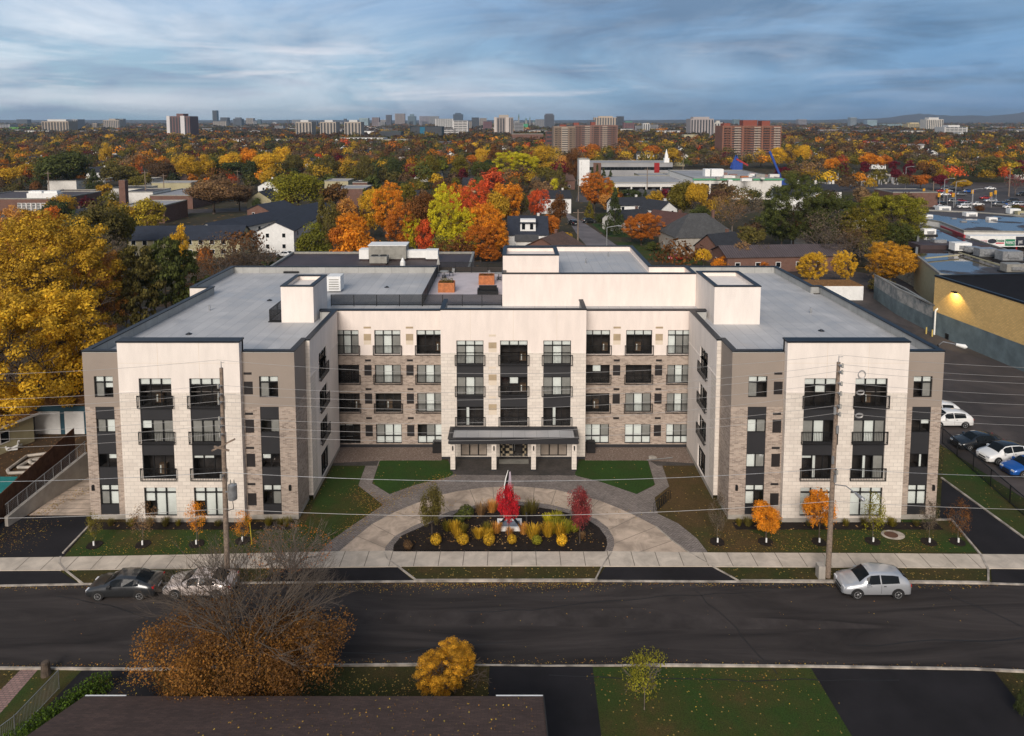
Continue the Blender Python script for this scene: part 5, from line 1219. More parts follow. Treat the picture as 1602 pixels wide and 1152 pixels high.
def patio_table(px_, py_, lab, rz=0):
    x, y = gp(px_, py_, ZR + .03); z = ZR + .03; s = empty('patio_table', (x, y, z), 0, lab, 'table')
    m = MB(); m.tube((x, y, z + .7), (x, y, z + .74), .55, .55, 20); m.build('table_top', M['grille'], s)
    m = MB(); m.tube((x, y, z), (x, y, z + .7), .05, .05, 8); m.tube((x, y, z), (x, y, z + .03), .3, .28, 14); m.build('leg', M['black'], s)
    for k in range(3):
        a = k * 2.1 + .6; c = (x + math.cos(a) * .95, y + math.sin(a) * .95); ch = empty('patio_chair', (*c, z), 0, f'{["left", "right", "front"][k]} chair at the {lab.split(",")[0]}', 'chair', 'terrace chairs')
        m = MB(); m.box(c[0] - .24, c[1] - .24, z + .42, c[0] + .24, c[1] + .24, z + .46); m.build('seat', M['black'], ch)
        e = Vector((math.cos(a), math.sin(a), 0)) * .24; f = Vector((-math.sin(a), math.cos(a), 0)) * .24; p = Vector((*c, z)); m = MB()
        for t in range(5): b0 = p + e + f * (t / 2 - 1); m.bar(b0 + Vector((0, 0, .46)), b0 + e * .3 + Vector((0, 0, .92)), .03)
        m.bar(p + e * 1.3 + f + Vector((0, 0, .92)), p + e * 1.3 - f + Vector((0, 0, .92)), .04); m.build('backrest', M['steel'], ch)
        for u in (-1, 1):
            for v in (-1, 1): m = MB(); m.tube((c[0] + u * .21, c[1] + v * .21, z), (c[0] + u * .2, c[1] + v * .2, z + .42), .018, .018, 6); m.build('leg', M['black'], ch)
patio_table(695, 434, 'round terrace table near the left railing, beside a planter'); patio_table(780, 437, 'round terrace table beside the penthouse wall')
x, y = gp(763, 462, ZR + .03); z = ZR + .03; s = empty('patio_sofa', (x, y + .3, z), 0, 'black covered sofa on the roof terrace near the front railing', 'sofa')
m = MB(); m.box(x - .95, y, z + .05, x + .95, y + .8, z + .42); m.build('seat', M['black'], s); m = MB(); m.box(x - .95, y + .802, z + .05, x + .95, y + 1.0, z + .85); m.build('backrest', M['black'], s)
for u in (-1, 1): m = MB(); m.box(x + u * .96, y, z + .05, x + u * 1.1, y + 1.0, z + .6); m.build('armrest', M['black'], s)
x, y = gp(686, 428, ZR + .03); s = empty('folded_parasol', (x, y, z), 0, 'folded grey parasol standing at the back left of the terrace', 'parasol')
m = MB(); m.tube((x, y, z), (x, y, z + 2.2), .03, .03, 8); m.tube((x, y, z), (x, y, z + .08), .35, .3, 14); m.build('pole', M['steel'], s); m = MB(); m.tube((x, y, z + 1.1), (x, y, z + 2.1), .22, .04, 10); m.build('canopy', M['blindg'], s)
x, y = gp(522, 458, ZR); s = empty('condenser', (x, y, ZR), 0, 'white ventilation unit beside the left roof tower', 'ventilation unit')
m = MB(); m.box(x - .7, y, ZR + .15, x + .75, y + 1.6, ZR + 1.75); m.build('case', M['white'], s); m = MB()
for i in range(5): m.box(x - .5, y - .012, ZR + .35 + i * .25, x + .55, y, ZR + .45 + i * .25)
m.build('louvre', M['grille'], s)
x, y = gp(455, 428, ZR); m = MB(); m.box(x - .9, y, ZR, x + .9, y + .6, ZR + .22); tag(m.build('roof_hatch', M['black']), 'flat black roof hatch on the left wing behind the roof tower', 'roof hatch')
# ================================================================= the neighbourhood: houses, low buildings, streets
def gable(x, y, rz, w, d, hw, hr, wall, roof, label, name='house', cat='house', group=None, over=.35, win=2, chimney=True, hip=False, storeys=1, dormer=False, z=0.0, door=False, porch=False):
    """a house: w along the ridge, d across; walls hw high, ridge hr above them"""
    r = empty(name, (0, 0, 0), 0, label, cat, group)
    m = MB(); a, b = w / 2, d / 2
    m.box(-a, -b, -.1, a, b, hw)
    if not hip:
        for s in (-1, 1): f = [(s * a, -b, hw), (s * a, b, hw), (s * a, 0, hw + hr * .97)]; m.face(f if s > 0 else f[::-1])
    m.build('wall', M[wall], r)
    m = MB(); t = .14; o = over; k = hr / b; A, Bq = a + o, b + o; ze_ = hw - o * k; rx = A if not hip else max(.2, A - b * .95)
    top = [(-rx, 0, hw + hr), (rx, 0, hw + hr)]
    for s in (-1, 1):
        f = [(-A, s * Bq, ze_), (A, s * Bq, ze_), top[1], top[0]]; f = f if s < 0 else f[::-1]; m.face([(p[0], p[1], p[2] + t) for p in f]); m.face([p for p in f][::-1])
        e = [(-A, s * Bq, ze_), (A, s * Bq, ze_), (A, s * Bq, ze_ + t), (-A, s * Bq, ze_ + t)]; m.face(e if s < 0 else e[::-1])
        if hip: f = [(s * A, -Bq, ze_), (s * A, Bq, ze_), (s * rx, 0, hw + hr)]; f = f if s > 0 else f[::-1]; m.face([(p[0], p[1], p[2] + t) for p in f])
        else:
            for q in (-1, 1):
                e = [(s * A, q * Bq, ze_), (s * A, 0, hw + hr), (s * A, 0, hw + hr + t), (s * A, q * Bq, ze_ + t)]; m.face(e if s * q < 0 else e[::-1])
    rf = m.build('roof', M[roof], r)
    if chimney: m = MB(); m.box(a * .5, .1, hw, a * .5 + .6, .7, hw + hr + .7); m.box(a * .5 - .05, .05, hw + hr + .7, a * .5 + .65, .75, hw + hr + .8); m.build('chimney', M['brickred' if wall != 'white' else 'offwhite'], rf)
    for st_ in range(storeys):
        zb = .9 + st_ * (hw / max(1, storeys))
        for s in (-1, 1):
            n = max(1, win)
            for i in range(n):
                u = -a + w * (i + .5) / n
                f = MB(); f.box(u - .55, s * b, zb, u + .55, s * (b + .05), zb + 1.15); wd = f.build('window', M['white'], r)
                f = MB(); f.box(u - .46, s * (b + .03), zb + .09, u + .46, s * (b + .065), zb + 1.06); f.build('pane', M['autoglass'], wd)
            for i in (-.45, .45):
                u = i * b
                f = MB(); f.box(s * a, u - .45, zb, s * (a + .05), u + .45, zb + 1.1); wd = f.build('window', M['white'], r)
                f = MB(); f.box(s * (a + .03), u - .37, zb + .08, s * (a + .065), u + .37, zb + 1.02); f.build('pane', M['autoglass'], wd)
    if dormer:
        m = MB(); m.box(-1.9, -b * .86, hw + .1, 1.9, -.1, hw + hr * .93); dm = m.build('dormer', M['white'], r)
        m = MB(); m.face([(-2.2, -b * .98, hw + hr * .72), (2.2, -b * .98, hw + hr * .72), (2.2, .2, hw + hr * 1.06), (-2.2, .2, hw + hr * 1.06)]); m.box(-2.2, -b * .98, hw + hr * .70, 2.2, -b * .9, hw + hr * .76); m.build('dormer_roof', M[roof], dm)
        for u in (-1.1, .9): m = MB(); m.box(u - .4, -b * .86 - .04, hw + hr * .28, u + .4, -b * .86, hw + hr * .66); m.build('pane', M['autoglass'], dm)
    if door: m = MB(); m.box(-.5, -b - .05, 0, .5, -b, 2.1); m.build('door', M['carred'], r)
    if porch: m = MB(); m.box(-a, -b - 2.2, 2.3, -a * .1, -b, 2.55); [m.box(q - .1, -b - 2.1, 0, q + .1, -b - 1.9, 2.3) for q in (-a + .2, -a * .3)]; m.build('porch', M['white'], r)
    r.location = (x, y, z); r.rotation_euler.z = rz; return r
def gpx(px_, py_): return gp(px_, py_)
M['shnavy'] = shingle('navy_shingle', (.030, .038, .058), (.022, .028, .044)); M['flatdark'] = plain('brown_tar_roof', (.050, .032, .032), .6, var=.2, scale=.3); M['flatgrey'] = plain('pale_gravel_roof', (.30, .30, .31), .8, var=.15, scale=.1)
M['flatblack'] = plain('black_tar_roof', (.012, .011, .013), .95, var=.25, scale=.2, spec=.12); M['wetroof'] = plain('wet_ponding_roof', (.034, .024, .022), .14, var=.4, scale=.12, spec=.9, dist=1.0)
nt_ = M['wetroof'].node_tree; tn = nd(nt_, 'ShaderNodeTexNoise'); tn.inputs['Scale'].default_value = .09; tn.inputs['Detail'].default_value = 5; tt = nd(nt_, 'ShaderNodeTexCoord'); nt_.links.new(tt.outputs['Object'], tn.inputs['Vector']); nt_.links.new(ramp(nt_, tn.outputs[0], [(.50, .05), (.56, .7)]), nt_.nodes['Principled BSDF'].inputs['Roughness'])
M['metalroof'] = brickmat('standing_seam_roof', (.10, .08, .085), (.09, .07, .075), (.04, .03, .03), .5, 40, .06, flat=True)
# --- left yard: beige house, blue garage, pool, garden edging
def poly_house(label, base, hts, wall, roof, name, cat):
    pass
e0, e1 = gp(53, 700), gp(0, 722)
hs = empty('house', (-47.5, 62.5, 0), 0, 'small pale yellow house with leaf covered roof at the left picture edge', 'house')
cA = gp(54, 690); cB = gp(-60, 735); m = MB(); w_ = [cA, (cA[0] - 9, cA[1]), (cB[0] - 5, cB[1]), cB]
m.prism(w_, -.1, 2.7); m.build('wall', M['siding_y'], hs)
c2_ = [(cA[0] + .5, cA[1] + .5), (cA[0] - 9, cA[1] + .5), (cB[0] - 6, cB[1] - .6), (cB[0] + .5, cB[1] - .6)]
m = MB(); lo4 = [(x, y, 2.65) for x, y in c2_]; mid_ = ((c2_[0][0] + c2_[1][0]) / 2 - 1, c2_[0][1], 4.3), ((c2_[2][0] + c2_[3][0]) / 2 + .0, c2_[2][1], 4.3)
m.face([lo4[0], mid_[0], mid_[1], lo4[3]]); m.face([lo4[1], lo4[2], mid_[1], mid_[0]]); m.face([lo4[0], lo4[1], mid_[0]]); m.face([lo4[3], mid_[1], lo4[2]]); m.build('roof', M['shleaf'], hs)
m = MB(); m.bar(lo4[3], lo4[0], .12, .2); m.build('gutter', M['white'], hs)
d_ = (Vector(cB) - Vector(cA)).normalized(); n_ = Vector((-d_.y, d_.x)); n_ = n_ if n_.x > 0 else -n_
for t_, w2 in ((.35, .9), (.75, .9)):
    p = Vector(cA).lerp(Vector(cB), t_); q = p + d_ * w2; m = MB()
    f = [(p.x + n_.x * .04, p.y + n_.y * .04, .9), (q.x + n_.x * .04, q.y + n_.y * .04, .9), (q.x + n_.x * .04, q.y + n_.y * .04, 2.1), (p.x + n_.x * .04, p.y + n_.y * .04, 2.1)]
    m.face(f); wd = m.build('window', M['white'], hs); f2 = []
    c_ = Vector((sum(a[0] for a in f) / 4, sum(a[1] for a in f) / 4, 1.5)); m = MB(); m.face([tuple(c_ + (Vector(a) - c_) * .8 + Vector((n_.x, n_.y, 0)) * .02) for a in f]); m.build('pane', M['autoglass'], wd)
g0 = gp(60, 679); g1 = gp(136, 677); s = empty('garage', (g0[0] + 4, g0[1] + 3, 0), 0, 'teal blue double garage with two white doors and leaf covered roof', 'garage')
gt = at(60, 640, g0[1])[2]; m = MB(); m.box(g0[0] - .2, g0[1], -.1, g1[0] + 3, g0[1] + 6.5, gt + .55); m.build('wall', M['bluewall'], s)
m = MB(); a_, b_ = g0[0] - 3.2, g1[0] + 3.4; m.face([(g0[0] - .6, g0[1] - .4, gt + .5), (b_, g0[1] - .4, gt + .5), (b_, g0[1] + 4, gt + 2.3), (g0[0] + 3.2, g0[1] + 4, gt + 2.3)]); m.face([(g0[0] - .6, g0[1] - .4, gt + .5), (g0[0] + 3.2, g0[1] + 4, gt + 2.3), (g0[0] - .6, g0[1] + 8.4, gt + .5)]); m.face([(g0[0] - .6, g0[1] + 8.4, gt + .5), (g0[0] + 3.2, g0[1] + 4, gt + 2.3), (b_, g0[1] + 4, gt + 2.3), (b_, g0[1] + 8.4, gt + .5)]); m.build('roof', M['shleaf'], s)
for a_, b_ in (((61, 676), (100, 676)), ((107, 676), (137, 676))):
    xa, xb = gp(*a_)[0], gp(*b_)[0]; m = MB(); m.box(xa, g0[1] - .05, 0, xb, g0[1] - .003, gt - .25)
    for i in range(1, 4): m.box(xa, g0[1] - .056, i * .55, xb, g0[1] - .05, i * .55 + .03)
    m.build('garage_door', M['white'], s)
pa = gpl([(-40, 752), (28, 752), (10, 776), (-80, 776)]); m = MB(); m.prism(pa, 0, .35); s = m.build('pool_cover', plain('turquoise_cover', (.02, .22, .22), .5, var=.15)); tag(s, 'turquoise covered swimming pool behind the brown board fence', 'pool')
m = MB()
for l in ([(80, 711), (42, 716), (12, 738), (14, 743), (58, 741)], [(78, 718), (48, 722), (28, 734), (56, 734)], [(50, 722), (60, 722), (62, 727), (50, 728), (46, 725), (50, 722)]): m.path([(*gp(*q), .15) for q in l], .14, 6)
tag(m.build('garden_edging', plain('weathered_white_edging', (.42, .38, .33), .9, var=.3)), 'white stone garden edging laid in angular loops in the left yard', 'garden edging')
for i, (px_, py_, sc) in enumerate(((35, 690, .5), (28, 700, .4), (12, 708, .4))):
    c = gp(px_, py_); m = MB(); random.seed(i)
    for k in range(6): a, b = random.uniform(-.7, .7), random.uniform(-.5, .5); m.bar((c[0], c[1], .25), (c[0] + a, c[1] + b, random.uniform(.1, .8)), .14)
    tag(m.build('yard_clutter', M['white' if i else 'grille']), ['grey garden furniture piled beside the yellow house', 'white garden clutter beside the yellow house window', 'low white clutter against the yellow house wall'][i], 'clutter')
# dark shed & lot behind the left wing
sheet('rear_lot', gpl([(95, 560), (240, 560), (260, 480), (120, 480)]), -.018, M['asphlot'])
# --- low building behind with brown roof and units
zb_ = 9.3; fy = 97.0; ry = gp(600, 394, zb_)[1]; xl = gp(462, 394, zb_)[0]; xr = gp(742, 394, zb_)[0]; xl0, xr0 = xl, xr
s = empty('low_building', ((xl + xr) / 2, (fy + ry) / 2, 0), 0, 'flat brown roofed low building right behind the apartment building', 'building')
m = MB(); m.prism([(xl0, fy), (xr0, fy), (xr, ry), (xl0 - .5, ry)], -.1, zb_ - .35); m.build('wall', M['brick'], s)
m = MB(); m.prism([(xl0 + .2, fy + .2), (xr0 - .2, fy + .2), (xr - .2, ry - .2), (xl0 - .3, ry - .2)], zb_ - .35, zb_ - .3); m.build('roof', M['flatdark'], s)
m = MB(); m.ring([(xl0, fy), (xr0, fy), (xr, ry), (xl0 - .5, ry)], .3, zb_ - .35, zb_, out=.05); m.build('coping', M['grille'], s)
zr_ = zb_ - .3
def unit_(px0, px1, pyt, pyb, Y_, dep, mat, label, lid=None, fans=0):
    a, b = at(px0, pyb, Y_), at(px1, pyt, Y_); z0 = zr_; s = empty('rooftop_unit', ((a[0] + b[0]) / 2, Y_ + dep / 2, z0), 0, label, 'rooftop unit')
    m = MB(); m.box(a[0], Y_, z0 + .25, b[0], Y_ + dep, b[2]); n = int((b[0] - a[0]) / .8)
    for i in range(1, n): x_ = a[0] + (b[0] - a[0]) * i / n; m.box(x_ - .03, Y_ - .03, z0 + .3, x_ + .03, Y_, b[2] - .05)
    m.build('case', M[mat], s)
    m = MB(); m.box(a[0] + .2, Y_ + .2, z0, b[0] - .2, Y_ + dep - .2, z0 + .25); m.build('kerb', M['flatdark'], s)
    if lid: m = MB(); m.box(a[0] - .1, Y_ - .15, b[2], b[0] + .1, Y_ + dep + .1, b[2] + .12); m.build('lid', M[lid], s)
    if fans:
        for i in range(fans): m = MB(); x_ = a[0] + (b[0] - a[0]) * (i + .5) / fans; m.tube((x_, Y_ + dep / 2, b[2]), (x_, Y_ + dep / 2, b[2] + .1), .55, .55, 16); m.build('fan', M['black'], s)
    return s
unit_(577, 635, 385, 413, 115, 3.2, 'grille', 'large grey green ventilation unit on the brown roof', 'white'); unit_(562, 577, 391, 413, 115, 2, 'white', 'white duct box left of the large ventilation unit')
unit_(578, 605, 402, 416, 111.5, 2, 'grille', 'small unit with fans in front of the large ventilation unit', fans=2); unit_(636, 666, 392, 404, 116, 1.2, 'white', 'long white duct right of the large ventilation unit'); unit_(666, 685, 392, 410, 115, 1.8, 'white', 'white square duct box at the right end of the duct')
c = at(630, 413, 111); m = MB(); m.tube((c[0], 111, zr_), (c[0], 111, zr_ + .6), .4, .4, 14); m.tube((c[0], 111, zr_ + .6), (c[0], 111, zr_ + 1.2), .35, .1, 14); tag(m.build('roof_vent', M['white']), 'domed white roof vent on the brown roof', 'roof vent')
# --- right side: container, yellow brick store, grey block, plaza
c0, c1 = gp(1297, 470), gp(1356, 473); ct = at(1320, 448, c0[1])[2]; s = empty('container', ((c0[0] + c1[0]) / 2, c0[1] + 1.5, 0), 0, 'white storage container with leaves on its roof behind the right wing', 'container')
m = MB(); m.box(c0[0] - 3, c0[1], 0, c1[0], c0[1] + 5, ct)
for i in range(24): x_ = c0[0] + (c1[0] - c0[0]) * i / 24; m.box(x_, c0[1] - .03, .1, x_ + .12, c0[1], ct - .1)
m.build('body', M['white'], s); m = MB(); m.box(c0[0] - 3, c0[1], ct, c1[0], c0[1] + 5, ct + .08); m.build('roof', M['shleaf'], s)
Y1 = gp(1458, 521); Y2 = gp(1602, 582); dv = (Vector(Y2) - Vector(Y1)).normalized(); Y3 = Vector(Y1) + dv * 75; nr = Vector((-dv.y, dv.x)); nr = nr if nr.x > 0 else -nr
zy = at(1463, 433, Y1[1])[2]; s = empty('store_building', (Y1[0] + 5, Y1[1] - 5, 0), 0, 'long yellow brick store with grey blue lower wall and lit wall lamp', 'building')
P0, P1 = Vector(Y1), Y3; P2, P3 = P1 + nr * 45, P0 + nr * 45
m = MB(); m.prism([tuple(P0), tuple(P1), tuple(P2), tuple(P3)], 3.3, zy); m.build('upper_wall', brickmat('yellow_brick', (.80, .53, .20), (.68, .44, .16), (.55, .38, .17), .4, .2, .02, var=.12), s)
m = MB(); m.prism([tuple(P0), tuple(P1), tuple(P2), tuple(P3)], -.1, 3.3); m.build('lower_wall', plain('peeling_blue_grey_paint', (.12, .16, .175), .85, var=.25, scale=.5), s)
m = MB(); m.prism([tuple(P0 + nr * .4 - dv * -.4), tuple(P1 + nr * .4), tuple(P2), tuple(P3)], zy, zy + .05); m.build('roof', M['flatblack'], s)
m = MB(); m.ring([tuple(P1), tuple(P0), tuple(P3)][::-1], .4, zy, zy + .25, closed=False, out=.06); m.build('coping', M['coping'], s)
lp = P0 + dv * 4.5 - nr * .25; m = MB(); m.box(lp.x - .3, lp.y - .3, zy - 1.35, lp.x + .3, lp.y + .3, zy - 1.15); wl = m.build('wall_lamp', M['black'], s)
ld = D.lights.new('wall_lamp_light', 'SPOT'); lo_ = D.objects.new('wall_lamp_light', ld); col.objects.link(lo_); lo_.location = (lp.x - nr.x * .6, lp.y - nr.y * .6, zy - 1.4); ld.energy = 260; ld.color = (1, .72, .25); ld.spot_size = R(120); ld.shadow_soft_size = .2
lo_.rotation_euler = Vector((-nr.x * .9, -nr.y * .9, 1.2)).to_track_quat('Z', 'Y').to_euler()
pp = P0 + dv * .9 - nr * .3; m = MB(); m.path([(pp.x, pp.y, 0), (pp.x, pp.y, 3.6), (pp.x + nr.x * .4, pp.y + nr.y * .4, 3.9)], .12, 8); m.build('gas_pipe', M['white'], s)
for k in (.4, 1.7): q = P0 + dv * k - nr * 1.2; b = MB(); b.tube((q.x, q.y, 0), (q.x, q.y, 1.0), .1, .1, 8); tag(b.build('bollard', plain('yellow_bollard' + str(k), (.55, .42, .12), .6)), ['left', 'right'][k > 1] + ' yellow bollard by the white pipe at the corner of the yellow store', 'bollard')
# grey painted block left of it
G0 = gp(1402, 492); gz = at(1403, 453, G0[1])[2]; s = empty('service_block', (G0[0] + 3, G0[1] + 2, 0), 0, 'low grey block with peeling white band against the yellow store', 'building')
GP1 = P0 - nr * .02; gB = Vector(G0); back = Vector((.15, 1)).normalized() * 11
m = MB(); m.prism([tuple(gB), tuple(GP1), tuple(GP1 + back), tuple(gB + back)], -.1, gz * .55); m.build('lower_wall', plain('grey_blue_paint', (.13, .17, .18), .85, var=.25, scale=.6), s)
m = MB(); m.prism([tuple(gB), tuple(GP1), tuple(GP1 + back), tuple(gB + back)], gz * .55, gz); m.build('upper_wall', plain('peeling_white_paint', (.16, .18, .18), .85, var=.3, scale=.9, c2=(.45, .42, .38)), s)
m = MB(); m.prism([tuple(gB + Vector((.4, .4))), tuple(GP1 + Vector((-.4, .4))), tuple(GP1 + back + Vector((-.4, -.4))), tuple(gB + back + Vector((.4, -.4)))], gz, gz + .04); m.build('roof', M['flatblack'], s)
m = MB(); m.ring([tuple(gB), tuple(GP1), tuple(GP1 + back), tuple(gB + back)], .3, gz, gz + .22, out=.03); m.build('coping', M['grille'], s)
tp = gp(1490, 530); m = MB(); m.ring([(tp[0] - 1, tp[1] - .6), (tp[0] + 1, tp[1] - .6), (tp[0] + 1, tp[1] + .6), (tp[0] - 1, tp[1] + .6)], .08, 0, .8); m.box(tp[0] - .9, tp[1] - .5, 0, tp[0] + .9, tp[1] + .5, .1); tag(m.build('rubber_tub', M['black']), 'black open tub standing against the grey blue wall of the yellow store', 'tub')
# beige building behind with a lit door lamp
B0 = gp(1428, 448); B1 = gp(1480, 470); bz = at(1432, 403, B0[1])[2]; s = empty('warehouse', (B0[0] + 10, B0[1] + 5, 0), 0, 'beige walled warehouse with small lit lamp behind the yellow store', 'building')
dq = (Vector(B1) - Vector(B0)).normalized(); bq = Vector((.15, 1)).normalized() * 26; m = MB(); E1 = Vector(B0) + dq * 40; m.prism([B0, tuple(E1), tuple(E1 + bq), tuple(Vector(B0) + bq)], -.1, bz); m.build('wall', plain('beige_block_wall', (.30, .27, .20), .9, var=.12), s)
m = MB(); m.prism([tuple(Vector(B0) + Vector((.4, .6))), tuple(E1), tuple(E1 + bq), tuple(Vector(B0) + bq)], bz, bz + .05); m.build('roof', M['wetroof'], s)
m = MB(); m.ring([B0, tuple(E1)], .4, bz, bz + .3, closed=False, out=.04); m.build('coping', M['flatblack'], s)
m = MB(); m.box(B0[0] + 2, B0[1] - 3.2, 0, B0[0] + 3.2, B0[1] - 1.5, 2.4)
ll = at(1456, 433, B0[1] - 4.5); m = MB(); m.tube((ll[0], ll[1] - .1, ll[2] - .15), (ll[0], ll[1] - .1, ll[2] + .15), .16, .16, 10)
em = D.materials.new('lit_lamp'); em.use_nodes = True; em.node_tree.nodes['Principled BSDF'].inputs['Emission Color'].default_value = (1, .85, .6, 1); em.node_tree.nodes['Principled BSDF'].inputs['Emission Strength'].default_value = 6; m.build('wall_lamp', em, s)
# plaza with wet roofs
def flatbld(label, pts, z, wall, roof, name='plaza_building', cop='grille', cat='building', par=.35, group=None):
    cx = sum(p[0] for p in pts) / len(pts); cy = sum(p[1] for p in pts) / len(pts)
    a_ = sum(pts[i][0] * pts[(i + 1) % len(pts)][1] - pts[(i + 1) % len(pts)][0] * pts[i][1] for i in range(len(pts)))
    if a_ < 0: pts = pts[::-1]
    s = empty(name, (cx, cy, 0), 0, label, cat, group); m = MB(); m.prism(pts, -.1, z - par); m.build('wall', M[wall], s)
    m = MB(); m.prism([(cx + (x - cx) * .985, cy + (y - cy) * .985) for x, y in pts], z - par, z - par + .05); m.build('roof', M[roof], s)
    m = MB(); m.ring(pts, .35, z - par, z, out=.05); m.build('coping', M[cop], s); return s
ZPL = 6.5
def rp(l, z=ZPL): return [gp(x, y, z) for x, y in l]
flatbld('plaza building with wet blue reflecting roof and many ventilation units', rp([(1432, 398), (1470, 428), (1620, 440), (1950, 470), (1780, 440), (1600, 398), (1470, 356), (1438, 350)]), ZPL, 'siding_y', 'wetroof')
q0, q1 = gp(1440, 388, ZPL), gp(1552, 389, ZPL); m = MB(); m.box(q0[0], q0[1], ZPL - .4, q1[0], q0[1] + 4.5, ZPL + .5); tag(m.build('roof_wall', M['flatdark']), 'long low dark brown wall across the near wet plaza roof', 'roof wall')
sf = flatbld('far plaza building with wet roof and long shop sign band facing the car park', rp([(1440, 345), (1470, 350), (1508, 365), (1602, 366), (1760, 366), (1700, 348), (1530, 335), (1440, 331)]), ZPL + .6, 'offwhite', 'wetroof')
sa, sb = gp(1508, 365.5, ZPL + .6), gp(1640, 366, ZPL + .6); zA = 5.0; m = MB(); m.box(sa[0], sa[1] - 2.2, 4.6, sb[0] + 20, sa[1] - .1, 6.9); m.build('sign_band', M['white'], sf); m = MB(); m.box(sa[0], sa[1] - .6, 0, sb[0] + 20, sa[1] - .08, 4.6); m.build('shop_front', M['room'], sf); m = MB(); [m.box(sa[0] + i * 3.3, sa[1] - 2.1, 0, sa[0] + i * 3.3 + .25, sa[1] - 1.85, 4.6) for i in range(14)]; m.build('column', M['carred'], sf)
red = gp(1472, 351, ZPL + .6); m = MB(); m.bar((red[0] - .3, red[1] - .6, 6.3), (sa[0] - .2, sa[1] - .6, 6.3), .3, 1.2); m.build('red_band', plain('red_fascia', (.35, .03, .04), .6), sf)
def sign(text, px0, px1, zc, hh, fgm, bgm=None, box=None):
    xa, xb = at(px0, 362, sa[1] - 2.2)[0], at(px1, 362, sa[1] - 2.2)[0]; y_ = sa[1] - 2.21
    if bgm: q = MB(); q.box(box[0] if box else xa - .3, y_ - .03, zc - hh * .75, box[1] if box else xb + .3, y_ + .04, zc + hh * .75); q.build('sign_board', bgm, sf)
    cu_ = D.curves.new('lettering', 'FONT'); cu_.body = text; cu_.size = 1; cu_.extrude = .02; cu_.resolution_u = 2; cu_.materials.append(fgm)
    tc_ = D.objects.new('lettering_curve', cu_); me_ = D.meshes.new_from_object(tc_); D.objects.remove(tc_)
    vx = [v.co.x for v in me_.vertices]; w0 = max(vx) - min(vx); t_ = D.objects.new('lettering', me_); col.objects.link(t_)
    t_.location = (xa - sf.location.x, y_ - .06 - sf.location.y, zc - hh * .36); t_.rotation_euler = (R(90), 0, 0); t_.scale = ((xb - xa) / w0, hh, 1); t_.parent = sf
gm = plain('sign_green', (.02, .20, .10), .6); rm_ = plain('sign_red', (.5, .03, .05), .6); dk = plain('sign_dark', (.02, .025, .04), .6); pk = plain('sign_pink', (.62, .35, .38), .6)
sign('First Choice', 1510, 1531, 5.7, 1.0, rm_); sign('HAIRCUTTERS', 1533, 1545, 5.75, .8, pk)
ox = at(1553, 362, sa[1] - 2.2)[0]; q = MB(); q.prism([(ox + math.cos(a * .5236) * .95, math.sin(a * .5236) * .5) for a in range(12)], 0, .05); q.v = [(x_, sa[1] - 2.21 - z_, 5.8 + y_) for x_, y_, z_ in q.v]; q.build('oval_emblem', dk, sf)
sign('Greenstone', 1559, 1572, 6.0, 1.0, gm); q = MB(); a1, a2 = at(1559, 362, sa[1] - 2.2)[0], at(1572, 362, sa[1] - 2.2)[0]; q.box(a1, sa[1] - 2.24, 5.25, a2, sa[1] - 2.2, 5.5); q.build('red_line', rm_, sf)
sign('PHARMACY', 1574.5, 1588, 5.5, .95, M['white'], gm, (at(1573.5, 362, sa[1] - 2.2)[0], at(1589, 362, sa[1] - 2.2)[0])); sign('pet', 1594, 1600, 5.8, 1.3, M['white'], dk, (at(1590, 362, sa[1] - 2.2)[0], at(1606, 362, sa[1] - 2.2)[0]))
M['ac'] = M['grille']
UN = [(1452, 341, 2.6, 'white'), (1475, 331, 4.5, 'white'), (1492, 344, 1.6, 'steel'), (1507, 349, 1.8, 'steel'), (1517, 340, 4, 'white'), (1551, 346, 3, 'white'), (1452, 366, 3.6, 'white'), (1468, 383, 3.4, 'steel'), (1502, 391, 4.5, 'white'), (1521, 394, 3.2, 'steel'), (1541, 400, 4.4, 'steel'), (1578, 406, 5, 'steel'), (1583, 424, 4, 'grille'), (1596, 424, 3.4, 'white'), (1585, 334, 4, 'white'), (1596, 336, 3, 'siding_y')]
for i, (px_, py_, w_, mt) in enumerate(sorted(UN)):
    x, y = gp(px_, py_, ZPL); s = empty('rooftop_unit', (x, y, ZPL - .35), 0, f'rooftop ventilation unit on the wet plaza roofs, {ordinal(i, len(UN))} in the picture', 'rooftop unit', 'ventilation units on the plaza roofs'); z = ZPL - .35; w_ *= .72
    h_ = w_ * .46; m = MB(); m.box(x - w_ / 2, y - w_ * .3, z + .35, x + w_ / 2, y + w_ * .3, z + h_ + .3); m.build('case', M[mt], s)
    m = MB(); m.box(x - w_ / 2 - .3, y - w_ * .3 - .2, z, x + w_ / 2 + .3, y + w_ * .3 + .2, z + .35); m.build('base', M['trim'], s)
    m = MB(); m.box(x - w_ * .25, y - w_ * .3 - .35, z + h_ * .5, x + w_ * .3, y - w_ * .3 - .01, z + h_ * .9); m.build('hood', M['steel'], s)
for i, (a_, b_) in enumerate((((1448, 405), (1500, 400)), ((1500, 396), (1590, 424)), ((1460, 344), (1500, 340)))):
    m = MB(); p, q = gp(*a_, ZPL), gp(*b_, ZPL); m.bar((*p, ZPL + .1), (*q, ZPL + .1), .25, .2); tag(m.build('roof_pipe', M['siding_y']), ['white pipe run across the near wet roof', 'pipe gangway linking the big units on the near wet roof', 'pipe on the far wet roof'][i], 'pipe')
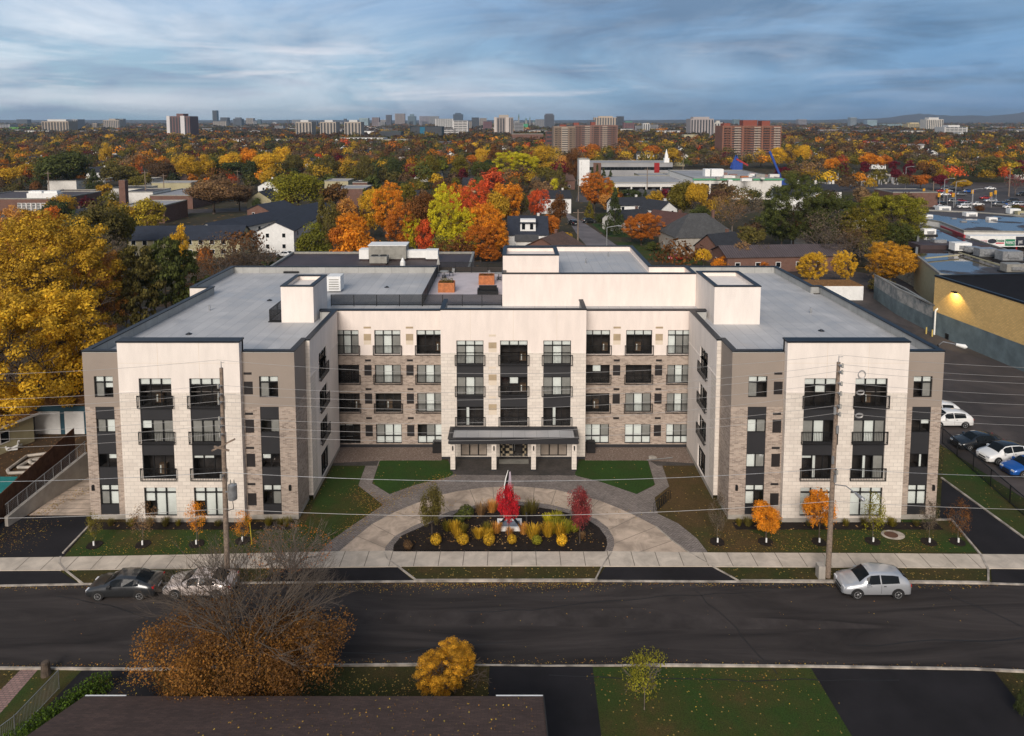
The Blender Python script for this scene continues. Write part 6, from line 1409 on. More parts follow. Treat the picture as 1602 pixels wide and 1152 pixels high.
# --- streets between
M['asphold'] = plain('old_grey_asphalt', (.14, .125, .13), .9, var=.25, scale=.15)
sheet('side_street', [gp(1002, 410), gp(940, 410), gp(935, 403), gp(906, 372), gp(892, 350), gp(886, 338), gp(880, 322), gp(884, 322), gp(893, 337), gp(908, 345), gp(934, 362), gp(962, 382), gp(992, 403)], -.03, M['asphold'])
sheet('side_street_lot', gpl([(1000, 405), (960, 378), (1040, 380), (1120, 392), (1100, 415)]), -.034, M['lawn'])
sheet('side_lawn', gpl([(886, 400), (938, 400), (922, 384), (890, 380)]), -.035, M['lawndark'])
sheet('side_lawn', gpl([(925, 350), (965, 350), (1000, 372), (950, 370)]), -.035, M['lawndark'])
sheet('side_lawn', gpl([(870, 360), (895, 365), (910, 382), (880, 382)]), -.036, M['lawnleaf'])
def road(name, l, z=-.04, mat='asphlot'): return sheet(name, gpl(l), z, M[mat])
road('cross_street', [(0, 345), (160, 332), (480, 322), (700, 318), (700, 323), (480, 328), (160, 338), (0, 352)])
road('plaza_car_park', [(1430, 330), (1800, 350), (1800, 300), (1500, 293), (1420, 305)])
road('arterial_road', [(1380, 300), (1500, 295), (1800, 300), (1800, 288), (1500, 285), (1100, 292), (1100, 299)], -.045)
road('school_car_park', [(900, 316), (1130, 322), (1150, 305), (905, 300)])
road('left_court_car_park', [(400, 400), (470, 404), (500, 372), (520, 350), (505, 350), (480, 370), (410, 380)])
sheet('cemetery_lawn', gpl([(1270, 292), (1800, 292), (1800, 268), (1270, 268)]), -.05, M['lawnleaf'])
# --- houses by hand: (px, py of base centre, width px, rz, storeys...)
def H(px_, py_, w, d, hw, hr, rz, wall, roof, label, **k):
    x, y = gp(px_, py_); return gable(x, y + d / 2, R(rz), w, d, hw, hr, M_(wall), M_(roof), label, **k)
def M_(n): return n
H(826, 388, 9.5, 9, 3.4, 3.8, 0, 'white', 'shnavy', 'storey and a half house with navy roof and white front dormer', dormer=True, win=2)
H(866, 421, 10.5, 12, 3.3, 3.0, 62, 'brickred', 'shbrown', 'brown roofed bungalow just behind the penthouse, leaves on its roof')
H(824, 398, 5, 4, 3.2, 1.0, 0, 'offwhite', 'shgrey', 'small grey porch house left of the brown roofed bungalow', chimney=False, win=1)
H(1100, 398, 15, 12, 4.2, 4.6, 8, 'found', 'shgrey', 'house with large grey hip roof and white trim right of the side street', hip=True, win=3)
H(1135, 412, 8, 8, 3.0, 3.0, 30, 'brickred', 'shdark', 'small dark roofed brick house below the grey hip roof', win=2)
H(1053, 372, 11, 9, 3.2, 3.2, -50, 'brickred', 'shred', 'brown red gabled house behind the round dark orange tree')
H(1033, 352, 9, 7, 4.6, 2.4, -60, 'white', 'shdark', 'white two storey gabled house above the round dark orange tree', storeys=2)
H(984, 345, 11, 8, 4.8, 2.0, 10, 'white', 'shdark', 'pale blue white house with dark roof right of the tall spruce', storeys=2)
H(985, 362, 12, 8, 3.0, 2.6, 25, 'offwhite', 'shdark', 'low dark roofed house right of the spruce trunk')
H(1060, 343, 10, 7, 3.6, 1.8, 0, 'siding_y', 'shdark', 'low yellowish house with dark roof left of the yellow green trees')
H(1230, 425, 26, 9, 3.2, 1.6, 5, 'brickred', 'metalroof', 'long low building with brown ribbed metal roof behind the right wing', win=6, chimney=False)
H(878, 297, 11, 8, 4.2, 2.2, 15, 'brickred', 'shbrown', 'white gabled brick house between the yellow and orange trees')
H(1290, 402, 9, 8, 3, 1.5, 10, 'offwhite', 'shgrey', 'low grey roofed shed among the bare trees', chimney=False)
# town houses on the left
def rowhouse(pxa, pya, pxb, pyb, d, hw, hr, wall, label, n):
    a, b = Vector(gp(pxa, pya)), Vector(gp(pxb, pyb)); c = (a + b) / 2; L = (b - a).length
    return gable(c.x, c.y, math.atan2((b - a).y, (b - a).x), L, d, hw, hr, wall, 'shnavy', label, name='row_house', win=n, storeys=2, chimney=False, cat='row house')
rowhouse(325, 396, 505, 352, 7.5, 5.2, 1.8, 'offwhite', 'long diagonal terrace of navy roofed town houses on the left', 12)
rowhouse(215, 400, 385, 398, 9, 4.4, 2.4, 'siding_y', 'pale walled navy roofed terrace facing the camera on the left', 10)
rowhouse(432, 395, 478, 366, 8.5, 5.2, 2.0, 'white', 'short navy roofed terrace with white gable end', 4)
rowhouse(405, 358, 445, 350, 8, 5.4, 1.6, 'brickred', 'brick town house end behind the short terrace', 4)
m = MB(); q = gpl([(430, 392), (478, 392), (505, 362), (470, 358)]); m.ring(q, .12, 0, 1.7); tag(m.build('yard_fence', M['fencewood']), 'brown plank yard fence beside the short white terrace', 'fence')
c = gp(450, 390); s = empty('marquee', (*c, 0), 0, 'white pointed garden tent behind the short terrace', 'tent'); m = MB(); b4 = [(c[0] - 2, c[1] - 2), (c[0] + 2, c[1] - 2), (c[0] + 2, c[1] + 2), (c[0] - 2, c[1] + 2)]
for i in range(4): m.face([(*b4[i], 2.0), (*b4[(i + 1) % 4], 2.0), (c[0], c[1], 3.2)])
m.build('canopy', M['white'], s)
for x_, y_ in b4: m = MB(); m.tube((x_, y_, 0), (x_, y_, 2), .04, .04, 6); m.build('leg', M['steel'], s)
# low institutional buildings on the left
def FB(label, px0, px1, pyb, ht, dep, wall, roof, skew=0.0, **k):
    a, b = gp(px0, pyb), gp(px1, pyb); s_ = skew * (b[0] - a[0]); return flatbld(label, [(a[0], a[1]), (b[0], b[1] + s_), (b[0], b[1] + s_ + dep), (a[0], a[1] + dep)], ht, wall, roof, **k)
sch = FB('long brown roofed school block with blue banded windows on the far left', -60, 92, 336, 5.5, 26, 'brickred', 'flatdark', name='school_building')
a, b = gp(28, 336), gp(80, 336)
for i in range(7):
    x0_ = a[0] + (b[0] - a[0]) * i / 7; m = MB(); m.box(x0_ + .1, a[1] - .06, 1.2, x0_ + (b[0] - a[0]) / 7 - .1, a[1], 3.9); wd = m.build('window', M['white'], sch)
    m = MB()
    for j in range(3):
        for k in range(3): ww = ((b[0] - a[0]) / 7 - .5) / 3; m.box(x0_ + .2 + j * ww, a[1] - .08, 1.35 + k * .85, x0_ + .1 + (j + 1) * ww, a[1] - .06, 2.1 + k * .85)
    m.build('pane', M['autoglass'], wd)
for i, px_ in enumerate((54, 78)): x, y = gp(px_, 309, 5.5); m = MB(); m.box(x - 2.6, y, 5.2, x + 2.6, y + 3, 6.9); m.box(x - 2.2, y + .4, 6.9, x + 2.2, y + 2.6, 7.6); tag(m.build('rooftop_unit', M['white']), ['left', 'right'][i] + ' white ventilation box on the brown school roof', 'rooftop unit')
FB('red brick flat roofed hall in front of the grey roofed school wing', 190, 255, 350, 5.5, 16, 'brickred', 'flatgrey', .1, name='brick_hall')
FB('grey flat roofed school wing left of the tan tree', 235, 302, 327, 5, 26, 'brickred', 'flatgrey', name='school_wing'); FB('low brick wing with pale wall behind the brick hall', 196, 240, 326, 6, 14, 'offwhite', 'flatdark', name='school_wing')
q = gp(193, 340); m = MB(); m.box(q[0] - 1, q[1], 0, q[0] + 1, q[1] + 2, 12); tag(m.build('brick_chimney', M['brickred']), 'square brick chimney beside the brick hall', 'chimney')
for i, (p0, p1, b_, h_, dp, wl, rf, lab) in enumerate([(65, 125, 318, 4, 14, 'brickred', 'shbrown', 'low brown bungalow row below the dark green trees'), (170, 225, 312, 4.5, 12, 'offwhite', 'shdark', 'low white building near the conifer on the left'), (238, 300, 306, 5.5, 10, 'siding_y', 'flatgrey', 'pale two storey row with many chimneys on the left'),
     (75, 120, 300, 5, 10, 'offwhite', 'flatgrey', 'white low block behind the brown bungalow row'), (527, 572, 322, 6.5, 14, 'brickred', 'flatgrey', 'two storey brick block left of the bright orange tree'), (508, 545, 305, 6, 12, 'siding_y', 'flatgrey', 'cream two storey block behind the willow'),
     (552, 575, 310, 6.5, 10, 'brickred', 'flatdark', 'dark red brick block beside the two storey brick block'), (337, 400, 229, 9, 20, 'white', 'flatgrey', 'long white low building beyond the yellow trees'), (400, 450, 228, 8, 25, 'offwhite', 'flatgrey', 'pale low sheds right of the long white building'),
     (523, 600, 228, 10, 30, 'white', 'flatgrey', 'white low industrial block below the beige towers'), (600, 640, 230, 9, 25, 'siding_y', 'flatgrey', 'pinkish low industrial block below the teal glass office'), (210, 240, 297, 5, 10, 'white', 'flatgrey', 'small white house row near the conifer'),
     (801, 850, 226, 14, 20, 'brickred', 'flatgrey', 'pinkish brick midrise left of the brown twin towers'), (1070, 1092, 224, 12, 15, 'siding_y', 'flatgrey', 'teal grey midrise between the grey and brown towers'), (1285, 1330, 215, 10, 20, 'brickred', 'flatdark', 'red low block right of the big brown tower'),
     (1517, 1592, 222, 7, 25, 'ac', 'flatgrey', 'long low building with pale green roof on the far right'), (1350, 1378, 230, 6, 20, 'white', 'flatgrey', 'white low roofs among the trees right of the big tower'), (1396, 1466, 324, 5.5, 14, 'brickred', 'flatdark', 'red brick shop at the corner of the plaza car park'),
     (1502, 1518, 216, 10, 20, 'white', 'flatgrey', 'small bright white block at the foot of the grey white midrise')]):
    FB(lab, p0, p1, b_, h_, dp, wl, rf, name='low_building')
# school complex on the right: white arcaded block, long grey roof, steeple
s = FB('white flat roofed garage block with open arcade across the car park', 960, 1130, 309, 6.2, 38, 'flatgrey', 'flatgrey', .0, name='arcade_building')
a, b = gp(963, 309), gp(1100, 309)
for i in range(7):
    x0_ = a[0] + (b[0] - a[0]) * i / 7 + 1; m = MB(); m.box(x0_, a[1] - .05, .2, x0_ + (b[0] - a[0]) / 7 - 1.6, a[1] - .0, 4.0); m.build('opening', M['room'], s)
m = MB(); m.box(a[0] - 1, a[1] - 3, 4.6, b[0] + 3, a[1] - .1, 5.6); [m.box(a[0] + (b[0] - a[0]) * i / 6 - .3, a[1] - 3, 0, a[0] + (b[0] - a[0]) * i / 6 + .3, a[1] - 2.5, 4.6) for i in range(7)]; m.build('canopy', M['offwhite'], s)
s = FB('long grey roofed school with red bay behind the arcade building', 918, 1052, 283, 9.5, 22, 'flatgrey', 'flatgrey', name='school_building'); a, b = gp(918, 283), gp(1052, 283)
for px0_, px1_, mt in ((928, 940, 'brickred'), (1023, 1031, 'carred')): p, q = gp(px0_, 283), gp(px1_, 283); m = MB(); m.box(p[0], p[1] - .5, 0, q[0], p[1] - .01, 9.4); m.build('bay', M[mt], s)
for i in range(22): x0_ = a[0] + (b[0] - a[0]) * (i + .5) / 22; m = MB(); m.box(x0_ - 1, a[1] - .07, 5.6, x0_ + 1, a[1] - .01, 7.2); m.build('window', M['autoglass'], s)
s = FB('white stair tower at the left end of the grey roofed school', 906, 922, 291, 13, 10, 'white', 'flatgrey', name='stair_block'); a, b = gp(906, 291), gp(922, 291)
for i in range(4): m = MB(); m.box(a[0] + 1, a[1] - .07, 2 + i * 2.7, b[0] - 4, a[1] - .01, 3.6 + i * 2.7); m.build('window', M['autoglass'], s)
FB('beige and brick low wing in front of the grey roofed school', 1000, 1048, 294, 6, 15, 'siding_y', 'flatgrey', name='school_wing'); FB('grey low wing stretching right from the school', 1050, 1200, 293, 5, 30, 'ac', 'flatgrey', name='school_wing')
c = gp(1043, 282); s = empty('steeple', (*c, 0), 0, 'small white steeple with pointed spire on the school roof', 'steeple'); m = MB(); m.box(c[0] - 1.3, c[1] + .6, 8, c[0] + 1.3, c[1] + 3.4, 11.6); m.box(c[0] - .8, c[1] + 1.2, 11.6, c[0] + .8, c[1] + 2.8, 13.4); m.build('tower', M['white'], s)
m = MB(); m.tube((c[0], c[1] + 2, 13.4), (c[0], c[1] + 2, 16.4), .8, .05, 8); m.build('spire', M['white'], s)
s = FB('large building site deck with green edge and colourful roof', 1085, 1222, 312, 8.5, 50, 'offwhite', 'flatgrey', name='building_site'); a, b = gp(1085, 312), gp(1222, 312)
m = MB(); m.box(a[0] - .5, a[1] - .4, 7.6, b[0] + .5, a[1] - .06, 8.3); m.build('green_edge', plain('green_fascia', (.08, .30, .16), .7), s)
m = MB(); m.box(a[0] + 4, a[1] - .1, 1, b[0] - 22, a[1] - .01, 6.2); m.build('open_storey', M['room'], s)
m = MB(); [m.box(a[0] + 6 + i * 7, a[1] - .2, 0, a[0] + 6.8 + i * 7, a[1] - .11, 7.6) for i in range(8)]; m.build('column', M['offwhite'], s)
for i, (px0_, px1_) in enumerate(((1103, 1111), (1113, 1132))):
    p, q = gp(px0_, 275, 8.5), gp(px1_, 275, 8.5); m = MB(); m.box(p[0], p[1], 8.2, q[0], p[1] + 4, 11.2); tag(m.build('site_cabin', M['white']), ['small', 'long'][i] + ' white cabin on the building site deck', 'cabin')
rngc = random.Random(3); xsr = sorted(rngc.uniform(1120, 1205) for _ in range(20))
for i in range(20):
    px_, py_ = xsr[i], rngc.uniform(273, 284); p = gp(px_, py_, 8.5); m = MB(); w_ = rngc.uniform(1.2, 4); m.box(p[0], p[1], 8.2, p[0] + w_, p[1] + 2, 8.2 + rngc.uniform(.4, 1.3)); o = m.build('material_stack', M[rngc.choice(['cedar', 'white', 'pink', 'offwhite', 'ac'])]); tag(o, f'small stack of building material on the green edged deck, {ordinal(i, 20)}', 'stack', 'stacks on the building site deck')
# the two blue cranes
for (p0, p1, lab, Yc) in (((1222, 279), (1204, 237), 'tall blue crane jib leaning left over the trees right of the brown tower', 0), ((1152, 249), (1170, 259), 'red and blue short crane in front of the brown tower', 1)):
    b0 = gp(1240 if Yc == 0 else 1158, 292 if Yc == 0 else 280); a_ = at(*p0, b0[1]); t_ = at(*p1, b0[1]); s = empty('crane', (*b0, 0), 0, lab, 'crane')
    bl_ = plain('crane_blue' + str(Yc), (.015, .06, .30), .5); m = MB(); m.bar((a_[0], a_[1], a_[2]), (t_[0], t_[1], t_[2]), .9 if Yc == 0 else 1.0, .9); m.build('jib', bl_ if Yc == 0 else plain('crane_red', (.35, .03, .03), .5), s)
    m = MB(); m.box(a_[0] - 2.5, a_[1] - 1.5, 0.8, a_[0] + 3, a_[1] + 1.5, max(1.2, a_[2] if Yc == 0 else a_[2] - 2)); m.build('cab', bl_, s)
    if Yc: m = MB(); m.face([(a_[0] - 3, a_[1], a_[2] - 5), (a_[0] + 2, a_[1], a_[2] - 5), (a_[0], a_[1], a_[2] + 2)]); m.bar((a_[0] - 3, a_[1] + .1, a_[2] - 5), (a_[0], a_[1] + .1, a_[2] + 2), .8); m.bar((a_[0] + 2, a_[1] + .1, a_[2] - 5), (a_[0], a_[1] + .1, a_[2] + 2), .8); m.build('mast', bl_, s)
# cemetery headstones
hm = MB(); hm.box(-.5, -.15, 0, .5, .15, 1.3); hm.prism([(-.7, -.3), (.7, -.3), (.7, .3), (-.7, .3)], 0, .2); hm2 = hm.mesh('headstone', M['found']); hm = MB(); hm.box(-.35, -.15, 0, .35, .15, 1.8); hm.tube((0, 0, 1.8), (0, 0, 3.2), .35, .05, 4); hm3 = hm.mesh('headstone', M['flatgrey']); rg = random.Random(8)
for i in range(230):
    px_ = rg.uniform(1278, 1420); py_ = rg.uniform(274, 291) - (px_ - 1278) * .01; x, y = gp(px_, py_); o = link('headstone', hm2 if i % 3 else hm3); o.location = (x, y, -.05); o.rotation_euler.z = rg.uniform(-.3, .3); s_ = rg.uniform(.5, .95); o.scale = (s_, s_, s_)
    tag(o, 'low grey headstone in the cemetery beyond the big trees' if i % 3 else 'pale pointed monument in the cemetery beyond the big trees', 'headstone', 'grey headstones of the cemetery' if i % 3 else 'pointed cemetery monuments')
# cars of the neighbourhood (built small, shared meshes)
CC = ['carwhite', 'carblack', 'silver', 'cargrey', 'carred', 'carblue']; spots = []
rc = random.Random(5)
for i in range(34): spots.append((rc.uniform(1462, 1602), rc.choice([312, 317, 322, 306, 301, 297, 326]) + rc.uniform(-.5, .5), rc.uniform(-.1, .1) + rc.choice([0, 3.14])))
fixed = [(1440 + 13, 323, 0.1, 'carwhite', 'white car driving before the brick shop at the plaza corner'), (1508, 326, .0, 'carwhite', 'white sedan alone in the plaza car park lane'), (437, 392, 2.7, 'silver', 'silver car parked in the courtyard of the terraces'), (468, 390, 2.7, 'cargrey', 'grey car right of the silver car near the terraces'), (492, 382, 1.9, 'carwhite', 'white car under the dark conifer near the terraces'), (447, 402, 2.7, 'carwhite', 'white car just beyond the brown roof edge'),
         (922, 349, .2, 'carblack', 'dark car crossing the side street'), (896, 352, 1.9, 'carblack', 'black car parked at the left kerb of the side street'), (1012, 315, .2, 'carwhite', 'white van like car before the arcade building'), (1060, 407, .4, 'carred', 'small red car at the driveway near the hedge'), (512, 366, 1.5, 'carwhite', 'white car parked under the orange trees'), (617, 368, .4, 'carwhite', 'white car between the orange and the lime trees'), (405, 340, .2, 'carblack', 'black car by the terrace entrance')]
for px_, py_, rz, cl, lab in fixed: x, y = gp(px_, py_); car(SEDAN if rc.random() < .6 else SUV, 'n', cl, lab, x, y, rz)
for i in range(18): spots.append((rc.uniform(965, 1100), rc.choice([312, 315]), 1.57 + rc.uniform(-.1, .1)))
il = []
for px_, py_, rz in spots:
    x, y = gp(px_, py_); cl = rc.choice(CC); o = car(rc.choice([SEDAN]), 'n', cl, 'x', x, y, rz, group='cars in the distant car parks'); il.append((px_, cl, o, px_ > 1300))
nm = dict(carwhite='white', carblack='black', silver='silver', cargrey='grey', carred='red', carblue='blue')
for far, place in ((True, 'the far plaza car park'), (False, 'the arcade car park')):
    order_labels([(a_, nm[b_], o) for a_, b_, o, f_ in il if f_ == far], lambda c_, o_: f'{c_} car in {place}, {o_} of its colour')
# poles, lamps and signals in the distance
def smallpole(px_, pyb, pyt, kind, lab):
    x, y = gp(px_, pyb); zt = at(px_, pyt, y)[2]; s = empty('street_lamp' if kind == 'l' else 'utility_pole', (x, y, 0), 0, lab, 'street lamp' if kind == 'l' else 'utility pole')
    m = MB(); m.tube((x, y, 0), (x, y, zt), .22 if kind != 'l' else .14, .14 if kind != 'l' else .09, 8); m.build('shaft', M['wood' if kind == 'u' else 'steel'], s)
    m = MB()
    if kind == 'l':
        m.bar((x, y, zt), (x + 2.6, y - .4, zt + .5), .12); m.bar((x + 2.4, y - .4, zt + .48), (x + 3.3, y - .5, zt + .4), .4, .16); m.build('lamp_arm', M['steel'], s)
    else: m.bar((x - 1.3, y, zt - .8), (x + 1.3, y, zt - .8), .12); m.build('cross_arm', M['wood'], s)
for a_ in [(166, 315, 280, 'l', 'street lamp before the conifer on the left'), (229, 322, 267, 'u', 'tall pole behind the brick hall'), (257, 308, 272, 'u', 'pole beside the pale two storey row'), (78, 320, 268, 'u', 'wooden pole in the trees at far left'), (372, 292, 266, 'u', 'pole below the yellow tree row'), (904, 382, 328, 'u', 'wooden pole at the left kerb of the side street'), (949, 402, 356, 'l', 'street lamp near the bottom of the side street'), (1012, 312, 262, 'u', 'pole in front of the arcade building'),
           (1068, 290, 240, 'u', 'pole at the right end of the school'), (1416, 297, 262, 'l', 'street lamp left of the traffic signals'), (1476, 322, 281, 'l', 'tall pole beside the brick shop'), (1494, 322, 285, 'l', 'double street lamp in the plaza car park'), (1578, 308, 262, 'u', 'tall pole at far right beyond the car park'), (1460, 300, 284, 'u', 'wooden pole behind the traffic signals'), (905, 315, 280, 'u', 'pole before the conifers of the school'), (1520, 328, 297, 'l', 'dark pole in the plaza car park lane')]: smallpole(*a_)
yl = plain('signal_yellow', (.75, .38, .02), .5); em2 = plain('signal_lens', (.05, .05, .05), .4)
for i, (px_, pt, pb) in enumerate(((1444, 297, 318), (1468, 304, 322), (1480, 298, 320), (1490, 304, 322), (1520, 299, 318), (1549, 303, 322), (1556, 300, 318))):
    x, y = gp(px_, pb + 3); z = at(px_, pt, y)[2]; s = empty('traffic_signal', (x, y, 0), 0, f'yellow traffic signal at the plaza crossing, {ordinal(i, 7)}', 'traffic signal', 'traffic signals at the plaza crossing'); m = MB(); m.box(x - .35, y - .25, z - 1, x + .35, y + .25, z + .4); m.build('housing', yl, s); m = MB(); [m.tube((x, y - .28, z - .75 + k * .4), (x, y - .25, z - .75 + k * .4), .13, .13, 8) for k in range(3)]; m.build('lens', em2, s)
    m = MB(); m.tube((x + .5, y + .2, 0), (x + .5, y + .2, z + .6), .1, .08, 8); m.bar((x, y + .2, z + .3), (x + .5, y + .2, z + .3), .1); m.build('post', M['steel'], s)
m = MB(); m.bar((*gp(0, 331)[:2], 7.5), (*gp(420, 310)[:2], 7.5), .06)
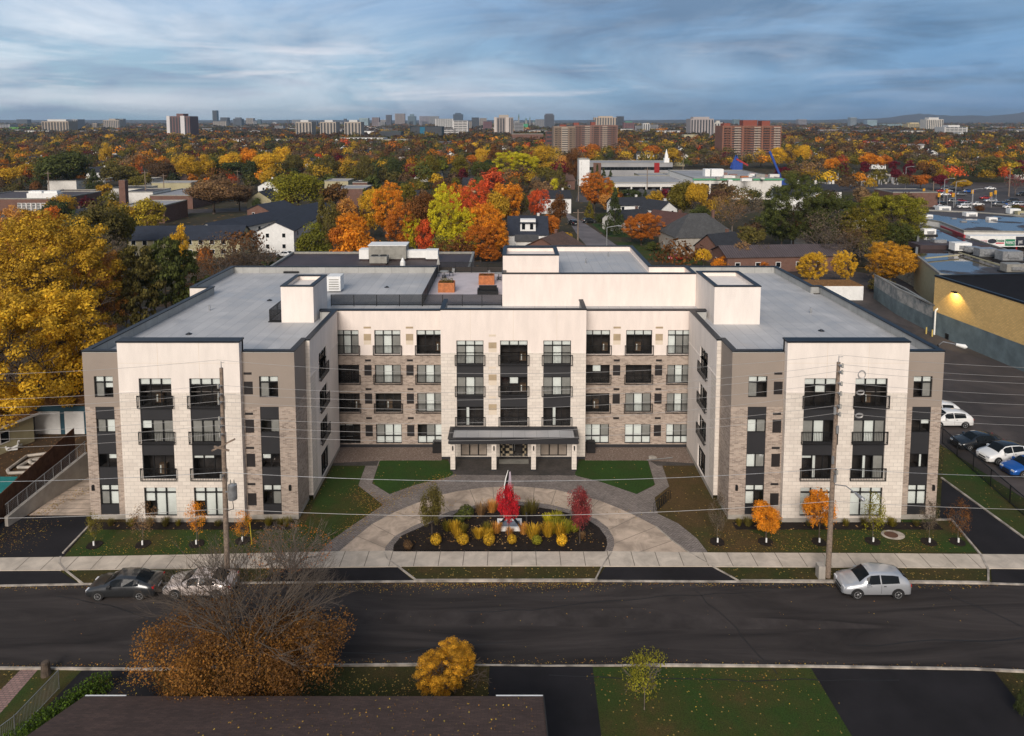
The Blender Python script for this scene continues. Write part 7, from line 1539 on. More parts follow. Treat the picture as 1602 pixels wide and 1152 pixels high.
# ================================================================= trees placed one by one (photo px: centre, top, crown width, trunk base)
TL = [
 # near left
 (38, 425, 235, 690, 'airy1', 'sun', 'hero', 'huge golden yellow tree at the left edge beside the garage roof'),
 (132, 484, 110, 668, 'airy2', 'gold', 'hero', 'yellow tree crown leaning to the building, right of the huge golden tree'),
 (85, 326, 200, 560, 'airy3', 'gold', 'hero', 'large orange yellow tree behind the huge golden tree'),
 (20, 338, 120, 520, 'airy2', 'pale', 'hero', 'pale orange tree at the far left edge behind the large orange yellow one'),
 (172, 390, 75, 540, 'airy4', 'pale', 'hero', 'orange brown tree between the golden trees and the dark pines'),
 (146, 302, 105, 430, 'sparse1', 'olive', 'near', 'grey olive half bare tree above the orange yellow tree'), (188, 318, 50, 420, 'round2', 'ogreen', 'mid', 'green edged tree right of the grey olive tree'), (172, 348, 60, 450, 'bare1', 'grey', 'near', 'bare grey tree in front of the grey olive tree'),
 (222, 380, 70, 535, 'pine1', 'olive', 'mid', 'leftmost of the dull green pines by the left wing'), (262, 372, 70, 525, 'pine2', 'green', 'mid', 'middle dull green pine by the left wing'), (292, 392, 55, 515, 'pine3', 'green', 'mid', 'rightmost dark pine by the left wing'), (200, 420, 50, 540, 'pine3', 'olive', 'mid', 'small olive pine at the left of the dark pines'),
 (318, 385, 60, 480, 'bare2', 'rust', 'near', 'rusty half bare tree right of the dark pines'), (345, 355, 75, 455, 'bare3', 'brown', 'near', 'bare brown tree above the left wing corner'), (385, 362, 70, 445, 'bare1', 'grey', 'near', 'bare grey tree before the white terrace'), (412, 372, 55, 440, 'bare2', 'brown', 'mid', 'bare brown tree near the brown roof edge'), (283, 352, 26, 420, 'oval1', 'yellow', 'mid', 'small bright yellow tree before the white terrace'),
 (300, 440, 60, 500, 'round1', 'rust', 'mid', 'low rusty tree just behind the left wing parapet'), (372, 392, 60, 430, 'sparse3', 'brown', 'mid', 'brown thicket tree behind the roof corner'),
 # middle left
 (467, 266, 78, 338, 'willow1', 'ygreen', 'near', 'tall yellow green weeping willow behind the terraces'), (335, 280, 84, 335, 'round2', 'tan', 'near', 'wide tan brown tree above the diagonal terrace'), (375, 284, 40, 330, 'round3', 'brown', 'mid', 'brown tree at the right of the wide tan tree'), (403, 305, 16, 346, 'round1', 'dgreen', 'mid', 'small dark tree in front of the brick town house end'),
 (490, 332, 34, 362, 'bush1', 'gold', 'mid', 'low golden green bush tree below the willow'), (505, 302, 34, 398, 'cone1', 'olive', 'near', 'tall sparse dark conifer left of the orange trees'), (522, 305, 30, 402, 'sparse2', 'olive', 'mid', 'sparse olive tree right of the tall conifer'),
 (552, 326, 40, 402, 'airy1', 'orange', 'near', 'rounded orange tree left of the tall yellow orange maple'), (541, 306, 30, 380, 'round2', 'pale', 'mid', 'pale orange tree above the rounded orange one'), (534, 345, 30, 404, 'round3', 'dorange', 'mid', 'deep orange small tree behind the brown roof'),
 (584, 285, 32, 374, 'airy1', 'yellow', 'near', 'tall yellow orange maple, left stem of the pair'), (610, 290, 36, 376, 'airy2', 'orange', 'near', 'tall yellow orange maple, right stem of the pair'), (637, 280, 34, 340, 'round1', 'ogreen', 'mid', 'olive green tree behind the yellow orange maples'), (660, 300, 46, 398, 'round2', 'rust', 'near', 'brown orange tree left of the lime trees'),
 (645, 333, 26, 402, 'airy3', 'lime', 'near', 'small lime yellow tree left of the red bush'), (667, 343, 22, 403, 'oval1', 'red', 'mid', 'narrow red orange tree between the lime trees'), (694, 294, 36, 403, 'airy2', 'lime', 'near', 'tall lime yellow tree in the middle of the colourful group'), (728, 322, 38, 402, 'airy3', 'lime', 'near', 'lime green tree at the right of the tall lime tree'), (710, 366, 52, 410, 'airy2', 'lime', 'near', 'low bright lime crown just above the brown roof'),
 (712, 284, 46, 375, 'airy3', 'dorange', 'near', 'broad red orange crown behind the lime trees'), (678, 306, 34, 372, 'airy1', 'dorange', 'near', 'deep orange crown above the tall lime tree'), (743, 286, 34, 362, 'airy2', 'red', 'near', 'bright red crown at the top of the colourful group'), (762, 310, 44, 402, 'airy1', 'orange', 'near', 'tall orange crown left of the navy roofed house'), (752, 345, 40, 410, 'airy1', 'dorange', 'near', 'deep orange tree behind the terrace railing'), (798, 284, 38, 360, 'airy3', 'orange', 'near', 'golden orange crown above the navy roofed house'), (778, 292, 30, 366, 'round1', 'gold', 'mid', 'golden crown right of the bright red crown'),
 (815, 300, 26, 352, 'round2', 'olive', 'mid', 'olive tree behind the golden orange crown'), (841, 291, 30, 345, 'airy1', 'red', 'near', 'vivid red orange tree above the navy roofed house'), (872, 295, 34, 372, 'sparse1', 'rust', 'near', 'half bare brown tree at the left kerb of the side street'), (862, 330, 28, 380, 'round3', 'dorange', 'mid', 'deep orange tree right of the navy roofed house'), (885, 360, 24, 384, 'bush1', 'gold', 'mid', 'low golden tree at the corner of the side street'),
 (930, 274, 50, 334, 'airy2', 'dorange', 'near', 'big orange brown tree at the far end of the side street'), (950, 300, 30, 338, 'round1', 'pale', 'mid', 'pale orange tree next to the big orange brown one'), (961, 293, 32, 368, 'cone2', 'dgreen', 'near', 'tall dark spruce right of the side street'), (922, 314, 20, 345, 'cone3', 'ogreen', 'mid', 'small olive cone shaped tree by the side street'), (940, 330, 20, 356, 'round3', 'dgreen', 'mid', 'dark green shrub tree left of the tall spruce'), (1003, 328, 58, 384, 'airy1', 'dorange', 'hero', 'round dark orange maple on the lawn right of the side street'),
 (1022, 376, 22, 392, 'bush1', 'green', 'mid', 'green bush right of the round dark orange maple'), (1009, 296, 14, 326, 'cone1', 'dgreen', 'mid', 'narrow dark cypress before the arcade building'), (1025, 297, 26, 328, 'round2', 'gold', 'mid', 'golden tree before the arcade building'), (985, 292, 38, 322, 'round3', 'dgreen', 'mid', 'dark green tree before the arcade building'),
 (1068, 276, 50, 350, 'round1', 'ogreen', 'near', 'olive green tree in front of the arcade right end'), (1090, 280, 36, 356, 'spread1', 'gold', 'near', 'golden olive tree right of the olive green tree'), (1098, 320, 40, 362, 'round2', 'green', 'mid', 'dark green tree above the grey hip roof'), (1145, 284, 62, 372, 'bare1', 'tan', 'near', 'large bare tan tree above the grey hip roof'), (1125, 300, 40, 366, 'bare3', 'gold', 'near', 'bare tree with few golden leaves beside the large bare tan tree'),
 (1176, 352, 44, 405, 'spread2', 'olive', 'mid', 'olive tree right of the grey hip roof'), (1100, 388, 30, 425, 'spread3', 'yellow', 'near', 'yellow tree just behind the penthouse right end'), (1128, 400, 30, 425, 'bush2', 'orange', 'mid', 'low orange crown behind the right roof tower'), (1160, 374, 40, 420, 'sparse2', 'tan', 'mid', 'tan half bare tree behind the right roof tower'), (1192, 405, 22, 425, 'bush1', 'dorange', 'mid', 'low deep orange crown by the ribbed metal roof'),
 (1240, 280, 92, 400, 'airy2', 'green', 'hero', 'big dark green tree, leftmost of the large trio on the right'), (1300, 298, 84, 402, 'airy3', 'green', 'hero', 'big green tree, middle of the large trio on the right'), (1392, 290, 100, 404, 'airy1', 'ygreen', 'hero', 'big yellow green tree, rightmost of the large trio'), (1345, 330, 70, 410, 'airy2', 'ogreen', 'near', 'olive green tree in front of the yellow green one'), (1405, 345, 70, 412, 'airy3', 'green', 'near', 'green lower tree beside the plaza roof edge'), (1222, 318, 50, 398, 'round1', 'dgreen', 'near', 'dark green tree at the left foot of the trio'),
 (1290, 318, 74, 418, 'bare3', 'grey', 'near', 'large bare grey tree in front of the green trio'), (1330, 340, 60, 420, 'bare2', 'brown', 'near', 'bare brown tree in front of the green trio'), (1190, 372, 30, 420, 'bare1', 'grey', 'mid', 'small bare grey tree by the metal roof'), (1362, 360, 50, 425, 'bare1', 'olive', 'mid', 'bare olive tree left of the bright orange tree'),
 (1268, 388, 46, 447, 'airy1', 'yellow', 'near', 'golden yellow tree right behind the right wing roof'), (1318, 390, 34, 448, 'airy3', 'yellow', 'near', 'thin golden tree above the white container'), (1392, 376, 76, 452, 'airy3', 'amber', 'hero', 'bright orange tree beside the warehouse'), (1378, 432, 40, 458, 'bush1', 'olive', 'mid', 'low olive hedge bush below the bright orange tree'), (1480, 438, 4, 446, 'bush1', 'olive', 'far', 'tiny shrub beside the warehouse door'),
 (630, 322, 40, 400, 'airy2', 'dorange', 'near', 'deep orange crown between the maple pair and the lime trees'), (772, 345, 34, 408, 'airy2', 'orange', 'near', 'orange tree just left of the navy roofed house'), (722, 300, 44, 385, 'airy4', 'red', 'near', 'coral red crown behind the lime green tree'), (768, 384, 26, 412, 'airy1', 'dorange', 'near', 'low deep orange tree at the terrace corner'),
 # back row of rounded trees
 (107, 231, 92, 298, 'round1', 'green', 'near', 'large dark green tree in the left back row'), (80, 252, 46, 296, 'round2', 'olive', 'mid', 'olive tree at the left foot of the large dark green tree'), (30, 250, 22, 272, 'round3', 'yellow', 'mid', 'small bright yellow tree at far left'), (12, 258, 38, 300, 'round1', 'gold', 'mid', 'golden tree at the far left edge of the back row'), (14, 240, 20, 272, 'cone1', 'dgreen', 'mid', 'dark spruce at far left behind the golden tree'), (42, 255, 34, 292, 'round2', 'gold', 'mid', 'golden tree right of the small yellow one'), (66, 266, 26, 290, 'round3', 'dorange', 'mid', 'deep orange tree in the left back row'),
 (148, 264, 28, 306, 'cone2', 'dgreen', 'near', 'dark broad conifer below the large dark green tree'), (188, 252, 50, 296, 'round3', 'olive', 'mid', 'olive tree right of the dark conifer'), (165, 224, 18, 262, 'oval1', 'gold', 'mid', 'upright golden tree above the olive tree'), (173, 242, 16, 262, 'oval2', 'maroon', 'mid', 'dark red tree below the upright golden tree'), (195, 232, 24, 256, 'round1', 'ogreen', 'mid', 'olive green tree right of the dark red tree'), (255, 250, 56, 292, 'round1', 'brown', 'near', 'wide brown tree in the left back row'), (215, 272, 36, 306, 'sparse1', 'ogreen', 'mid', 'thin olive tree before the pale two storey row'),
 (294, 243, 36, 294, 'round2', 'gold', 'near', 'golden olive tree left of the dark pair'), (322, 242, 26, 292, 'oval1', 'gold', 'mid', 'upright golden tree left of the dark pair'), (335, 240, 24, 288, 'oval3', 'green', 'mid', 'dark green upright tree in the back row left of the yellow row'), (172, 196 + 12, 18, 226, 'round1', 'yellow', 'mid', 'small yellow orange tree far left in the woods'),
 (362, 248, 46, 288, 'round3', 'dgreen', 'mid', 'dark green rounded tree below the yellow row'), (393, 244, 24, 290, 'oval2', 'dgreen', 'mid', 'dark green oval tree below the yellow row'), (364, 234, 40, 282, 'round1', 'yellow', 'near', 'leftmost big tree of the bright yellow row'), (392, 230, 34, 280, 'round2', 'orange', 'mid', 'orange yellow tree, second of the bright yellow row'), (416, 232, 42, 288, 'round3', 'yellow', 'near', 'third tree of the bright yellow row'), (441, 224, 32, 272, 'round1', 'yellow', 'mid', 'lemon yellow tree at the right end of the yellow row'), (420, 262, 30, 300, 'round1', 'gold', 'mid', 'golden tree under the bright yellow row'), (447, 288 - 8, 18, 300, 'round2', 'gold', 'mid', 'small golden tree left of the willow'),
 (460, 240, 32, 284, 'round2', 'olive', 'near', 'dark olive round tree above the willow'), (437, 252, 14, 276, 'round1', 'dgreen', 'mid', 'small dark tree left of the dark olive round tree'), (499, 238, 16, 262, 'round1', 'red', 'mid', 'small coral red tree left of the olive oval'), (514, 243, 32, 290, 'oval1', 'olive', 'near', 'dark olive oval tree, first of the back row ovals'), (490, 258, 30, 290, 'round2', 'ogreen', 'mid', 'olive green tree beside the first oval'), (537, 254, 16, 270, 'bush1', 'dorange', 'mid', 'small orange round tree between the ovals'), (551, 245, 26, 282, 'round3', 'gold', 'mid', 'golden green tree between the ovals'),
 (573, 236, 30, 294, 'oval2', 'olive', 'near', 'tall olive oval tree above the orange maples'), (617, 242, 28, 292, 'oval3', 'dgreen', 'near', 'dark green oval tree right of the tall olive oval'), (604, 262, 20, 290, 'oval1', 'olive', 'mid', 'small olive oval in front of the dark green oval'), (590, 262, 16, 290, 'cone3', 'dgreen', 'mid', 'narrow conifer between the ovals'), (671, 244, 29, 287, 'oval1', 'ogreen', 'near', 'round topped olive oval above the colourful group'), (645, 252, 26, 292, 'round1', 'plum', 'mid', 'dark purple brown tree between the ovals'), (676, 232, 18, 256, 'round2', 'orange', 'mid', 'small orange tree behind the round topped oval'),
 (721, 238, 38, 290, 'oval2', 'ogreen', 'near', 'large olive oval tree above the colourful group'), (752, 251, 32, 290, 'round2', 'green', 'near', 'green round tree right of the large olive oval'), (773, 252, 20, 284, 'round3', 'olive', 'mid', 'olive tree left of the big lime tree'), (812, 232, 60, 286, 'airy1', 'lime', 'hero', 'big lime yellow round tree in the middle back row'), (806, 255, 24, 288, 'oval3', 'olive', 'mid', 'olive oval in front of the big lime tree'), (757, 228, 28, 262, 'round3', 'yellow', 'near', 'bright yellow tree behind the green round tree'), (775, 226, 22, 268, 'oval1', 'rust', 'mid', 'dark red brown tall tree left of the big lime tree'), (738, 240, 24, 262, 'round1', 'dorange', 'mid', 'orange brown tree left of the bright yellow tree'),
 (850, 226, 34, 272, 'round2', 'gold', 'near', 'golden brown tree right of the big lime tree'), (860, 248, 28, 282, 'round3', 'gold', 'mid', 'golden tree in front of the golden brown tree'), (880, 238, 32, 284, 'oval2', 'pale', 'near', 'salmon orange tree below the brown twin towers'), (862, 262, 22, 296, 'round1', 'olive', 'mid', 'olive tree under the salmon orange tree'), (876, 255, 24, 300, 'cone1', 'olive', 'mid', 'dark conifer under the salmon orange tree'), (867, 275, 16, 304, 'oval3', 'lime', 'mid', 'small lime tree near the gabled brick house'), (900, 232, 24, 286, 'oval1', 'rust', 'mid', 'rusty tall tree left of the school stair tower'), (928, 222, 24, 250, 'round1', 'dorange', 'mid', 'deep orange tree at the foot of the twin towers'),
 (926, 262, 12, 298, 'cone1', 'dgreen', 'mid', 'first spruce before the school'), (934, 256, 12, 296, 'cone2', 'dgreen', 'mid', 'second spruce before the school'), (944, 262, 14, 296, 'cone3', 'dgreen', 'mid', 'third spruce before the school'), (955, 266, 14, 297, 'cone1', 'dgreen', 'mid', 'fourth spruce before the school'), (991, 248, 14, 262, 'bush1', 'dorange', 'mid', 'orange round tree in front of the school wall'),
 (968, 228, 34, 246, 'round2', 'orange', 'mid', 'orange tree behind the school roof, left'), (990, 226, 22, 246, 'round3', 'gold', 'mid', 'golden tree behind the school roof'), (1020, 225, 34, 250, 'round1', 'dorange', 'mid', 'orange brown tree behind the school roof near the steeple'), (1051, 230, 24, 262, 'round2', 'gold', 'mid', 'golden tree right of the steeple'), (1085, 245, 26, 262, 'round3', 'dorange', 'mid', 'rust orange tree right of the school'), (1102, 240, 26, 262, 'sparse1', 'brown', 'mid', 'bare brown tree left of the big brown tower'), (1190, 240, 26, 262, 'round1', 'gold', 'mid', 'golden tree at the foot of the brown tower'),
 (1216, 226, 30, 264, 'oval2', 'yellow', 'near', 'tall yellow tree right of the brown tower'), (1236, 226, 24, 262, 'oval1', 'gold', 'mid', 'golden green tree between the two yellow trees'), (1256, 222, 28, 262, 'oval3', 'yellow', 'near', 'tall lemon tree right of the golden green one'), (1225, 258, 30, 280, 'bush1', 'maroon', 'mid', 'low dark maroon tree behind the crane'), (1258, 260, 26, 280, 'bush2', 'rust', 'mid', 'low rusty tree right of the crane'),
 (1302, 244, 27, 275, 'round1', 'orange', 'near', 'bright orange tree at the cemetery left end'), (1320, 255, 18, 278, 'oval1', 'maroon', 'mid', 'dark maroon oval tree, first in the cemetery'), (1353, 249, 20, 275, 'oval2', 'maroon', 'mid', 'dark maroon oval tree, second in the cemetery'), (1362, 238, 36, 270, 'round2', 'orange', 'mid', 'orange tree behind the second maroon tree'), (1383, 240, 24, 268, 'round3', 'dorange', 'mid', 'deep orange tree behind the cemetery'), (1398, 249, 16, 270, 'oval3', 'maroon', 'mid', 'dark maroon oval tree, third in the cemetery'), (1401, 262, 20, 286, 'round1', 'maroon', 'mid', 'low maroon tree, fourth in the cemetery'), (1420, 251, 18, 281, 'oval1', 'maroon', 'mid', 'tall maroon oval tree, fifth in the cemetery'),
 (1444, 250, 20, 272, 'round2', 'yellow', 'mid', 'golden small tree right of the maroon trees'), (1440, 270, 30, 296, 'round3', 'dorange', 'mid', 'rust orange tree before the traffic signals'), (1471, 270, 26, 298, 'round1', 'maroon', 'mid', 'maroon tree behind the traffic signals'), (1505, 280, 28, 300, 'round2', 'gold', 'mid', 'golden tree behind the plaza car park'), (1525, 249, 40, 268, 'round3', 'maroon', 'mid', 'wide maroon tree on the right hillside'), (1550, 240, 40, 280, 'round1', 'olive', 'mid', 'olive tree on the right hillside'), (1592, 250, 24, 268, 'round2', 'maroon', 'mid', 'maroon tree at the right picture edge'), (1595, 232, 26, 256, 'round3', 'orange', 'mid', 'orange tree at the right picture edge'), (1588, 266, 30, 306, 'bare2', 'plum', 'mid', 'bare reddish tree at the right edge by the car park'),
 (1235, 232 + 30, 30, 292, 'round3', 'olive', 'mid', 'olive tree left of the crane base'), (1590, 318, 18, 334, 'bush1', 'olive', 'mid', 'small olive bush at the right end of the car park'), (1532, 320, 14, 332, 'bush2', 'rust', 'mid', 'small rusty bush in the car park'),
 # foreground
 (703, 1008, 74, 1085, 'airy4', 'amber', 'hero', 'golden orange young tree behind the brown foreground roof'), (1008, 1000, 62, 1110, 'thin6', 'ygreen', 'near', 'thin yellow green young tree on the near lawn'), (1606, 1030, 30, 1125, 'cone1', 'dgreen', 'near', 'dark cedar at the lower right picture corner'),
]
n_ind = 0
for cx_, yt_, w_px, yb_, kd, c_, lod, lab in TL:
    x, y = gp(cx_, yb_); d_ = y * CP + 25 * SP; zt = at(cx_, yt_, y)[2]; w_ = w_px * d_ / F_PX
    if c_ == 'ygreen' and kd == 'thin6': w_ *= 1.2
    tree(kd, x, y, max(zt, 1.5), w_ * (1.6 if 530 < cx_ < 805 and yb_ > 350 else 1.2), K[c_], lab, lod, 'tree'); n_ind += 1
# the rusty half bare tree in front of the street: dense leafy skirt, bare top
def big_rusty():
    bx, by = gp(395, 1085); by += .0; r = empty('tree', (bx, by, 0), 0, 'large half bare rust coloured tree in the foreground before the parked cars', 'tree')
    hT = at(430, 815, by)[2] + .3; rs = np.random.default_rng(77); m = MB(); sc = 1.0
    m.tube((0, 0, -.1), (0, 0, 1.6), .28, .22, 10)
    for i in range(15):
        a = i * 2.39996; el = .75 + .5 * (i / 15); d = Vector((math.cos(a) * .62, math.sin(a) * .45, el)).normalized()
        limb(m, Vector((0, 0, 1.0 + .05 * i)), d, hT * .29, .06, 5, rs, .0055, .36)
    t = m.build('trunk', plain('brown_twigs', (.10, .078, .06), .95), None, smooth=True); t.parent = r
    n = 56000; d = unit(rs, 90); C_ = d * np.array([6.2, 3.6, 1.9]) * (rs.uniform(.15, 1, 90) ** .5)[:, None] + np.array([-.2, -.9, 2.5]); C_[:, 2] = np.maximum(C_[:, 2], .5)
    side_ = np.abs(C_[:, 0]) / 6; C_[:, 2] += side_ ** 2 * 1.3
    idx = rs.integers(0, 90, n); p = C_[idx] + unit(rs, n) * (rs.uniform(0, 1, n) ** .5)[:, None] * 1.0
    keep = p[:, 2] < 3.9 + 1.2 * np.abs(p[:, 0]) / 6 + rs.normal(0, .35, n); p = p[keep]; p[:, 2] = np.maximum(p[:, 2], .1); q = unit(rs, len(p)); q[:, 2] = np.abs(q[:, 2])
    lr = np.clip((rs.random(90) * .75)[idx][keep] - .1 + rs.normal(.22, .2, len(p)), 0, 1)
    c = link('crown', quadmesh('crown', leaves(p, q, .055, rs), M['leaf'], lr), r); c.color = (.25, .115, .028, 1)
    n = 2600; d = unit(rs, n); p = d * np.array([4.4, 3.2, 2.6]) * (rs.random(n) ** .4)[:, None] + np.array([0, 0, 4.6]); c = link('crown', quadmesh('crown_top', leaves(p, unit(rs, n), .05, rs), M['leaf'], rs.random(n)), r); c.color = (.15, .085, .04, 1)
    # a second, sparser stem by the sidewalk
    bx, by = gp(455, 1000); r2 = empty('tree', (bx, by, 0), 0, 'leafless grey shrubby tree by the sidewalk behind the rusty tree', 'tree'); m = MB(); r2.location.y = gp(455, 905)[1]
    m.tube((0, 0, -.1), (0, 0, .6), .10, .08, 8)
    for i in range(12):
        a = i * 2.4; d = Vector((math.cos(a) * .7, math.sin(a) * .45, .8)).normalized(); limb(m, Vector((0, 0, .4)), d, 1.5, .04, 4, rs, .007, .5)
    t = m.build('trunk', M['barkgrey'], None); t.parent = r2; r2.location.x = gp(455, 905)[0]
    p = unit(rs, 900) * np.array([2.8, 1.8, 1.3]) + np.array([0, 0, 2.2]); c = link('crown', quadmesh('crown', leaves(p, unit(rs, 900), .045, rs), M['leaf']), r2); c.color = (*K['dorange'], 1)
big_rusty()
hx, hy = gp(62, 1125); o = D.objects.new('hedge', quadmesh('hedge', (lambda rs: leaves(np.stack([rs.uniform(-.5, .5, 5000) + (t := rs.uniform(0, 1, 5000)) * 2.2 - 1, t * 4.2 - 2, rs.uniform(0, 1.1, 5000)], 1), unit(rs, 5000), .06, rs))(np.random.default_rng(5)), M['leaf'])); col.objects.link(o); o.location = (hx + 1.1, hy - .2, 0); o.color = (.07, .12, .012, 1); tag(o, 'green leafy hedge beside the chain link fence', 'hedge')

# ================================================================= random individual trees, then the woodland
def inpoly(x, y, P):
    c = False; j = len(P) - 1
    for i in range(len(P)):
        if (P[i][1] > y) != (P[j][1] > y) and x < (P[j][0] - P[i][0]) * (y - P[i][1]) / (P[j][1] - P[i][1]) + P[i][0]: c = not c
        j = i
    return c
EXC = [[(735, 355), (860, 355), (860, 480), (735, 480)], [(850, 300), (915, 300), (960, 345), (1040, 390), (1060, 480), (850, 480), (880, 400), (865, 318)], [(900, 268), (1235, 268), (1235, 318), (900, 318)], [(1420, 290), (1700, 290), (1700, 480), (1420, 480)], [(300, 330), (515, 330), (515, 412), (300, 412)], [(205, 378), (395, 378), (395, 412), (205, 412)],
       [(-100, 312), (98, 312), (98, 350), (-100, 350)], [(185, 300), (310, 300), (310, 358), (185, 358)], [(1268, 266), (1440, 266), (1440, 294), (1268, 294)], [(1285, 440), (1420, 440), (1420, 520), (1285, 520)], [(800, 352), (900, 352), (900, 425), (800, 425)], [(1060, 355), (1180, 355), (1180, 440), (1060, 440)], [(520, 300), (580, 300), (580, 328), (520, 328)], [(960, 330), (1090, 330), (1090, 380), (960, 380)], [(60, 295), (130, 295), (130, 322), (60, 322)]]
def pxof(x, y, z=0.0):
    dz = z - CAM_H; d = y * CP - dz * SP; v = y * SP + dz * CP; return X0 + F_PX * x / d, Y0 - F_PX * v / d
def blocked(x, y):
    if y < 128 and abs(x) < 46: return True
    if x > 45 and y < 175: return True
    q = pxof(x, y)
    return any(inpoly(q[0], q[1], P) for P in EXC)
rt = random.Random(21)
PALM = ['olive'] * 5 + ['ogreen'] * 4 + ['gold'] * 4 + ['brown'] * 5 + ['orange'] * 2 + ['dorange'] * 1 + ['yellow'] * 2 + ['dgreen'] * 3 + ['green'] * 2 + ['rust'] * 4 + ['tan'] * 2 + ['grey'] * 3 + ['olive', 'gold', 'ogreen', 'brown', 'tan', 'red', 'maroon']
PALF = ['brown'] * 9 + ['rust'] * 6 + ['olive'] * 6 + ['dorange'] * 2 + ['gold'] * 3 + ['grey'] * 5 + ['dgreen'] * 4 + ['ogreen'] * 3 + ['orange', 'tan', 'gold']
placed = []
for r_ in [o for o in col.objects if o.name.startswith('tree') and o.parent is None]: placed.append((r_.location.x, r_.location.y))
IND = []
tries = 0
while len(IND) < 300 - n_ind - 14 and tries < 20000:
    tries += 1; y = 128 + (rt.random() ** .8) * 330; x = rt.uniform(-.78, .74) * y
    if blocked(x, y): continue
    if any((x - a) ** 2 + (y - b) ** 2 < 8.5 ** 2 for a, b in placed): continue
    placed.append((x, y)); IND.append((x, y))
il = []
lands = [(0, 260, 'near the brick school'), (260, 520, 'near the terraces'), (520, 800, 'beyond the maple group'), (800, 1100, 'near the side street'), (1100, 1300, 'near the building site'), (1300, 1700, 'by the plaza')]
for x, y in IND:
    c_ = rt.choice(PALM); kd = rt.choice(['round1', 'round2', 'round3', 'oval1', 'oval2', 'spread1', 'sparse1', 'bare1', 'bush1'] + ['cone1', 'cone2'] * (c_ in ('dgreen', 'green')))
    if y < 240 and kd[:5] == 'round': kd = 'airy' + kd[5]
    if c_ == 'grey': kd = 'bare1'
    h_ = rt.uniform(6.5, 11.5); w_ = h_ * rt.uniform(.75, 1.15) * (.5 if kd[:4] == 'cone' else 1)
    if y > 250: h_ *= 1.05
    q = pxof(x, y, h_ / 2); sizew = 'small' if h_ < 8.2 else ('middling' if h_ < 9.8 else 'tall'); shp = {'airy': 'loose', 'round': 'round', 'oval': 'upright', 'spread': 'spreading', 'sparse': 'sparse', 'bare': 'bare', 'bush': 'bushy', 'cone': 'conical'}[kd[:-1]]
    o = tree(kd, x, y, h_, w_, tuple(v * rt.uniform(.85, 1.1) for v in K[c_]), 'x', 'mid' if y < 240 else 'far', 'tree', 'trees of the neighbourhood behind the building')
    ln = next(t for a, b, t in lands if q[0] < b) if q[0] < 1700 else lands[-1][2]
    il.append((q[0], f'{shp} {CN[c_]} tree {ln}', o))
order_labels(il, lambda c_, o_: c_ if o_ == 'only' else f'{c_}, {o_}')
# woodland: everything farther, one mesh
V = []; LR = []; TI = []
rn = np.random.default_rng(31)
def wood(y0, y1, sp, h0, h1, nq, leaf, pal, skip=.12, wmul=1.0):
    y = y0
    while y < y1:
        xm = .80 * y; x = -xm
        while x < xm:
            X_ = x + rt.uniform(-.45, .45) * sp; Y_ = y + rt.uniform(-.45, .45) * sp; x += sp * rt.uniform(.6, 1.4)
            if rt.random() < skip: continue
            if y < 520 and (blocked(X_, Y_) or any((X_ - a) ** 2 + (Y_ - b) ** 2 < 40 for a, b in placed)): continue
            if any(a - 6 < X_ < b + 6 and c - 4 < Y_ < d + 3 for a, b, c, d in BOXES): continue
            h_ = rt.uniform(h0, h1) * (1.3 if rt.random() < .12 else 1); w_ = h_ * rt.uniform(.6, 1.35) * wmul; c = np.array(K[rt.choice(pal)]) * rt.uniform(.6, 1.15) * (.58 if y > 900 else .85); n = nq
            d = unit(rn, n); d[:, 2] = np.abs(d[:, 2]) * 1.0 - .25; rr = (rn.uniform(.55, 1, n))[:, None]
            lump = 1 + .22 * np.sin(d[:, 0:1] * 5 + X_) * np.cos(d[:, 1:2] * 4 + Y_)
            p = np.array([X_, Y_, h_ * .52]) + d * rr * lump * np.array([w_ * .5, w_ * .5, h_ * .5]); nr_ = d + unit(rn, n) * .5; nr_ /= np.linalg.norm(nr_, axis=1)[:, None]
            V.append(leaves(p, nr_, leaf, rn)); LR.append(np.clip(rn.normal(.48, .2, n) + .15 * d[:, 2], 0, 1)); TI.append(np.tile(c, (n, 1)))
        y += sp * .95
BOXES = []
for o in list(col.objects):
    if o.parent is None and o.get('category') in ('building', 'house', 'row house', 'steeple') and o.location.y > 100:
        xs_, ys_ = [], []
        for ch in o.children:
            if ch.type == 'MESH':
                for v in ch.bound_box: w = Matrix.Translation(o.location) @ o.rotation_euler.to_matrix().to_4x4() @ Vector(v); xs_.append(w.x); ys_.append(w.y)
        if xs_: BOXES.append((min(xs_), max(xs_), min(ys_), max(ys_)))
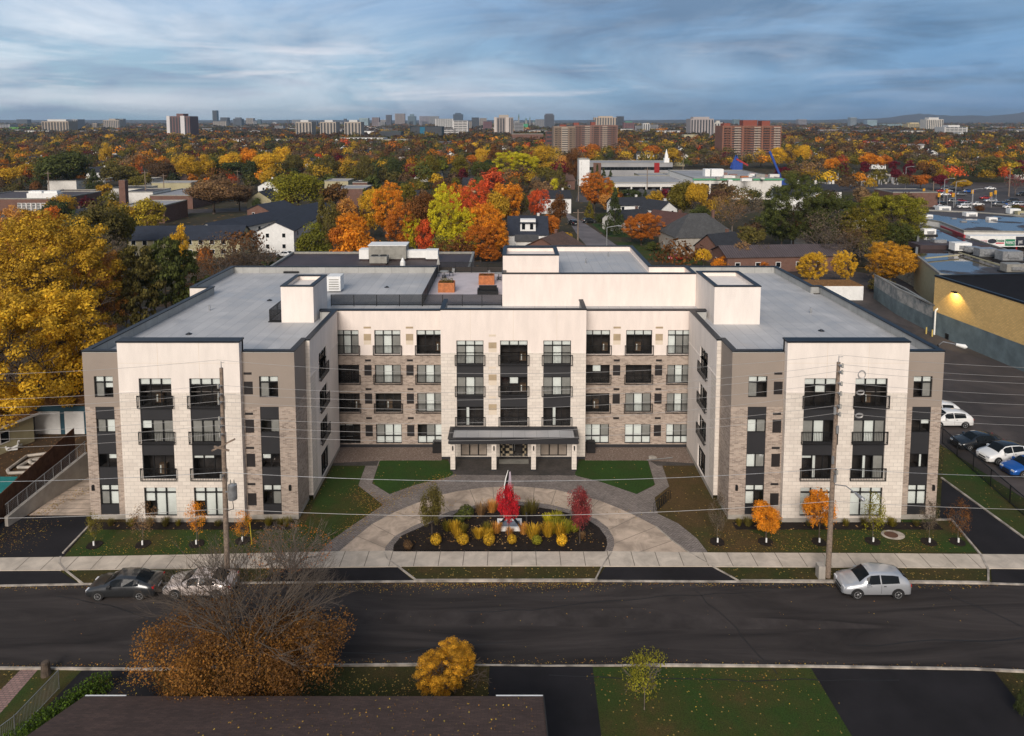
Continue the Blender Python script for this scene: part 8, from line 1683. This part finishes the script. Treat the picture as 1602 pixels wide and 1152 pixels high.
# fallen leaves: in the gutters, on lawns, drives and the near roof
rl = np.random.default_rng(91); L_ = []
def scat(n, pts, jx, jy, z=.02):
    P = np.array([gp(*p) for p in pts]); seg = rl.integers(0, len(P) - 1, n); t = rl.random(n)[:, None]; q = P[seg] * (1 - t) + P[seg + 1] * t
    L_.append(np.column_stack([q[:, 0] + rl.normal(0, jx, n), q[:, 1] - np.abs(rl.normal(0, jy, n)) if jy > 0 else q[:, 1] + np.abs(rl.normal(0, -jy, n)), np.full(n, z)]))
scat(1500, [(-20, 919), (650, 912.5), (935, 912), (1550, 916)], .6, .2); scat(900, [(500, 913), (935, 912)], .6, .5); scat(800, [(0, 1044), (500, 1040), (1000, 1039), (1602, 1049)], .6, -.2); scat(110, [(100, 935), (1500, 935)], 2, 2.5)
scat(1200, [(520, 845), (600, 790), (700, 745)], .5, -.5, .0); scat(900, [(120, 868), (480, 862)], .5, -1.6, 0); scat(1200, [(1120, 862), (1480, 862)], .5, -1.8, 0); scat(500, [(560, 760), (600, 790)], .8, .8, .02); scat(500, [(10, 850), (60, 812)], 1.2, 1.0, .02); scat(350, [(60, 805), (140, 760)], .4, .5, .02); scat(500, [(640, 850), (930, 850)], .5, -1.2, .07); scat(350, [(600, 800), (800, 775), (1000, 800)], .8, .8, .035)
scat(700, [(300, 1060), (760, 1060)], .5, 1.2, .01); scat(300, [(930, 1050), (1260, 1050)], .5, 1.5, .01); scat(250, [(150, 1060), (230, 1060)], .5, 1, .01)
n = 350; yy = rl.uniform(28, 33.3, n); L_.append(np.column_stack([rl.uniform(-14, 1, n), yy, 5.4 - (yy - 27.3) * (2.42 / 6.2) + .03]))
L_ = np.concatenate(L_); nn_ = unit(rl, len(L_)) * .35; nn_[:, 2] = 1; nn_ /= np.linalg.norm(nn_, axis=1)[:, None]
cs_ = np.array([(.40, .24, .05), (.30, .14, .04), (.45, .32, .06), (.20, .09, .03)])[rl.integers(0, 4, len(L_))]
o = D.objects.new('fallen_leaves', quadmesh('fallen_leaves', leaves(L_, nn_, .042, rl), M['leafm'], None, cs_)); col.objects.link(o); tag(o, 'fallen autumn leaves scattered on the street, lawns and roof', 'leaves', kind='stuff')
# ================================================================= far city
def cmat(c): 
    k = 'city_%02x%02x%02x' % tuple(int(v * 255) for v in c)
    if k not in M: M[k] = plain('concrete_tone', c, .85, var=.06, scale=.02)
    return M[k]
M['cityglass'] = plain('dark_window_band', (.035, .040, .048), .35, var=.2, scale=.05)
def tower(px0, px1, yt, yb, c, label, style='h', glass='cityglass', top=None, depth=None, sec=None, crown=None, name='tower_block'):
    yb = max(yb, 198.0); x0_, Y_ = gp(px0, yb + 1.0); x1_, _ = gp(px1, yb + 1.0); zt = at((px0 + px1) / 2, yt, Y_)[2]; w = x1_ - x0_; d = depth or min(w, 35)
    cx = (x0_ + x1_) / 2; s = empty(name, (cx, Y_ + d / 2, 0), 0, label, 'tower block'); BOXES.append((x0_, x1_, Y_ - 10, Y_ + d))
    m = MB(); m.box(x0_, Y_, -.1, x1_, Y_ + d, zt); m.build('wall', cmat(c), s)
    g = M[glass]
    if style == 'h':
        n = max(4, min(16, int(zt / 3.1))); st_ = zt / n
        for i in range(n):
            m = MB(); m.box(x0_ + w * .05, Y_ - .35, (i + .38) * st_, x1_ - w * .05, Y_ - .05, (i + .85) * st_); k = max(2, int(w / 9)); m.build('window_band', g, s)
        m = MB(); k = max(2, int(w / 8))
        for i in range(k + 1): x_ = x0_ + w * (.05 + .9 * i / k); m.box(x_ - w * .012, Y_ - .6, 0, x_ + w * .012, Y_ - .36, zt * .99)
        m.box(x0_ + w * .05, Y_ - .55, zt * .985, x1_ - w * .05, Y_ - .36, zt * .993); m.build('pier_grid', cmat(sec or c), s)
    if style == 'v':
        k = max(3, min(9, int(w / 5)))
        for i in range(k): m = MB(); a = x0_ + w * (i + .28) / k; m.box(a, Y_ - .4, 3, a + w * .45 / k, Y_ - .05, zt - 2); m.build('window_strip', g, s)
    if style == 'g': m = MB(); m.box(x0_ + w * .02, Y_ - .3, 1, x1_ - w * .02, Y_ - .05, zt - 1); m.build('glass_front', g, s)
    if sec and style == 'v':
        for a, b in ((0, .14), (.60, .78)): m = MB(); m.box(x0_ + w * a, Y_ - .9, 0, x0_ + w * b, Y_ - .45, zt + .5); m.build('white_pier', cmat(sec), s)
    if top: m = MB(); m.box(cx - w * top[0], Y_ + d * .2, zt, cx + w * top[0], Y_ + d * .8, at(cx, yt - top[1], Y_)[2] if False else zt + top[1] * Y_ / F_PX); m.build('plant_room', cmat(top[2] if len(top) > 2 else c), s)
    return s
W_, G_, B_, T_, D_ = (.55, .54, .52), (.30, .30, .31), (.34, .28, .22), (.38, .33, .28), (.10, .11, .13)
CITY = [(262, 298, 182, 217, (.16, .09, .085), 'brown and white striped tower standing alone on the left', dict(style='v', sec=(.62, .60, .60), top=(.15, 4))),
 (66, 108, 190, 211, B_, 'broad beige apartment tower with pale crown on the far left', dict(style='v', top=(.35, 3, W_))), (101, 122, 187, 207, G_, 'grey tower right of the broad beige one', dict(style='v')), (145, 152, 193, 205, B_, 'narrow beige slab on the left', dict(style='v')), (162, 187, 188, 205, T_, 'beige apartment slab on the far left', dict(style='v', top=(.2, 2))), (184, 193, 186, 200, G_, 'grey tower behind the beige slab', dict()), (26, 43, 187, 198, D_, 'dark slab on the left horizon', dict()),
 (333, 340, 173, 198, (.10, .17, .22), 'slender blue glass tower on the left skyline', dict(style='g')), (345, 356, 184, 199, D_, 'dark tower right of the slender blue one', dict()), (334, 354, 190, 200, T_, 'tan block at the foot of the blue glass tower', dict()), (365, 378, 186, 199, D_, 'dark stepped tower on the left skyline', dict(top=(.3, 2))), (385, 396, 185, 198, T_, 'beige tower on the left skyline', dict()), (403, 408, 187, 198, (.12, .20, .25), 'tiny teal tower on the left skyline', dict()), (396, 402, 190, 198, G_, 'small grey tower left of the tiny teal one', dict()),
 (406, 420, 195, 202, B_, 'low brown block below the left skyline', dict()), (430, 443, 197, 206, G_, 'pale grey midrise left of the three beige towers', dict()), (449, 453, 188, 198, D_, 'thin dark tower left of the three beige towers', dict()), (463, 488, 191, 217, T_, 'first of the three beige round crowned towers', dict(style='v', top=(.25, 3, W_))), (501, 526, 191, 215, T_, 'second of the three beige round crowned towers', dict(style='v', top=(.25, 3, W_))), (539, 565, 191, 218, T_, 'third of the three beige round crowned towers', dict(style='v', top=(.25, 3, W_))), (489, 496, 190, 200, D_, 'dark tower between the first two beige towers', dict()),
 (538, 542, 186, 198, D_, 'thin dark tower beside the third beige tower', dict()), (562, 576, 185, 200, (.34, .40, .38), 'pale green glass tower', dict(style='g', glass='cityglass2')), (582, 593, 184, 201, (.28, .22, .22), 'pinkish grey tower on the skyline', dict()), (593, 602, 191, 201, G_, 'low grey block right of the pinkish tower', dict()), (604, 612, 180, 200, (.12, .12, .15), 'dark slim tower with crane on the skyline', dict()), (618, 633, 178, 198, (.32, .26, .24), 'tall tan office tower on the skyline', dict()), (594, 627, 206, 220, (.05, .07, .07), 'low black glass office block', dict(style='g')), (638, 650, 182, 199, (.14, .20, .24), 'teal stepped tower on the skyline', dict(top=(.25, 3))), (656, 672, 182, 198, (.30, .28, .32), 'grey violet office tower', dict()), (671, 686, 182, 198, G_, 'grey office tower beside the violet one', dict()),
 (642, 692, 198, 217, (.012, .03, .04), 'dark teal glass office block with bright blue strip', dict(style='g')), (681, 709, 186, 204, W_, 'white slab behind the white cube block', dict()), (709, 732, 189, 215, (.62, .60, .58), 'white cube office block', dict()), (692, 713, 202, 215, (.60, .57, .55), 'low white wing in front of the white slab', dict()), (709, 724, 179, 189.5, (.06, .09, .13), 'dark blue top heavy tower behind the white cube', dict(top=(.3, 2))), (738, 749, 184, 201, (.06, .09, .15), 'dark blue glass tower', dict(style='g')), (750, 761, 185, 200, T_, 'pale tower right of the dark blue one', dict()), (756, 769, 190, 207, (.20, .09, .10), 'dark red tower on the skyline', dict()), (732, 738, 190, 203, T_, 'thin tan tower beside the white cube', dict()),
 (773, 803, 184, 214, (.27, .23, .21), 'big brown grey tower with two pale vertical bands', dict(style='v', sec=(.52, .46, .42), top=(.25, 4, T_))), (804, 819, 192, 211, G_, 'grey slab right of the banded tower', dict()), (819, 826, 194, 203, (.06, .28, .14), 'small bright green sheeted building', dict(style='n')), (838, 852, 187, 203, G_, 'grey tower left of the dark capped tower', dict()), (852, 867, 180, 204, (.10, .11, .14), 'dark capped tower with pale lower front', dict(top=(.4, 2))),
 (965, 976, 182, 200, (.14, .19, .30), 'blue tower right of the twin brown blocks', dict(style='g')), (976, 992, 192, 207, (.22, .10, .10), 'dark red tower with green top', dict(top=(.35, 2, (.08, .22, .16)))), (1006, 1016, 193, 211, W_, 'white fronted tower on the right skyline', dict(style='v')), (994, 1005, 197, 207, G_, 'grey block left of the white fronted tower', dict()), (1017, 1029, 195, 208, G_, 'grey block right of the white fronted tower', dict()), (929, 966, 184, 200, (.46, .36, .26), 'beige block rising behind the twin brown blocks', dict(style='v', top=(.3, 2))),
 (1080, 1116, 186, 216, (.36, .32, .31), 'wide grey beige double tower on the right', dict(style='v', top=(.35, 3))), (1117, 1130, 192, 216, (.50, .48, .44), 'cream tower right of the double tower', dict(style='v', top=(.2, 3))), (1148, 1158, 187, 198, (.18, .26, .28), 'teal tower peeping over the big brown tower', dict()), (1330, 1340, 184, 199, (.26, .30, .33), 'slim blue grey tower before the hills', dict(style='v')), (1356, 1372, 188, 200, (.24, .32, .40), 'pale blue glass pair of towers before the hills', dict(style='g', glass='cityglass2')), (1380, 1412, 194, 200, (.26, .36, .38), 'low pale teal block before the hills', dict()),
 (1420, 1444, 194, 204, (.46, .38, .22), 'yellowish midrise before the hills', dict(top=(.3, 2))), (1449, 1475, 187, 206, (.58, .54, .48), 'white and grey apartment tower before the hills', dict(style='v', top=(.3, 3, W_))), (1477, 1513, 199, 213, W_, 'white stepped midrise on the far right', dict(top=(.25, 3))), (1249, 1262, 187, 199, (.28, .26, .28), 'grey tower with crane right of the big brown tower', dict(style='v')), (920, 930, 188, 200, D_, 'small dark tower behind the twin brown blocks', dict()), (640, 646, 190, 199, G_, 'tiny grey tower by the teal stepped one', dict())]
M['cityglass2'] = plain('pale_glass_front', (.22, .30, .33), .25, var=.2, scale=.05)
rs7 = random.Random(12); xs7 = sorted(rs7.uniform(420, 1060) for _ in range(18))
for i, x_ in enumerate(xs7): w7 = rs7.uniform(5, 13); CITY.append((x_, x_ + w7, rs7.uniform(187, 194), 198, rs7.choice([G_, T_, W_, (.24, .24, .27), (.36, .33, .31)]), f'low distant office block of the hazy skyline, {ordinal(i, 18)} of its kind', dict(style=rs7.choice('hv'))))
for a in CITY: tower(*a[:6], **a[6])
b_ = gp(662, 218)
m = MB(); q0, q1 = gp(657, 218), gp(665, 218); m.box(q0[0], q0[1] - 1.2, 0, q1[0], q0[1] - .6, at(660, 199, q0[1])[2]); tag(m.build('blue_strip', plain('bright_blue_glass', (.01, .13, .22), .3)), 'bright blue glass stair strip on the dark teal office block', 'glass strip')
# parliament spires
for i, (px_, yt_, yb_, w_) in enumerate(((811.5, 178, 200, 2.2), (823, 184, 200, 3), (829, 182, 200, 1.6), (835, 188, 200, 3))):
    x, y = gp(px_, 200); zt = at(px_, yt_, y)[2]; ww = w_ * y / F_PX / 2; s = empty('spire', (x, y, 0), 0, ['tallest gothic clock tower spire on the skyline', 'second gothic spire right of the clock tower', 'thin third spire right of the clock tower', 'low broad roofed gothic spire'][i], 'spire'); m = MB(); m.box(x - ww, y - ww, 0, x + ww, y + ww, zt * .72); m.build('tower', cmat((.24, .24, .22)), s); m = MB(); m.tube((x, y, zt * .72), (x, y, zt), ww * 1.3, .1, 4); m.build('spire_roof', cmat((.12, .20, .18)), s)
# brown apartment slabs built with balconies
def slab(px0, px1, yt, yb, c, label, nb, dep=22, skew=0.0, boxes=(), trim=(.36, .29, .24)):
    x0_, Y_ = gp(px0, yb); x1_, _ = gp(px1, yb); zt = at((px0 + px1) / 2, yt, Y_)[2]; w = x1_ - x0_; s = empty('apartment_tower', ((x0_ + x1_) / 2, Y_ + dep / 2, 0), 0, label, 'tower block'); BOXES.append((x0_, x1_, Y_ - 75, Y_ + dep))
    m = MB(); m.box(x0_, Y_, -.1, x1_, Y_ + dep, zt); m.build('wall', cmat(c), s); n = 14; fh = zt / n
    for i in range(n):
        m = MB(); m.box(x0_ + .6, Y_ - .12, i * fh + fh * .40, x1_ - .6, Y_ - .02, i * fh + fh * .88); m.build('window_band', M['cityglass'], s)
    m = MB(); k = int(w / 3.1)
    for i in range(k):
        if i % 4 == 3: continue
        a = x0_ + w * i / k; m.box(a, Y_ - .30, 0, a + w / k * (.62 if i % 2 else .38), Y_ - .125, zt * .995)
    m.box(x0_, Y_ - .29, zt * .97, x1_, Y_ - .13, zt * .99); m.build('brick_piers', cmat(c), s)
    for j in range(nb):
        u = x0_ + w * (j + .5) / nb
        for i in range(1, n): m = MB(); m.box(u - 2.6, Y_ - 1.5, i * fh, u + 2.6, Y_ - .31, i * fh + .16); m.box(u - 2.6, Y_ - 1.5, i * fh + .16, u + 2.6, Y_ - 1.42, i * fh + 1.05); m.build('balcony', cmat(trim if j % 2 else tuple(v * .8 for v in c)), s)
    for a, b, h_ in boxes: m = MB(); m.box(x0_ + w * a, Y_ + 5, zt, x0_ + w * b, Y_ + 15, zt + h_); m.build('plant_room', cmat((.22, .06, .04)), s)
slab(1129, 1221, 197, 250, (.235, .105, .07), 'big red brown apartment tower on the right with balconies', 6, boxes=((.38, .62, 4.5), (.70, .84, 4.0), (.05, .16, 2.0)))
slab(898, 966, 196, 238, (.21, .12, .095), 'right twin of the brown apartment slabs', 5, boxes=((.0, .12, 2.5), (.4, .5, 3)))
slab(866, 900, 198, 246, (.27, .20, .15), 'left twin of the brown apartment slabs, closer and lighter', 3, dep=30, boxes=((.3, .6, 1.5),), trim=(.42, .36, .30))
tower(854, 867, 206, 242, (.15, .07, .06), 'narrow dark brown block left of the brown twins', style='h')
tower(-30, 16, 195, 206, G_, 'grey block at the left picture edge'); x_, y_ = gp(40, 212)
for i, (a, b, t, c, lab) in enumerate(((15, 42, 199, (.10, .26, .04), 'bright green sports hall wall on the far left'), (48, 60, 199, (.42, .40, .03), 'yellow hall wall on the far left'), (60, 70, 200, (.55, .02, .03), 'bright red hall on the far left'), (28, 64, 205, (.45, .44, .43), 'white shed row before the green hall'))):
    p, q = gp(a, 208 + (i == 3) * 3), gp(b, 208 + (i == 3) * 3); m = MB(); m.box(p[0], p[1], 0, q[0], p[1] + 30, at(a, t, p[1])[2]); tag(m.build('hall', cmat(c)), lab, 'hall')
# small houses scattered among the far trees
HP = [gable(0, 0, 0, 11, 8, 3.2, 2.2, 'offwhite', 'shgrey', 'x', win=2), gable(0, 0, 0, 10, 8, 5.2, 2.2, 'white', 'shdark', 'x', win=2, storeys=2), gable(0, 0, 0, 12, 8, 3.2, 2.4, 'brickred', 'shbrown', 'x', win=2), gable(0, 0, 0, 10, 9, 3.2, 2.8, 'siding_y', 'shdark', 'x', win=2)]
HN = ['off white house with grey roof', 'white two storey house with dark roof', 'red brick house with brown roof', 'pale yellow house with dark roof']
hl = []; used = [False] * 4; cnt = 0; tr = 0
while cnt < 108 and tr < 5000:
    tr += 1; y = 165 + rt.random() ** 1.0 * 560; x = rt.uniform(-.76, .72) * y
    if blocked(x, y) or inpoly(*pxof(x, y), [(510, 325), (860, 325), (860, 520), (510, 520)]) or any((x - a) ** 2 + (y - b) ** 2 < 7.5 ** 2 for a, b in placed) or any(a - 9 < x < b + 9 and c - 9 < y < d + 9 for a, b, c, d in BOXES): continue
    k = rt.choice([0, 0, 1, 1, 1, 2, 3]); o = HP[k] if not used[k] else copy_tree(HP[k]); used[k] = True; o.location = (x, y, 0); o.rotation_euler.z = rt.choice([0, 1.57]) + rt.uniform(-.15, .15); o['group'] = 'houses among the trees of the neighbourhood'
    q = pxof(x, y, 4); BOXES.append((x - 5, x + 5, y - 14, y + 5)); cnt += 1; ln = next((t for a, b, t in lands if q[0] < b), lands[-1][2]); hl.append((q[0], f'{HN[k]} {ln}', o))
order_labels(hl, lambda c_, o_: c_ if o_ == 'only' else f'{c_}, {o_}')
hm = MB(); rh = random.Random(9); hmats = [M['white'], M['offwhite'], cmat((.30, .22, .2)), M['flatgrey'], cmat((.10, .10, .11))]
for i in range(620):
    y = 700 + rh.random() ** .8 * 2600; x = rh.uniform(-.72, .70) * y; w_ = rh.uniform(8, 22) * (1 if y < 1500 else 2.2); h_ = rh.uniform(4, 8) * (1 if y < 1500 else 1.5)
    hm.cm = rh.choice([0, 1, 1, 2, 3, 4]); hm.box(x, y, 0, x + w_, y + 12, h_); hm.cm = rh.choice([3, 4, 4]); hm.box(x - .5, y - .5, h_, x + w_ + .5, y + 12.5, h_ + 1.2)
o = hm.build('distant_houses', hmats); tag(o, 'countless small roofs and sheds scattered through the distant woods', 'houses', kind='stuff')
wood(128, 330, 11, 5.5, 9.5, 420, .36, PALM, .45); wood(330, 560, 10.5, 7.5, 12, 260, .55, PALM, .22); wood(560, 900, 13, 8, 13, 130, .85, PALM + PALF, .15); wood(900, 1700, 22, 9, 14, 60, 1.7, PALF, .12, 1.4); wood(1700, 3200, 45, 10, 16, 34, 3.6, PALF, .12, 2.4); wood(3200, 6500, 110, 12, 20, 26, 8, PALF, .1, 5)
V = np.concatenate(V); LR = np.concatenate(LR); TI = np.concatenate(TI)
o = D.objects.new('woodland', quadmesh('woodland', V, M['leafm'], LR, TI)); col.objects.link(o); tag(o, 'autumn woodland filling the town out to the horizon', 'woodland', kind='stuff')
# hills
def ridge(name, Yh, prof, c1, z0=0):
    m = MB(); P = [at(a, b, Yh) for a, b in prof]; k = 4
    pts = []
    for (a, b) in zip(P[:-1], P[1:]):
        for i in range(k): t = i / k; pts.append((a[0] + (b[0] - a[0]) * t, Yh, a[2] + (b[2] - a[2]) * t + (rt.uniform(-.04, .04) * abs(a[2]))))
    pts.append(P[-1])
    for a, b in zip(pts[:-1], pts[1:]):
        m.face([(a[0], Yh - 700, -1), (b[0], Yh - 700, -1), (b[0], Yh - 200, b[2] * .6), (a[0], Yh - 200, a[2] * .6)]); m.face([(a[0], Yh - 200, a[2] * .6), (b[0], Yh - 200, b[2] * .6), b, a]); m.face([a, b, (b[0], Yh + 700, -1), (a[0], Yh + 700, -1)])
    o = m.build(name, plain(name + '_cover', c1, .95, var=.3, scale=.004), smooth=True, weld=True); tag(o, kind='structure')
ridge('hills', 9000, [(1240, 189), (1300, 187.5), (1340, 186), (1370, 186), (1400, 183), (1430, 178.5), (1445, 178.5), (1460, 179), (1490, 182), (1520, 180.5), (1545, 182), (1570, 180), (1590, 178), (1602, 175.5), (1660, 172), (1760, 182), (1900, 190)], (.040, .030, .032))
ridge('hills', 8000, [(-300, 187.5), (-80, 187.3), (60, 188.3), (200, 187.8), (330, 188.4), (480, 188), (640, 188.5), (800, 188), (960, 188.3), (1100, 187.6), (1240, 188), (1400, 188.5), (1600, 188), (1900, 188)], (.032, .026, .024))
# haze
hz = MB(); hz.box(-9900, -400, -1.3, 9900, 11500, 175); hmat = D.materials.new('haze_air'); hmat.use_nodes = True; nt = hmat.node_tree; nt.nodes.clear()
ho = nd(nt, 'ShaderNodeOutputMaterial'); hv = nd(nt, 'ShaderNodeVolumePrincipled'); hv.inputs['Color'].default_value = (.62, .78, .95, 1); hv.inputs['Density'].default_value = 7.5e-5; hv.inputs['Anisotropy'].default_value = .2
nt.links.new(hv.outputs[0], ho.inputs['Volume']); tag(hz.build('haze', hmat), kind='stuff')
